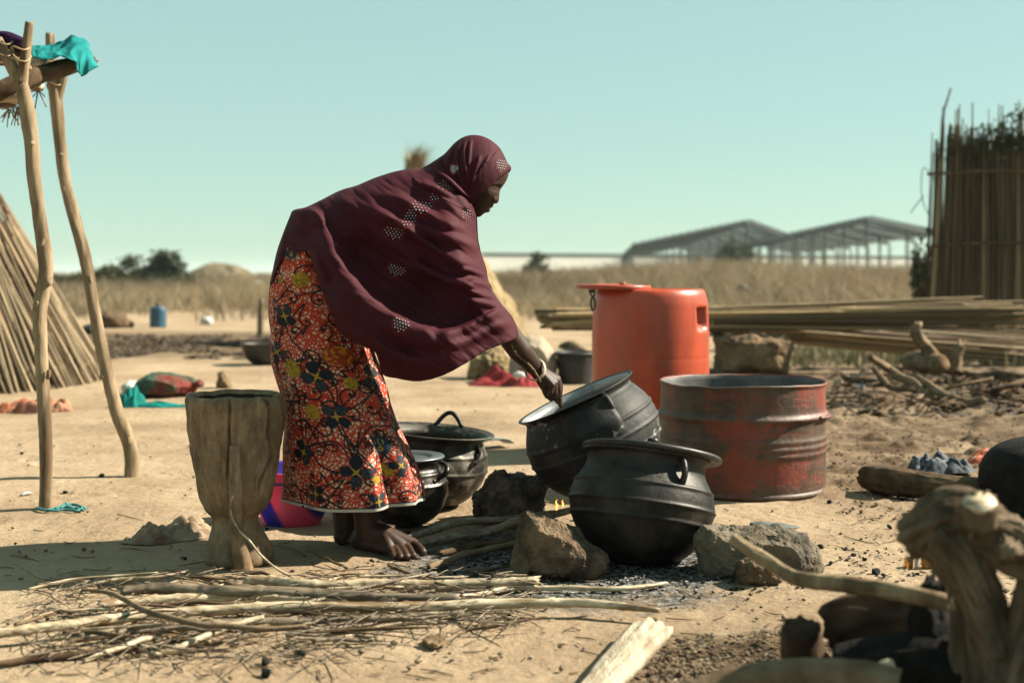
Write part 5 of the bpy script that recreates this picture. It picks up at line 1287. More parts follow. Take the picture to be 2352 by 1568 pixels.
gp_('limb', [(2088, 1246, 1.99), (2100, 1240, 1.985), (2150, 1216, 1.97), (2200, 1200, 1.96), (2260, 1222, 1.95), (2320, 1250, 1.93), (2440, 1300, 1.9)], [.026, .040, .044, .038, .034, .036, .040], 2, 50)
gp_('limb', [(2150, 1225, 1.96), (2195, 1275, 1.95), (2232, 1340, 1.94), (2262, 1410, 1.94), (2300, 1500, 1.93)], [.036, .036, .030, .030, .030], 3, 40)
gp_('limb', [(2440, 1290, 1.92), (2400, 1340, 1.92), (2372, 1430, 1.92), (2330, 1560, 1.93)], [.040, .036, .040, .05], 4, 26)
gp_('stub', [(2240, 1190, 1.93), (2248, 1165, 1.90), (2256, 1148, 1.88)], [.030, .022, .018], 5, 12)
gp_('knot', [(2314, 1262, 1.90), (2316, 1264, 1.865), (2317, 1265, 1.855)], [.020, .016, .010], 6, 8)
cfc = W(2252, 1156, 1.872); part('broken_stub', tube([cfc + Vector((.004, .012, -.035)), cfc], [.022, .025], 8, 18, wob=.2), GNW, gn); part('cut_face', tube([cfc, cfc + Vector((-.0004, -.0020, .004))], [.024, .023], 4, 18, wob=.15), M['cane'], gn)
branch('charred log with a red brown flank and a black burnt end', [(1906, 1440, 2.22), (1960, 1428, 2.2), (2050, 1418, 2.16), (2120, 1412, 2.12)], [.040, .046, .046, .044], 'bark', 1, 40, 22, .2, 'log', fg, 'log', 14)
branch('soot black burnt log end standing up among the firewood', [(2190, 1660, 2.05), (2172, 1520, 2.06), (2150, 1430, 2.08), (2146, 1372, 2.1), (2152, 1338, 2.1)], [.060, .055, .050, .040, .018], 'char', 1, 40, 23, .25, 'log', fg, 'log', 14)
branch('round charred log end pointing up out of the soil', [(1856, 1600, 2.15), (1850, 1530, 2.14), (1840, 1480, 2.13), (1838, 1440, 2.12)], [.038, .037, .035, .030], 'bark', 1, 24, 24, .12, 'log', fg, 'log', 16)
branch('black burnt log lying low under the firewood', [(1930, 1560, 2.1), (2020, 1548, 2.08), (2130, 1540, 2.05), (2240, 1560, 2.0)], [.05, .055, .06, .06], 'char', 1, 30, 25, .15, 'log', fg, 'log', 14)
branch('thick charred beam leaning behind the gnarled stump', [(1935, 1500, 2.3), (2030, 1490, 2.28), (2130, 1480, 2.25), (2260, 1470, 2.2)], [.045, .05, .05, .05], 'char', 1, 30, 28, .15, 'log', fg, 'log', 14)
branch('grey weathered log lying across the very front of the firewood', [(1585, 1600, 1.95), (1680, 1578, 1.95), (1800, 1562, 1.94), (1950, 1560, 1.92), (2060, 1580, 1.9)], [.022, .030, .032, .030, .028], 'midwood', 1, 34, 26, .12, 'log', fg, 'log', 14)
branch('small pale broken twig end wedged in the burnt firewood', [(2192, 1400, 1.98), (2200, 1375, 1.97), (2206, 1352, 1.97)], [.009, .012, .011], 'cane', 1, 10, 27, .1, 'branch', fg, 'branch', 9)
branch('short pale splinter lying on the low burnt log', [(2010, 1560, 2.0), (2035, 1538, 1.99), (2052, 1526, 1.99)], [.012, .018, .012], 'cane', 1, 10, 29, .15, 'branch', fg, 'branch', 9)
# pale split plank, its end raised
def plank(c0, c1, w, t, seed):
    c0, c1 = Vector(c0), Vector(c1); ax = c1 - c0; side = ax.cross(Vector((0, 0, 1))).normalized(); up = side.cross(ax).normalized()
    V, Fc = [], []; nu, nw = 40, 12
    for s in (1, -1):
        for i in range(nu + 1):
            for j in range(nw + 1):
                u, q = i / nu, j / nw - .5
                e = .16 * (vnoise(np.array([q * 11 + seed]), np.array([0.5]))[0] - .5) * (1 if i > nu * .8 else 0)
                hgt = s * t / 2 + .010 * (fbm(np.array([q * 14 + 2]), np.array([u * 4 + seed]), 4, 4)[0] - .5) * 2
                ww = w * (.75 + .3 * u + .08 * math.sin(7 * u + seed))
                p = c0 + ax * (u + e) + side * (q * ww) + up * (hgt * (1 - .55 * abs(2 * q) ** 3)); V.append(tuple(p))
    m = (nu + 1) * (nw + 1)
    for i in range(nu):
        for j in range(nw):
            a = i * (nw + 1) + j; Fc.append((a, a + 1, a + nw + 2, a + nw + 1)); b = a + m; Fc.append((b, b + nw + 1, b + nw + 2, b + 1))
    for i in range(nu):
        a = i * (nw + 1); Fc.append((a, a + nw + 1, a + nw + 1 + m, a + m)); a += nw; Fc.append((a + m, a + nw + 1 + m, a + nw + 1, a))
    for j in range(nw):
        a = j; Fc.append((a + m, a + 1 + m, a + 1, a)); a = nu * (nw + 1) + j; Fc.append((a, a + 1, a + 1 + m, a + m))
    return np.array(V), Fc
PLK = basic('fresh_split_wood', (.50, .39, .25), (.80, .70, .52), 16, (5, .8, 5), .7, bs=1.0, bd=.006, c3=(.45, .33, .2))
single('split_plank', plank(GP(1320, 1640, .025), GP(1500, 1440, .030), .085, .03, 3), PLK, 'freshly split pale plank lying on the dug soil', 'plank')
single('dirt_clod', hull([tuple(GP(1000 + 27 * math.cos(a), 1475 + 13 * math.sin(a), .002) + Vector((0, 0, q))) for a in np.linspace(0, 6, 9) for q in (0, .007)], 4, .006, 55, 3), M['mud'], 'flat pale clod of earth in front of the stick pile', 'clod')
# ------------------------------------------------------------------ the person
Y0 = 3.56; SP = F / Y0
def c1(p): return (918.7 + p[0] * .1831, 287.1 + p[1] * .1831)
def c2(p): return (1091.0 + p[0] * .183, 717.8 + p[1] * .183)
def c4(p): return (574.2 + p[0] * .3846, 287.1 + p[1] * .3846)
def inside(x, y, poly):
    P = np.asarray(poly, float); r = np.zeros(np.shape(x), bool); j = len(P) - 1
    for i in range(len(P)):
        xi, yi, xj, yj = P[i, 0], P[i, 1], P[j, 0], P[j, 1]
        if yi != yj:
            c = ((yi > y) != (yj > y)) & (x < (xj - xi) * (y - yi) / (yj - yi) + xi); r ^= c
        j = i
    return r
def closed(pts, step):
    P = np.asarray(pts, float); n = len(P); out = []
    for i in range(n):
        a, b, c, d = P[i - 1], P[i], P[(i + 1) % n], P[(i + 2) % n]
        k = max(1, int(np.linalg.norm(c - b) / step))
        for j in range(k):
            t = j / k
            out.append(0.5 * (2 * b + (c - a) * t + (2 * a - 5 * b + 4 * c - d) * t * t + (3 * b - a - 3 * c + d) * t ** 3))
    return np.array(out)
class Field:
    """swelling of a closed outline: zero on the outline, round inside"""
    def __init__(s, poly, g=4.0, it=700):
        P = np.asarray(poly); s.g = g; s.x0, s.y0 = P.min(0) - 3 * g
        nx = int((P[:, 0].max() - s.x0) / g) + 4; ny = int((P[:, 1].max() - s.y0) / g) + 4
        X, Yp = np.meshgrid(s.x0 + np.arange(nx) * g, s.y0 + np.arange(ny) * g)
        m = inside(X, Yp, P); h = np.zeros_like(X); src = 4.0 * g * g
        par = (np.add.outer(np.arange(ny), np.arange(nx)) % 2) == 0
        for k in range(it):
            for q in (par, ~par):
                nb = np.zeros_like(h); nb[1:-1, 1:-1] = h[:-2, 1:-1] + h[2:, 1:-1] + h[1:-1, :-2] + h[1:-1, 2:]
                new = (nb + src) / 4; mm = m & q; h[mm] += 1.93 * (new[mm] - h[mm])
        s.h = np.maximum(h, 0)
    def __call__(s, x, y):
        u = np.clip((np.asarray(x) - s.x0) / s.g, 0, s.h.shape[1] - 1.001); v = np.clip((np.asarray(y) - s.y0) / s.g, 0, s.h.shape[0] - 1.001)
        i, j = u.astype(int), v.astype(int); a, b = u - i, v - j; h = s.h
        return np.sqrt(np.maximum(h[j, i] * (1 - a) * (1 - b) + h[j, i + 1] * a * (1 - b) + h[j + 1, i] * (1 - a) * b + h[j + 1, i + 1] * a * b, 0))
def seg_dist(x, y, a, b):
    d = np.array(b) - np.array(a); L2 = (d ** 2).sum() + 1e-9
    t = np.clip(((x - a[0]) * d[0] + (y - a[1]) * d[1]) / L2, 0, 1)
    ex, ey = x - a[0] - t * d[0], y - a[1] - t * d[1]
    return np.hypot(ex, ey), t, d[0] * (y - a[1]) - d[1] * (x - a[0])
def folds(x, y, lst):
    out = np.zeros(np.shape(x))
    for pts, amp, wu, wd in lst:
        P = catmull([(p[0], p[1], 0) for p in pts], max(8, 5 * len(pts)))[:, :2]
        best = np.full(np.shape(x), 1e9); tt = np.zeros_like(best); sg = np.zeros_like(best)
        for i in range(len(P) - 1):
            d, t, c = seg_dist(x, y, P[i], P[i + 1]); k = d < best
            best = np.where(k, d, best); tt = np.where(k, (i + t) / (len(P) - 1), tt); sg = np.where(k, c, sg)
        w = np.where(sg > 0, wd, wu)
        taper = sm(0, .22, tt) * (1 - sm(.78, 1, tt))
        out += amp * taper * np.exp(-(best / w) ** 2)
    return out
def triangulate(poly, spacing, seed=0):
    P = np.asarray(poly); r = np.random.default_rng(seed)
    xs = np.arange(P[:, 0].min(), P[:, 0].max(), spacing); ys = np.arange(P[:, 1].min(), P[:, 1].max(), spacing * .87)
    X, Yp = np.meshgrid(xs, ys); X = X + (np.arange(len(ys)) % 2)[:, None] * spacing / 2
    X = X.ravel() + r.uniform(-.06, .06, X.size) * spacing; Yp = Yp.ravel()
    k = inside(X, Yp, P); X, Yp = X[k], Yp[k]
    best = np.full(len(X), 1e9)
    for i in range(len(P)): best = np.minimum(best, (X - P[i, 0]) ** 2 + (Yp - P[i, 1]) ** 2)
    k = best > (spacing * .62) ** 2; X, Yp = X[k], Yp[k]
    n = len(P); pts = [Vector((a, b)) for a, b in P] + [Vector((a, b)) for a, b in zip(X, Yp)]
    res = delaunay_2d_cdt(pts, [(i, (i + 1) % n) for i in range(n)], [], 1, 1e-4)
    return np.array([tuple(v) for v in res[0]]), [tuple(f) for f in res[2]]
def sheet3d(T, depth, Yc=Y0, both=True):
    """front sheet at Yc-depth, and its mirror image behind"""
    V2, F2 = T
    Yf = Yc - depth
    x = (V2[:, 0] - CX) / F * Yf; z = H - (V2[:, 1] - HY) / F * Yf
    A = np.stack([x, Yf, z], 1)
    if not both: return A, F2
    B = A.copy(); B[:, 1] = Yc + depth
    n = len(A); F3 = []
    a, b, c = A[F2[0][0]], A[F2[0][1]], A[F2[0][2]]
    flip = np.cross(b - a, c - a)[1] > 0
    for f in F2:
        f1 = f[::-1] if flip else f
        F3.append(tuple(f1)); F3.append(tuple(i + n for i in f1[::-1]))
    return np.concatenate([A, B]), F3
def weld(vf, d=.0008):
    bm = bmesh.new(); vs = [bm.verts.new(p) for p in vf[0]]
    for f in vf[1]:
        try: bm.faces.new([vs[i] for i in f])
        except ValueError: pass
    bmesh.ops.remove_doubles(bm, verts=bm.verts, dist=d)
    bmesh.ops.recalc_face_normals(bm, faces=bm.faces)
    bm.verts.index_update()
    o = np.array([tuple(v.co) for v in bm.verts]), [tuple(v.index for v in f.verts) for f in bm.faces]; bm.free(); return o

# ---- outlines (traced at the distance of the figure)
head_px = [c1(p) for p in [(1365, 590), (1358, 640), (1335, 700), (1296, 762), (1262, 806), (1250, 850), (1246, 915), (1241, 950), (1228, 976), (1205, 988), (1182, 986), (1170, 1000), (1174, 1018), (1163, 1034), (1142, 1040), (1126, 1044), (1133, 1066), (1128, 1086), (1108, 1098), (1076, 1101), (1050, 1114), (1024, 1140), (990, 1156), (955, 1152), (905, 1100), (850, 1010), (790, 900), (700, 760), (650, 620), (640, 480), (680, 350), (770, 245), (900, 190), (1040, 195), (1180, 270), (1280, 370), (1345, 490)]]
scarf_px = [c1(p) for p in [(150, 640), (250, 570), (400, 480), (550, 380), (610, 320), (685, 238), (770, 175), (850, 143), (930, 134), (1020, 147), (1100, 178), (1172, 225), (1245, 293), (1300, 390), (1340, 475), (1386, 545), (1290, 632), (1160, 738), (1050, 832), (960, 905), (915, 965), (880, 1040), (800, 1060), (620, 980), (420, 860), (250, 760)]]
scarf_solve = [c1(p) for p in [(150, 640), (250, 570), (400, 480), (550, 380), (610, 320), (685, 238), (770, 175), (850, 143), (930, 134), (1020, 147), (1100, 178), (1172, 225), (1245, 293), (1300, 390), (1340, 475), (1387, 545), (1375, 640), (1330, 740), (1280, 860), (1220, 980), (1140, 1080), (1040, 1160), (960, 1190), (800, 1180), (600, 1060), (400, 900), (250, 780)]]
shawl_px = [c4(p) for p in [(1120, 250), (1020, 268), (900, 275), (760, 315), (640, 365), (540, 395), (430, 450), (335, 495), (262, 512), (242, 548), (205, 640), (165, 755), (137, 880), (122, 955), (140, 935), (165, 860), (215, 768), (235, 752), (300, 756), (348, 752), (362, 770), (385, 850), (430, 985), (482, 1110), (540, 1235), (600, 1280), (690, 1322), (748, 1352), (775, 1425), (800, 1490), (880, 1510), (1010, 1526), (1150, 1492), (1300, 1412), (1400, 1348), (1500, 1310), (1570, 1280), (1598, 1252), (1590, 1210), (1560, 1150), (1510, 1090), (1455, 1015), (1415, 930), (1400, 850), (1372, 765), (1355, 690), (1348, 620), (1345, 540), (1340, 470), (1325, 420), (1290, 360), (1220, 280)]]
shawl_solve = [c4(p) for p in [(1120, 240), (1020, 266), (900, 274), (760, 314), (640, 364), (540, 394), (430, 449), (335, 494), (260, 510), (240, 548), (203, 640), (163, 755), (135, 880), (118, 960), (112, 1100), (120, 1400), (180, 1700), (500, 1850), (1000, 1850), (1400, 1650), (1600, 1420), (1620, 1300), (1600, 1250), (1592, 1210), (1562, 1150), (1512, 1090), (1457, 1015), (1417, 930), (1402, 850), (1374, 765), (1357, 690), (1350, 620), (1347, 540), (1342, 470), (1327, 420), (1292, 360), (1222, 270)]]

# ---- skirt rings
ly = [540, 575, 605, 635, 655, 719, 829, 880, 904, 945, 983, 1060, 1141, 1160]; lx = [668, 652, 642, 632, 624, 620, 627, 641, 649, 655, 658, 659, 658, 658]
ry = [540, 600, 650, 720, 780, 830, 864, 895, 930, 979, 1027, 1066, 1119, 1160]; rx = [760, 790, 806, 830, 850, 866, 877, 888, 893, 912, 939, 956, 972, 975]
z_hem, z_top = H - (1149 - HY) / SP, H - (570 - HY) / SP
NZ, NT = 400, 560
zz = np.linspace(z_hem, z_top, NZ); yy_ = HY + (H - zz) * SP
def smooth1(a, k=9):
    for _ in range(k): a[1:-1] = (a[:-2] + 2 * a[1:-1] + a[2:]) / 4
    return a
Lx = smooth1(np.interp(yy_, ly, lx), 60); Rx = smooth1(np.interp(yy_, ry, rx), 60)
cxs = ((Lx + Rx) / 2 - CX) / SP; aas = (Rx - Lx) / 2 / SP; bbs = np.clip(aas * .86, .132, .152)
th = np.linspace(0, 2 * np.pi, NT, endpoint=False)     # 0 right, pi/2 towards the camera
TH, ZZ = np.meshgrid(th, zz)
CXS, A_, B_ = cxs[:, None], aas[:, None], bbs[:, None]
low = 1 - sm(.15, .55, ZZ)
def bumpa(c, w): d = (TH - c + np.pi) % (2 * np.pi) - np.pi; return np.exp(-(d / w) ** 2)
wob = .35 * (fbm(ZZ * 5, TH * 0 + 1, 2, 3) - .5)
disp = (.016 * bumpa(1.16 + wob * .5, .16) - .020 * bumpa(.86 + wob * .5, .12) + .014 * bumpa(.55 + wob * .5, .17) - .008 * bumpa(.25, .13)) * low
disp += .010 * low * bumpa(1.75 + wob, .22) - .007 * low * bumpa(2.15 + wob, .18) + .006 * low * bumpa(2.6, .2)
disp += .012 * sm(.35, .5, ZZ) * (1 - sm(.55, .72, ZZ)) * bumpa(1.2, .5)      # thigh pushing forward
disp += .003 * (fbm(TH * 3.2, ZZ * 9 + TH * 2, 3, 8) - .5) * 2 + .010 * low * np.maximum(0, -np.cos(TH - .5)) * np.sin(TH * 9)
diag = np.sin((ZZ * 26 + TH * 6.5 + 3 * fbm(TH * 2, ZZ * 6, 2, 77))) * .0032 * sm(.25, .4, ZZ) + .0065 * (np.abs(fbm(TH * 2.6 + ZZ * 7, ZZ * 3.2 - TH * .8, 3, 51) - .5) * -2 + .25)
rr = 1 + (disp + diag) / .17
SX = CXS + A_ * np.cos(TH) * rr; SY = Y0 - B_ * np.sin(TH) * rr; SZ = ZZ + .004 * np.sin(TH * 3) * low * (1 - sm(z_hem, z_hem + .1, ZZ))
U = (TH - np.pi / 2) * (A_ * .93); Vv = ZZ
def locate(px, py):
    z = H - (py - HY) / (F / (Y0 - .13)); t = np.pi / 2
    for _ in range(6):
        i = int(np.clip(np.searchsorted(zz, z), 0, NZ - 1)); Yf = Y0 - bbs[i] * math.sin(t)
        z = H - (py - HY) / F * Yf; x = (px - CX) / F * Yf
        t = math.acos(max(-.985, min(.985, (x - cxs[i]) / aas[i])))
    return (t - math.pi / 2) * aas[i] * .93, z
col = np.zeros((NZ, NT, 4))
front = np.sin(TH) > -.5
def paint(mask, c, soft=None):
    a = np.clip(mask, 0, 1)[..., None]
    col[..., :3] = col[..., :3] * (1 - a) + np.array(c) * a; col[..., 3] = np.maximum(col[..., 3], a[..., 0])
def edge(d, w=.0008): return np.clip(.5 - d / w, 0, 1)      # d<0 inside
BLK, NAV, YEL, HAT = (.008, .007, .008), (.006, .012, .024), (.50, .31, .025), (.10, .13, .15)
rnd = random.Random(8)
def line(pts, w0, w1, c=BLK):
    """vine: pts in (u,v)"""
    P = np.array(pts); n = len(P)
    lo, hi = P.min(0) - .006, P.max(0) + .006
    i0, i1 = np.searchsorted(zz, lo[1]), np.searchsorted(zz, hi[1])
    if i1 <= i0: return
    u, v = U[i0:i1], Vv[i0:i1]; k = np.zeros(u.shape)
    for i in range(n - 1):
        d, t, _ = seg_dist(u, v, P[i], P[i + 1]); w = w0 + (w1 - w0) * i / n
        k = np.maximum(k, edge(d - w / 2, .0011))
    a = k[..., None]; col[i0:i1, :, :3] = col[i0:i1, :, :3] * (1 - a) + np.array(c) * a; col[i0:i1, :, 3] = np.maximum(col[i0:i1, :, 3], k)
spots = []
def q6(p): return (574.2 + p[0] * .2563, 574.2 + p[1] * .2563)
def q3(p): return (401.9 + p[0] * .3113, 861.3 + p[1] * .3113)
flowers = [(q6((315, 590)), 115), (q6((250, 910)), 108), (q6((600, 1130)), 140), (q6((1085, 1140)), 128), (q6((775, 1490)), 130)]
flowers = [(p, r * .2563) for p, r in flowers] + [(q3(p), r * .3113) for p, r in [((945, 570), 95), ((1335, 715), 110), ((1050, 870), 82), ((1490, 925), 78), ((1645, 665), 78), ((1612, 370), 85), ((1815, 880), 70)]]
# stems and curls first, so that the flowers lie over them
cents = [locate(*p) for p, r in flowers]
for i, c in enumerate(cents):
    for k in range(2):
        d = cents[(i + 1 + k * 3) % len(cents)]; m = ((c[0] + d[0]) / 2 + rnd.uniform(-.06, .06), (c[1] + d[1]) / 2 + rnd.uniform(-.06, .06))
        if math.dist(c, d) < .30: line(catmull([(*c, 0), (c[0] * .7 + m[0] * .3 + rnd.uniform(-.02, .02), c[1] * .7 + m[1] * .3 + rnd.uniform(-.02, .02), 0), (*m, 0), (*d, 0)], 26)[:, :2], .0055, .0036)
pts = []
for tr in range(4000):
    u, v = rnd.uniform(-.52, .52), rnd.uniform(z_hem + .02, z_top)
    if all(math.dist((u, v), q) > .040 for q in pts): pts.append((u, v))
for (u, v) in pts:
    s = rnd.choice((-1, 1)); a0 = rnd.uniform(0, 6.28); R0 = rnd.uniform(.014, .024); tw = rnd.uniform(1.2, 1.8) * 6.28
    sp = [(u + R0 * math.exp(-.30 * t) * math.cos(a0 + s * t), v + R0 * math.exp(-.30 * t) * math.sin(a0 + s * t)) for t in np.linspace(-1.2, tw, 30)]
    line(sp, .0050, .0028)
    e = sp[-1]; line([e, (e[0] + .004, e[1] + .003)], .006, .003)
    s0 = sp[0]; line(catmull([(*s0, 0), (s0[0] + rnd.uniform(-.03, .03), s0[1] + rnd.uniform(-.03, .03), 0), (s0[0] + rnd.uniform(-.07, .07), s0[1] + rnd.uniform(-.07, .07), 0)], 14)[:, :2], .0048, .0030)
def balls(p, r, spiky=False):
    u0, v0 = locate(*p); r = r / SP; du, dv = U - u0, Vv - v0; d = np.hypot(du, dv); a = np.arctan2(dv, du)
    d = d * (1 + .12 * np.sin(7 * a + u0 * 99) * .6)
    sq = np.abs(fbm(U * 150 + 5, Vv * 150, 2, int(abs(u0) * 1000)) - .5)
    m = edge(d - r); paint(m, YEL); paint(m * (sq < .035), BLK)
for p, r in (((455, 265), 68), ((275, 270), 32), ((385, 1060), 78), ((890, 1190), 56), ((560, 1450), 68)): balls(q6(p), r * .2563)
for p, r in (((1580, 700), 50), ((1475, 765), 32)): balls(q3(p), r * .3113)
# orange sunburst with dark hairs
u0, v0 = locate(*q6((785, 950))); du, dv = U - u0, (Vv - v0) * 1.5; d = np.hypot(du, dv); a = np.arctan2(dv, du)
R0 = 150 * .2563 / SP
hair = edge(d - R0 * (1.12 + .13 * np.sin(a * 31) + .05 * np.sin(a * 17)), .002) * (d > R0 * .8); paint(hair * (np.sin(a * 31 + 14 * d / R0) > .15), BLK)
m = edge(d - R0 * .86, .002); paint(m, (.40, .035, .012)); sq = fbm(U * 120, Vv * 160, 2, 5); paint(m * sm(.50, .56, sq), (.58, .24, .02)); paint(m * (np.abs(dv - .006 * np.sin(du * 110)) < .0014), BLK)
# dark medallions with rays
for p, r in ((q3((1525, 515)), 64 * .3113), (q6((370, 15)), 62 * .2563)):
    u0, v0 = locate(*p); r = r / SP; du, dv = U - u0, Vv - v0; d = np.hypot(du, dv); a = np.arctan2(dv, du)
    paint(edge(d - r * 1.55, .002) * (np.sin(a * 26) > .1 + .8 * (d / r - 1)), BLK); paint(edge(d - r), (.008, .030, .055))
    x, y = du / r, dv / r
    for g in (np.abs(x - .12 * np.sin(y * 4)) - .05 + 9 * (np.abs(y) > .72), np.abs(np.hypot(x, y + .42) - .20) - .06, np.abs(np.hypot(x - .1, y - .3) - .42) - .05 + 9 * (np.abs(y - .3) > .28)): paint(edge(g * r, .001), YEL)
for i, (p, r) in enumerate(flowers):
    u0, v0 = locate(*p); r = .92 * r / SP; ph = rnd.uniform(0, 1.57); du, dv = U - u0, Vv - v0; d = np.hypot(du, dv); a = np.arctan2(dv, du) - ph
    k = np.abs(np.cos(2 * a)); lim = r * 1.08 * (.10 + .90 * k ** .62) * (1 - .10 * np.exp(-((k - 1) / .012) ** 2)); m = edge(d - lim, .0012)
    paint(m, NAV)
    pi2 = np.floor((a + np.pi / 4) / (np.pi / 2)).astype(int) % 4; al = (a + np.pi / 4) % (np.pi / 2) - np.pi / 4
    ht_ = (np.sin((d / r) * 46 - np.abs(al) * 16) > .35) & (d > r * .35) & (d < lim * .88) & ((pi2 == i % 4) | (pi2 == (i + 1) % 4)) & (np.abs(al) > .05)
    paint(ht_ * .75, HAT)
    paint(edge(np.abs(np.abs(al) - np.pi / 4) * d - .0022 * np.clip(1.9 - d / r * 3.6, .25, 1.3), .001) * (d < r * .34), YEL); paint(edge(d - r * .10), YEL)
# selvage: navy line, white border
paint((Vv < z_hem + .0115) * 1.0, (.010, .020, .045)); paint((Vv < z_hem + .0085) * 1.0, (.62, .58, .48))
skirt_v = np.stack([SX.ravel(), SY.ravel(), SZ.ravel()], 1)
ii = np.arange(NZ * NT).reshape(NZ, NT); jj = np.roll(ii, -1, axis=1)
skirt_f = np.stack([ii[:-1].ravel(), ii[1:].ravel(), jj[1:].ravel(), jj[:-1].ravel()], 1)
def skirt_mat():
    m, n, l, b = new_mat('wax_print_cotton')
    uv = n.new('ShaderNodeUVMap'); uv.uv_map = 'cloth'
    vo = n.new('ShaderNodeTexVoronoi'); vo.feature = 'DISTANCE_TO_EDGE'; vo.inputs['Scale'].default_value = 96; l.new(uv.outputs[0], vo.inputs['Vector'])
    vs2 = n.new('ShaderNodeTexVoronoi'); vs2.feature = 'F1'; vs2.inputs['Scale'].default_value = 210; l.new(uv.outputs[0], vs2.inputs['Vector'])
    den = nz(n, l, uv.outputs[0], 16, 3, .6)
    thr = mth(n, l, 'MULTIPLY_ADD', den, .50, -.075)
    blob = ramp(n, l, mth(n, l, 'SUBTRACT', vo.outputs['Distance'], thr), [(.0, (0, 0, 0)), (.05, (1, 1, 1))])
    dots = ramp(n, l, vs2.outputs['Distance'], [(.18, (1, 1, 1)), (.26, (0, 0, 0))])
    k = mth(n, l, 'MAXIMUM', blob, mth(n, l, 'MULTIPLY', dots, .8))
    crm = ramp(n, l, nz(n, l, uv.outputs[0], 320, 3), [(.35, (.55, .42, .28)), (.6, (.82, .67, .48))])
    c = mixc(n, l, k, (.56, .040, .015), crm)
    at = n.new('ShaderNodeVertexColor'); at.layer_name = 'print'
    c = mixc(n, l, at.outputs['Alpha'], c, at.outputs['Color'])
    l.new(c, b.inputs['Base Color']); b.inputs['Roughness'].default_value = .7; b.inputs['Specular IOR Level'].default_value = .2
    bump(n, l, b, nz(n, l, uv.outputs[0], 60, 5), .15, .003)
    return m

# ---- shawl depth: round inside, always outside the skirt
fsh = Field(closed(shawl_solve, 6), 5.0)
def skirt_half(x, y):
    i = np.clip(np.searchsorted(zz, H - (y - HY) / SP), 0, NZ - 1); t = (x - CX) / SP
    q = 1 - ((t - cxs[i]) / (aas[i] * 1.04)) ** 2
    return np.where(q > 0, bbs[i] * np.sqrt(np.maximum(q, 0)), 0)
FO = [([(380, 600), (450, 730), (560, 870), (660, 985), (800, 1110), (960, 1195), (1130, 1245), (1290, 1230)], .042, 24, 60),
      ([(400, 880), (560, 1130), (760, 1300), (1000, 1400), (1250, 1360), (1420, 1270)], .036, 70, 90),
      ([(420, 560), (455, 640), (520, 715), (620, 790)], .016, 10, 24),
      ([(380, 740), (420, 850), (470, 960)], .010, 9, 16),
      ([(500, 430), (640, 480), (760, 540), (850, 620)], .010, 22, 26),
      ([(940, 815), (1100, 885), (1250, 940), (1410, 975)], .017, 12, 16),
      ([(860, 560), (1010, 605), (1150, 655), (1290, 705), (1380, 780)], .015, 12, 18),
      ([(680, 480), (830, 550), (960, 640), (1100, 735), (1250, 815), (1395, 870)], .017, 14, 20),
      ([(760, 420), (900, 440), (1040, 520), (1180, 590), (1320, 640)], .012, 12, 18),
      ([(1240, 862), (1320, 868), (1405, 905)], .010, 5, 6), ([(1300, 925), (1390, 950), (1450, 990)], .010, 5, 6), ([(1290, 985), (1380, 1010), (1470, 1035)], .010, 5, 7),
      ([(1280, 1040), (1390, 1060), (1505, 1088)], .011, 8, 9),
      ([(1090, 1250), (1260, 1215), (1400, 1150), (1525, 1085)], .020, 7, 34),
      ([(1150, 1330), (1320, 1280), (1470, 1200), (1580, 1180)], .010, 12, 14),
      ([(1220, 395), (1290, 470), (1335, 570)], .008, 8, 9), ([(1100, 420), (1210, 490), (1310, 580)], .009, 8, 10), ([(1000, 330), (1120, 380), (1240, 440)], .007, 8, 10),
      ([(245, 540), (320, 505), (400, 535), (445, 610)], .022, 9, 30),
      ([(560, 640), (700, 770), (850, 900), (1000, 1000), (1150, 1080)], -.030, 44, 44),
      ([(1120, 430), (1230, 690), (1310, 950), (1450, 1180)], .026, 46, 46),
      ([(620, 1180), (760, 1300), (900, 1400), (1080, 1440)], .012, 26, 26), ([(700, 1180), (860, 1300), (1040, 1350), (1240, 1320)], -.010, 16, 16),
      ([(210, 620), (190, 740), (150, 880)], .008, 8, 8)]
FO = [([c4(p) for p in a], b, w1 * .8, w2 * .85) for a, b, w1, w2 in FO]
def shawl_depth(x, y):
    d = .200 * np.tanh(fsh(x, y) * .86 / SP / .20)
    s = skirt_half(x, y) + .014
    e = np.clip(fsh(x, y) / 26.0, 0, 1)
    d = np.maximum(d, s * sm(545, 580, y))
    rot = x * .80 + y * .60, -x * .60 + y * .80
    w = .0090 * (fbm(rot[0] / 95, rot[1] / 24, 3, 31) - .5) * 2 + .0040 * (fbm(rot[0] / 50, rot[1] / 9, 2, 41) - .5) * 2
    return np.maximum(d + (folds(x, y, FO) * 1.75 + w) * e, .001 * (e > 0))
cut = closed(shawl_px, 4.0)
Tsh = triangulate(cut, 3.3, 1)
Dsh = shawl_depth(Tsh[0][:, 0], Tsh[0][:, 1])
shawl = weld(sheet3d(Tsh, Dsh))

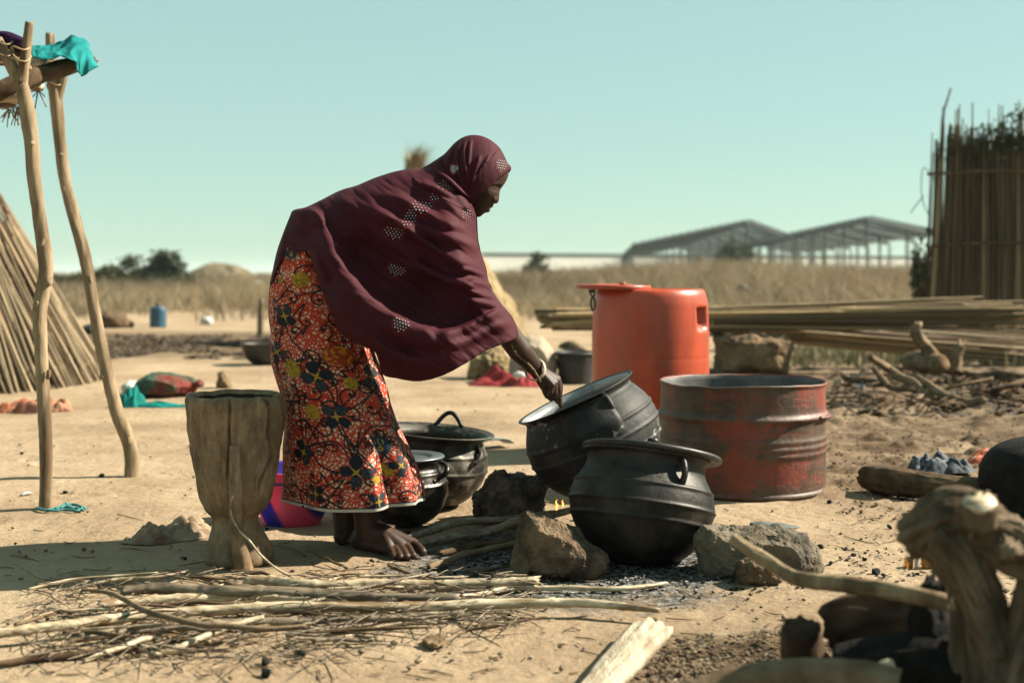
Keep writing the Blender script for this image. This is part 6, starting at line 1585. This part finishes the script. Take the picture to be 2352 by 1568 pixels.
# ---- headscarf
fsc = Field(closed(scarf_solve, 3), 2.0, 900)
FS = [([(850, 150), (818, 230), (800, 330), (810, 480), (840, 640), (860, 820)], .0045, 3, 4), ([(905, 160), (880, 260), (868, 400), (850, 560)], .004, 3, 4), ([(780, 190), (730, 300), (712, 430), (730, 600), (800, 780)], .005, 4, 4),
      ([(1010, 350), (975, 480), (930, 620), (880, 780)], .004, 4, 4), ([(1125, 345), (1095, 440), (1020, 560), (930, 720), (875, 850)], .004, 4, 4), ([(690, 250), (640, 360), (600, 500), (640, 650)], .005, 5, 5),
      ([(560, 390), (480, 480), (500, 600), (600, 680), (700, 760)], .007, 5, 6), ([(330, 530), (450, 590), (600, 690), (720, 800), (860, 930)], .009, 5, 6), ([(620, 700), (740, 810), (850, 900), (905, 960)], .007, 4, 4), ([(480, 500), (560, 620), (700, 740), (820, 860)], .007, 4, 5)]
FS = [([c1(p) for p in a], b, w1, w2) for a, b, w1, w2 in FS]
band = [c1(p) for p in [(1245, 293), (1180, 370), (1080, 480), (1000, 580), (930, 690), (880, 800), (870, 860), (910, 960), (960, 905), (1050, 832), (1160, 738), (1290, 632), (1390, 545), (1310, 390)]]
def scarf_depth(x, y):
    d = fsc(x, y) * .82 / SP
    e = np.clip(fsc(x, y) / 9.0, 0, 1)
    b = inside(x, y, band)
    d = d + e * (folds(x, y, FS) * 1.9 * ~b + .0035 * b + .0012 * (fbm(x / 7, y / 20, 2, 3) - .5))
    # lies over the shoulders of the shawl at its lower edge
    s = shawl_depth(x, y) + .004
    low_ = sm(c1((0, 700))[1], c1((0, 900))[1], y - (x - c1((700, 0))[0]) * .4)
    inb = inside(x, y, cut)
    return np.where(inb & (e > .05), np.maximum(d, s * low_ + d * (1 - low_)), d)
Tsc = triangulate(closed(scarf_px, 2.2), 2.2, 2)
scarf = weld(sheet3d(Tsc, scarf_depth(Tsc[0][:, 0], Tsc[0][:, 1])))

# ---- head: profile swollen to a skull, with features on both cheeks
fh = Field(closed(head_px, 1.5), 1.2, 900)
def g2(x, y, p, r, a, ry_=None): q = c1(p); rr_ = r * .1831; r2 = (ry_ or r) * .1831; return a * np.exp(-((x - q[0]) / rr_) ** 2 - ((y - q[1]) / r2) ** 2)
FF = [([c1(p) for p in q], a, w1 * .1831, w2 * .1831) for q, a, w1, w2 in [
    ([(1150, 805), (1195, 812), (1245, 818), (1262, 812)], -.0032, 8, 10), ([(1150, 760), (1200, 742), (1262, 748), (1300, 770)], .0035, 16, 16),
    ([(1168, 890), (1150, 950), (1128, 1010)], -.0030, 12, 12), ([(1085, 1036), (1120, 1040), (1170, 1036)], -.0045, 8, 8), ([(1110, 1012), (1140, 1010), (1175, 1014)], .0025, 12, 12), ([(1095, 1068), (1120, 1072), (1140, 1070)], .0030, 14, 14), ([(1060, 1095), (1090, 1100), (1110, 1102)], -.0025, 10, 10)]]
def head_depth(x, y):
    d = fh(x, y) * .80 / SP; e = np.clip(fh(x, y) / 7.0, 0, 1)
    f = g2(x, y, (1225, 782), 46, -.0085, 34) + g2(x, y, (1205, 796), 30, .0045, 17) + g2(x, y, (1192, 940), 26, .0075) + g2(x, y, (1206, 968), 11, -.005, 8) + g2(x, y, (1105, 860), 75, .006) + g2(x, y, (1040, 1110), 40, .003)
    d = d + e * (f + folds(x, y, FF))
    ins = inside(x, y, np.array(scarf_px))
    return np.where(ins, np.minimum(d, np.maximum(scarf_depth(x, y) - .008, .0)), d)
Th = triangulate(closed(head_px, 1.5), 1.5, 3)
hd_ = np.maximum(head_depth(Th[0][:, 0], Th[0][:, 1]), .0006); hd_[:len(closed(head_px, 1.5))] = 0
head = weld(sheet3d(Th, hd_), .0003)

# ---- limbs: tapered capsules, then one continuous skin
def capsule(p0, r0, p1, r1, seg=24):
    p0, p1 = Vector(p0), Vector(p1); d = p1 - p0; L = d.length; P, rad = [], []
    ax = d.normalized() if L > 1e-6 else Vector((0, 0, 1))
    for a in np.linspace(-math.pi / 2, 0, 8): P.append(p0 + ax * (r0 * math.sin(a) * .999)); rad.append(max(r0 * math.cos(a), 1e-4))
    for a in np.linspace(0, math.pi / 2, 8): P.append(p1 + ax * (r1 * math.sin(a) * .999)); rad.append(max(r1 * math.cos(a), 1e-4))
    # explicit rings
    N = ax.orthogonal().normalized(); B = ax.cross(N); V, Fc = [], []
    for q, r in zip(P, rad):
        for j in range(seg): a = 2 * math.pi * j / seg; V.append(tuple(q + N * (r * math.cos(a)) + B * (r * math.sin(a))))
    k = len(P)
    for i in range(k - 1):
        for j in range(seg): a, b = i * seg + j, i * seg + (j + 1) % seg; Fc.append((a, b, b + seg, a + seg))
    Fc.append(tuple(range(seg - 1, -1, -1))); Fc.append(tuple(range((k - 1) * seg, k * seg)))
    return np.array(V), Fc
caps = []
def chain(pts, rs):
    for i in range(len(pts) - 1): caps.append(capsule(pts[i], rs[i], pts[i + 1], rs[i + 1]))
# trunk
chain([W(715, 600, 3.56), W(760, 560, 3.56), W(880, 500, 3.56), W(985, 470, 3.56), W(1050, 450, 3.56)], [.070, .085, .090, .095, .06])
chain([W(1030, 490, 3.50), W(1030, 490, 3.62)], [.05, .05])
chain([W(1020, 450, 3.56), W(1060, 440, 3.56), W(1085, 425, 3.56)], [.055, .048, .046])
chain([W(700, 620, 3.515), W(700, 620, 3.605)], [.070, .070])
# near leg and foot
def GG(x, y, z=0.0): return GP(x, y, z)
chain([W(705, 650, 3.515), W(775, 880, 3.50), W(818, 1040, 3.525), W(840, 1180, 3.545), W(843, 1222, 3.55)], [.068, .055, .050, .034, .031])
hl = Vector(((824 - CX) / F * 3.56, 3.565, .024)); ank = W(844, 1222, 3.55)
chain([ank, hl], [.031, .026]); chain([W(838, 1190, 3.565), hl], [.020, .024])
bigb = Vector(((948 - CX) / F * 3.53, 3.530, .019)); litb = Vector(((896 - CX) / F * 3.50, 3.494, .014)); midb = (bigb + litb) / 2
ins = Vector(((880 - CX) / F * 3.54, 3.535, .050))
chain([ank, ins, bigb], [.030, .026, .019]); chain([ins, midb], [.026, .019]); chain([hl, litb], [.025, .014]); chain([hl, bigb], [.024, .017]); chain([ins, litb], [.024, .015])
for t_, p_, r_ in ((bigb, (970, 1267), .0130), (bigb.lerp(litb, .30), (949, 1275), .0100), (bigb.lerp(litb, .55), (934, 1277), .0094), (bigb.lerp(litb, .78), (919, 1278), .0090), (litb, (904, 1277), .0088)):
    e = GP(*p_, r_ * .85); m_ = t_.lerp(e, .55) + Vector((0, 0, .004)); chain([t_, m_, e], [r_ * 1.15, r_ * 1.0, r_]); chain([ins, t_], [.022, r_ * 1.3])
# far leg and foot
chain([W(705, 650, 3.61), W(735, 880, 3.61), W(770, 1040, 3.63), W(790, 1170, 3.63), W(792, 1220, 3.63)], [.068, .055, .048, .034, .031])
hf = Vector(((788 - CX) / F * 3.63, 3.625, .024)); bf = hf + Vector((.13, .10, -.006))
chain([W(792, 1218, 3.63), hf], [.031, .027]); chain([W(792, 1218, 3.63), bf], [.03, .018]); chain([hf, bf], [.026, .017])
for i in range(5): e = bf + Vector((.045 - .010 * i, .03 - .018 * i - .0, -.008)); chain([bf + Vector((-.004 * i, -.012 * i + .01, 0)), e], [.011, .0085])
# near arm
sho, elb, wri = W(1035, 500, 3.50), W(1098, 672, 3.52), W(*c2((755, 690)), 3.64)
mid = W(*c2((560, 470)), 3.58)
chain([sho, elb, mid, wri], [.046, .037, .0335, .0235])
# far arm, hidden under the shawl
chain([W(1035, 500, 3.62), W(1065, 660, 3.61), W(1050, 790, 3.62)], [.046, .036, .024])
# hand: palm, four fingers curled, index pressing down, thumb closing on them
def Hn(cx, cy, Y): return W(*c2((cx, cy)), Y)
mcp = [Hn(1035, 828, 3.685), Hn(1030, 850, 3.665), Hn(1000, 880, 3.645), Hn(965, 905, 3.628)]
for q in mcp: chain([wri, wri.lerp(q, .55), q], [.018, .0125, .0105])
chain([wri, Hn(840, 830, 3.64), Hn(880, 930, 3.65)], [.022, .019, .015]); chain([mcp[0], mcp[3]], [.0095, .0095]); chain([Hn(880, 900, 3.64), Hn(960, 900, 3.66)], [.016, .016])
chain([mcp[0], Hn(1065, 935, 3.690), Hn(1058, 1050, 3.688), Hn(1072, 1165, 3.686)], [.0105, .0098, .0085, .0070])       # index, pressing down
chain([mcp[1], Hn(1052, 985, 3.668), Hn(1000, 1068, 3.664), Hn(930, 1030, 3.668)], [.0105, .0098, .0088, .0075])       # middle
chain([mcp[2], Hn(1000, 1010, 3.645), Hn(950, 1075, 3.645), Hn(890, 1010, 3.650)], [.0100, .0094, .0085, .0072])       # ring
chain([mcp[3], Hn(945, 1000, 3.628), Hn(905, 1050, 3.630), Hn(865, 985, 3.636)], [.0092, .0082, .0075, .0064])         # little
chain([Hn(850, 850, 3.67), Hn(930, 960, 3.705), Hn(1000, 1050, 3.710), Hn(1045, 1120, 3.700)], [.015, .0115, .0098, .0080])  # thumb
bv, bf_ = merge(head, *caps)
tmp = bpy.data.objects.new('tmp', link_mesh('tmp', bv, bf_, [], False)); C.objects.link(tmp)
rm = tmp.modifiers.new('r', 'REMESH'); rm.mode = 'VOXEL'; rm.voxel_size = .0026; rm.use_smooth_shade = True
cs = tmp.modifiers.new('s', 'SMOOTH'); cs.factor = .5; cs.iterations = 3
dg = bpy.context.evaluated_depsgraph_get(); bme = bpy.data.meshes.new_from_object(tmp.evaluated_get(dg)); bme.name = 'person'
bpy.data.objects.remove(tmp)
def skin_mat():
    m, n, l, b = new_mat('dark_skin')
    v = coords(n, l); f = nz(n, l, v, 22, 6, .6)
    c = ramp(n, l, f, [(.35, (.044, .0185, .0095)), (.68, (.074, .034, .018))])
    l.new(c, b.inputs['Base Color']); b.inputs['Roughness'].default_value = .55; b.inputs['Specular IOR Level'].default_value = .3
    b.inputs['Subsurface Weight'].default_value = .05; b.inputs['Subsurface Scale'].default_value = .01
    bump(n, l, b, nz(n, l, v, 240, 5, .7), .22, .0015); return m
bme.materials.clear(); bme.materials.append(skin_mat()); bme.shade_smooth()
base = Vector((-.42, 3.58, 0)); bme.transform(Matrix.Translation(-base))
person = bpy.data.objects.new('person', bme); C.objects.link(person); person.location = base
tag(person, 'person in maroon shawl and red patterned skirt bending to scrub a pot', 'person')

# ---- clothing
def cloth_mat():
    m, n, l, b = new_mat('maroon_jersey')
    v = coords(n, l); f = nz(n, l, v, 9, 5, .6)
    c = ramp(n, l, f, [(.35, (.060, .0075, .0145)), (.68, (.084, .0115, .021))])
    l.new(c, b.inputs['Base Color']); b.inputs['Roughness'].default_value = .72
    b.inputs['Specular IOR Level'].default_value = .12
    w1 = n.new('ShaderNodeTexWave'); w1.inputs['Scale'].default_value = 190; w1.bands_direction = 'DIAGONAL'; l.new(v, w1.inputs[0])
    bump(n, l, b, mth(n, l, 'ADD', mth(n, l, 'MULTIPLY', w1.outputs['Fac'], .25), nz(n, l, v, 55, 6, .7)), .25, .0025); return m
CL = cloth_mat()
def solid(o, t): s = o.modifiers.new('thickness', 'SOLIDIFY'); s.thickness = t; s.offset = 1.0; return o
so_ = solid(part('shawl', shawl, CL, person), .0022)
hs_ = solid(part('headscarf', scarf, CL, person), .0020)
me = bpy.data.meshes.new('skirt'); sv = skirt_v - np.array(base)
me.vertices.add(len(sv)); me.vertices.foreach_set('co', sv.ravel())
me.loops.add(skirt_f.size); me.loops.foreach_set('vertex_index', skirt_f.ravel().astype(np.int32))
me.polygons.add(len(skirt_f)); me.polygons.foreach_set('loop_start', np.arange(0, skirt_f.size, 4, dtype=np.int32))
me.update(calc_edges=True); me.shade_smooth()
ca = me.color_attributes.new('print', 'FLOAT_COLOR', 'POINT'); ca.data.foreach_set('color', col.reshape(-1))
uvl = me.uv_layers.new(name='cloth'); uvs = np.stack([U.ravel(), Vv.ravel()], 1)
# the seam faces keep running on
fu = uvs[skirt_f.ravel()].copy().reshape(-1, 4, 2); seam = (fu[:, :, 0].max(1) - fu[:, :, 0].min(1)) > .3; fix = fu[seam]; fix[:, :, 0] = np.where(fix[:, :, 0] < 0, fix[:, :, 0] + 2 * np.pi * .16, fix[:, :, 0]); fu[seam] = fix
uvl.data.foreach_set('uv', fu.reshape(-1)); me.materials.append(skirt_mat())
sk_o = bpy.data.objects.new('skirt', me); C.objects.link(sk_o); sk_o.parent = person; solid(sk_o, .0018)
# mirrored lettering on the selvage
def on_skirt(u, z, off=.0035):
    i = int(np.clip(np.searchsorted(zz, z), 0, NZ - 1)); t = u / (aas[i] * .93) + math.pi / 2; j = int((t / (2 * math.pi)) * NT) % NT
    p = Vector((SX[i, j], SY[i, j], z)); n_ = Vector((math.cos(t), -math.sin(t) , 0)); return p + n_ * off
fc = bpy.data.curves.new('lettering', 'FONT'); fc.body = 'PAKSA'; fc.size = 1.0
to_ = bpy.data.objects.new('t', fc); C.objects.link(to_); dg = bpy.context.evaluated_depsgraph_get(); dg.update()
tm = bpy.data.meshes.new_from_object(to_.evaluated_get(dg)); bpy.data.objects.remove(to_)
tv = np.array([tuple(v.co) for v in tm.vertices]); tf = [tuple(p.vertices) for p in tm.polygons]; bpy.data.meshes.remove(tm)
uc, zc_ = locate(712, 1148); wT = tv[:, 0].max()
tv2 = np.array([tuple(on_skirt(uc - (x - wT / 2) * .0088, z_hem + .0018 + y * .0078)) for x, y, _ in tv])
part('selvage_lettering', (tv2, tf), basic('print_ink', (.01, .015, .03), (.012, .02, .04), 5, bs=0), sk_o, smooth=False)
gl_ = []
for k in range(20): a = 2 * math.pi * k / 20; gl_.append(tuple(on_skirt(uc + .027 + .004 * math.cos(a), z_hem + .0045 + .0033 * math.sin(a))))
part('selvage_emblem', (np.array(gl_), [tuple(range(20))]), basic('emblem_ink', (.01, .015, .03), (.03, .05, .09), 300, bs=0), sk_o, smooth=False)

# ---- rhinestone hearts on the shawl and scarf
def gems(parent, items, depthfn, off=.0030):
    o_v = np.array([(1, 0, 0), (-1, 0, 0), (0, 1, 0), (0, -1, 0), (0, 0, 1), (0, 0, -1)], float); o_f = [(0, 2, 4), (2, 1, 4), (1, 3, 4), (3, 0, 4), (2, 0, 5), (1, 2, 5), (3, 1, 5), (0, 3, 5)]
    V, Fc = [], []; dd_ = depthfn(np.array([q[0] for q in items]), np.array([q[1] for q in items]))
    for (x, y, r), d in zip(items, dd_):
        d = float(d); c = W(x, y, Y0 - d - off); n0 = 6 * len(V); V.append(o_v * np.array([r, r * .7, r]) + np.array(c)); Fc += [tuple(i + n0 for i in f) for f in o_f]
    return np.concatenate(V), Fc
WG = basic('clear_rhinestone', (.80, .84, .84), (.90, .92, .92), 200, rough=.12, bs=0); RG = basic('red_bead', (.42, .03, .02), (.60, .06, .035), 200, rough=.2, bs=0)
def heart(conv, c, sx, sy, rot, parent, fn, poly=None):
    """heart motif: grid of clear stones, outlined in red beads"""
    Wt, Rd = [], []; ca_, sa_ = math.cos(R(rot)), math.sin(R(rot)); C0 = conv(c); k = conv((1, 0))[0] - conv((0, 0))[0]
    def put(u, v, lst, r):
        x, y = u * sx * k, v * sy * k; p = (C0[0] + x * ca_ - y * sa_, C0[1] + x * sa_ + y * ca_)
        if poly is not None and not inside(np.array([p[0]]), np.array([p[1]]), poly)[0]: return
        lst.append((p[0], p[1], r))
    def in_heart(u, v): v = -v * 1.15 + .12; u = u * 1.15; return (u * u + v * v - .72) ** 3 - u * u * v ** 3 < 0
    st = .30
    for i in range(-4, 5):
        for j in range(-4, 5):
            u, v = i * st + (j % 2) * st / 2, j * st * .87
            if in_heart(u * 1.12, v * 1.12): put(u, v, Wt, .0024)
    for a in np.linspace(0, 2 * math.pi, 30, endpoint=False):
        s_ = 1.0
        for r_ in np.linspace(1.6, .3, 60):
            if in_heart(r_ * math.cos(a), r_ * math.sin(a)): break
        put((r_ + .10) * math.cos(a), (r_ + .10) * math.sin(a), Rd, .0015)
    if Wt: part('rhinestones', gems(parent, Wt, fn), WG, parent, smooth=False)
    if Rd: part('red_beads', gems(parent, Rd, fn), RG, parent, smooth=False)
cutp = np.array(cut); scp = closed(scarf_px, 3)
for c, sx, sy, rot in (((860, 650), 62, 50, 10), ((960, 560), 58, 52, -60), ((1025, 495), 60, 50, 8), ((1125, 405), 58, 48, -65), ((1185, 365), 50, 40, 30), ((1300, 545), 40, 52, 20), ((875, 872), 54, 44, 15), ((898, 1198), 50, 56, 20), ((485, 425), 55, 22, -28)):
    heart(c4, c, sx * 1.2, sy * 1.2, rot, so_, shawl_depth, cutp)
heart(c4, (1502, 245), 40, 56, 10, hs_, scarf_depth, scp); heart(c4, (1217, 268), 26, 40, 15, hs_, scarf_depth, scp)

# ---- ivory bangle and the twig tucked under it
ax = (Hn(900, 850, 3.655) - mid).normalized()
bc = W(*c2((757, 716)), 3.632); ax = (ax + Vector((.10, .62, .18))).normalized()
N1 = ax.orthogonal().normalized(); N2 = ax.cross(N1); V, Fc = [], []; nb, ns = 64, 8
for i in range(nb):
    a = 2 * math.pi * i / nb; rdir = N1 * math.cos(a) + N2 * math.sin(a)
    for rr_, hh_ in ((.0290, -.0065), (.0300, -.0070), (.0322, -.005), (.0330, 0), (.0322, .005), (.0300, .0070), (.0290, .0065), (.0286, 0)): V.append(tuple(bc + rdir * rr_ + ax * hh_))
for i in range(nb):
    for j in range(ns): a, b = i * ns + j, i * ns + (j + 1) % ns; c, d = ((i + 1) % nb) * ns + (j + 1) % ns, ((i + 1) % nb) * ns + j; Fc.append((a, b, c, d))
part('bangle', (np.array(V), Fc), basic('ivory', (.62, .52, .33), (.74, .65, .45), 60, rough=.35, bs=.4, bd=.001), person)
tw = thing('twig', 'peeled twig tucked along the forearm under the bangle', 'twig', Hn(800, 850, 3.60))
part('stem', tube([Hn(455, 395, 3.535), Hn(500, 500, 3.545), Hn(560, 555, 3.555), Hn(640, 620, 3.575), Hn(730, 720, 3.592), Hn(790, 810, 3.605), Hn(820, 870, 3.615)], [.0015, .0042, .0046, .0046, .0046, .004, .003], 40, 8, wob=.15), M['midwood'], tw)
part('node', tube([Hn(470, 470, 3.543), Hn(505, 500, 3.540), Hn(510, 480, 3.538)], [.002, .005, .002], 8, 7), M['midwood'], tw)
part('node', tube([Hn(735, 715, 3.59), Hn(748, 738, 3.587), Hn(755, 735, 3.585)], [.003, .006, .002], 8, 7), M['midwood'], tw)

# ------------------------------------------------------------------ dusty air over the plain
hz_o = single('haze', box(-1850, 1850, -45, 2450, -1.6, 9.5), None, 'pale dusty haze over the far plain', 'haze', smooth=False, kind='stuff')
hz_o.data.materials.clear(); hm_ = bpy.data.materials.new('dusty_air'); hm_.use_nodes = True
hn, hl_ = hm_.node_tree.nodes, hm_.node_tree.links; hn.remove(hn['Principled BSDF'])
pv_ = hn.new('ShaderNodeVolumePrincipled'); pv_.inputs['Color'].default_value = (.80, .92, .88, 1); pv_.inputs['Density'].default_value = .0004; pv_.inputs['Anisotropy'].default_value = .1
hl_.new(pv_.outputs[0], hn['Material Output'].inputs['Volume']); hz_o.data.materials.append(hm_)

# ------------------------------------------------------------------ albedo scale: the colours above were picked a little high
K = .55
for m in bpy.data.materials:
    if not m.use_nodes: continue
    n_, l_ = m.node_tree.nodes, m.node_tree.links
    for nd in list(n_):
        if nd.type not in ('BSDF_PRINCIPLED', 'BSDF_TRANSLUCENT'): continue
        q = nd.inputs[0]
        mx = n_.new('ShaderNodeMix'); mx.data_type = 'RGBA'; mx.blend_type = 'MULTIPLY'; mx.inputs[0].default_value = 1.0; mx.inputs[7].default_value = (K, K, K, 1)
        if q.is_linked: l_.new(q.links[0].from_socket, mx.inputs[6])
        else: mx.inputs[6].default_value = q.default_value
        l_.new(mx.outputs[2], q)
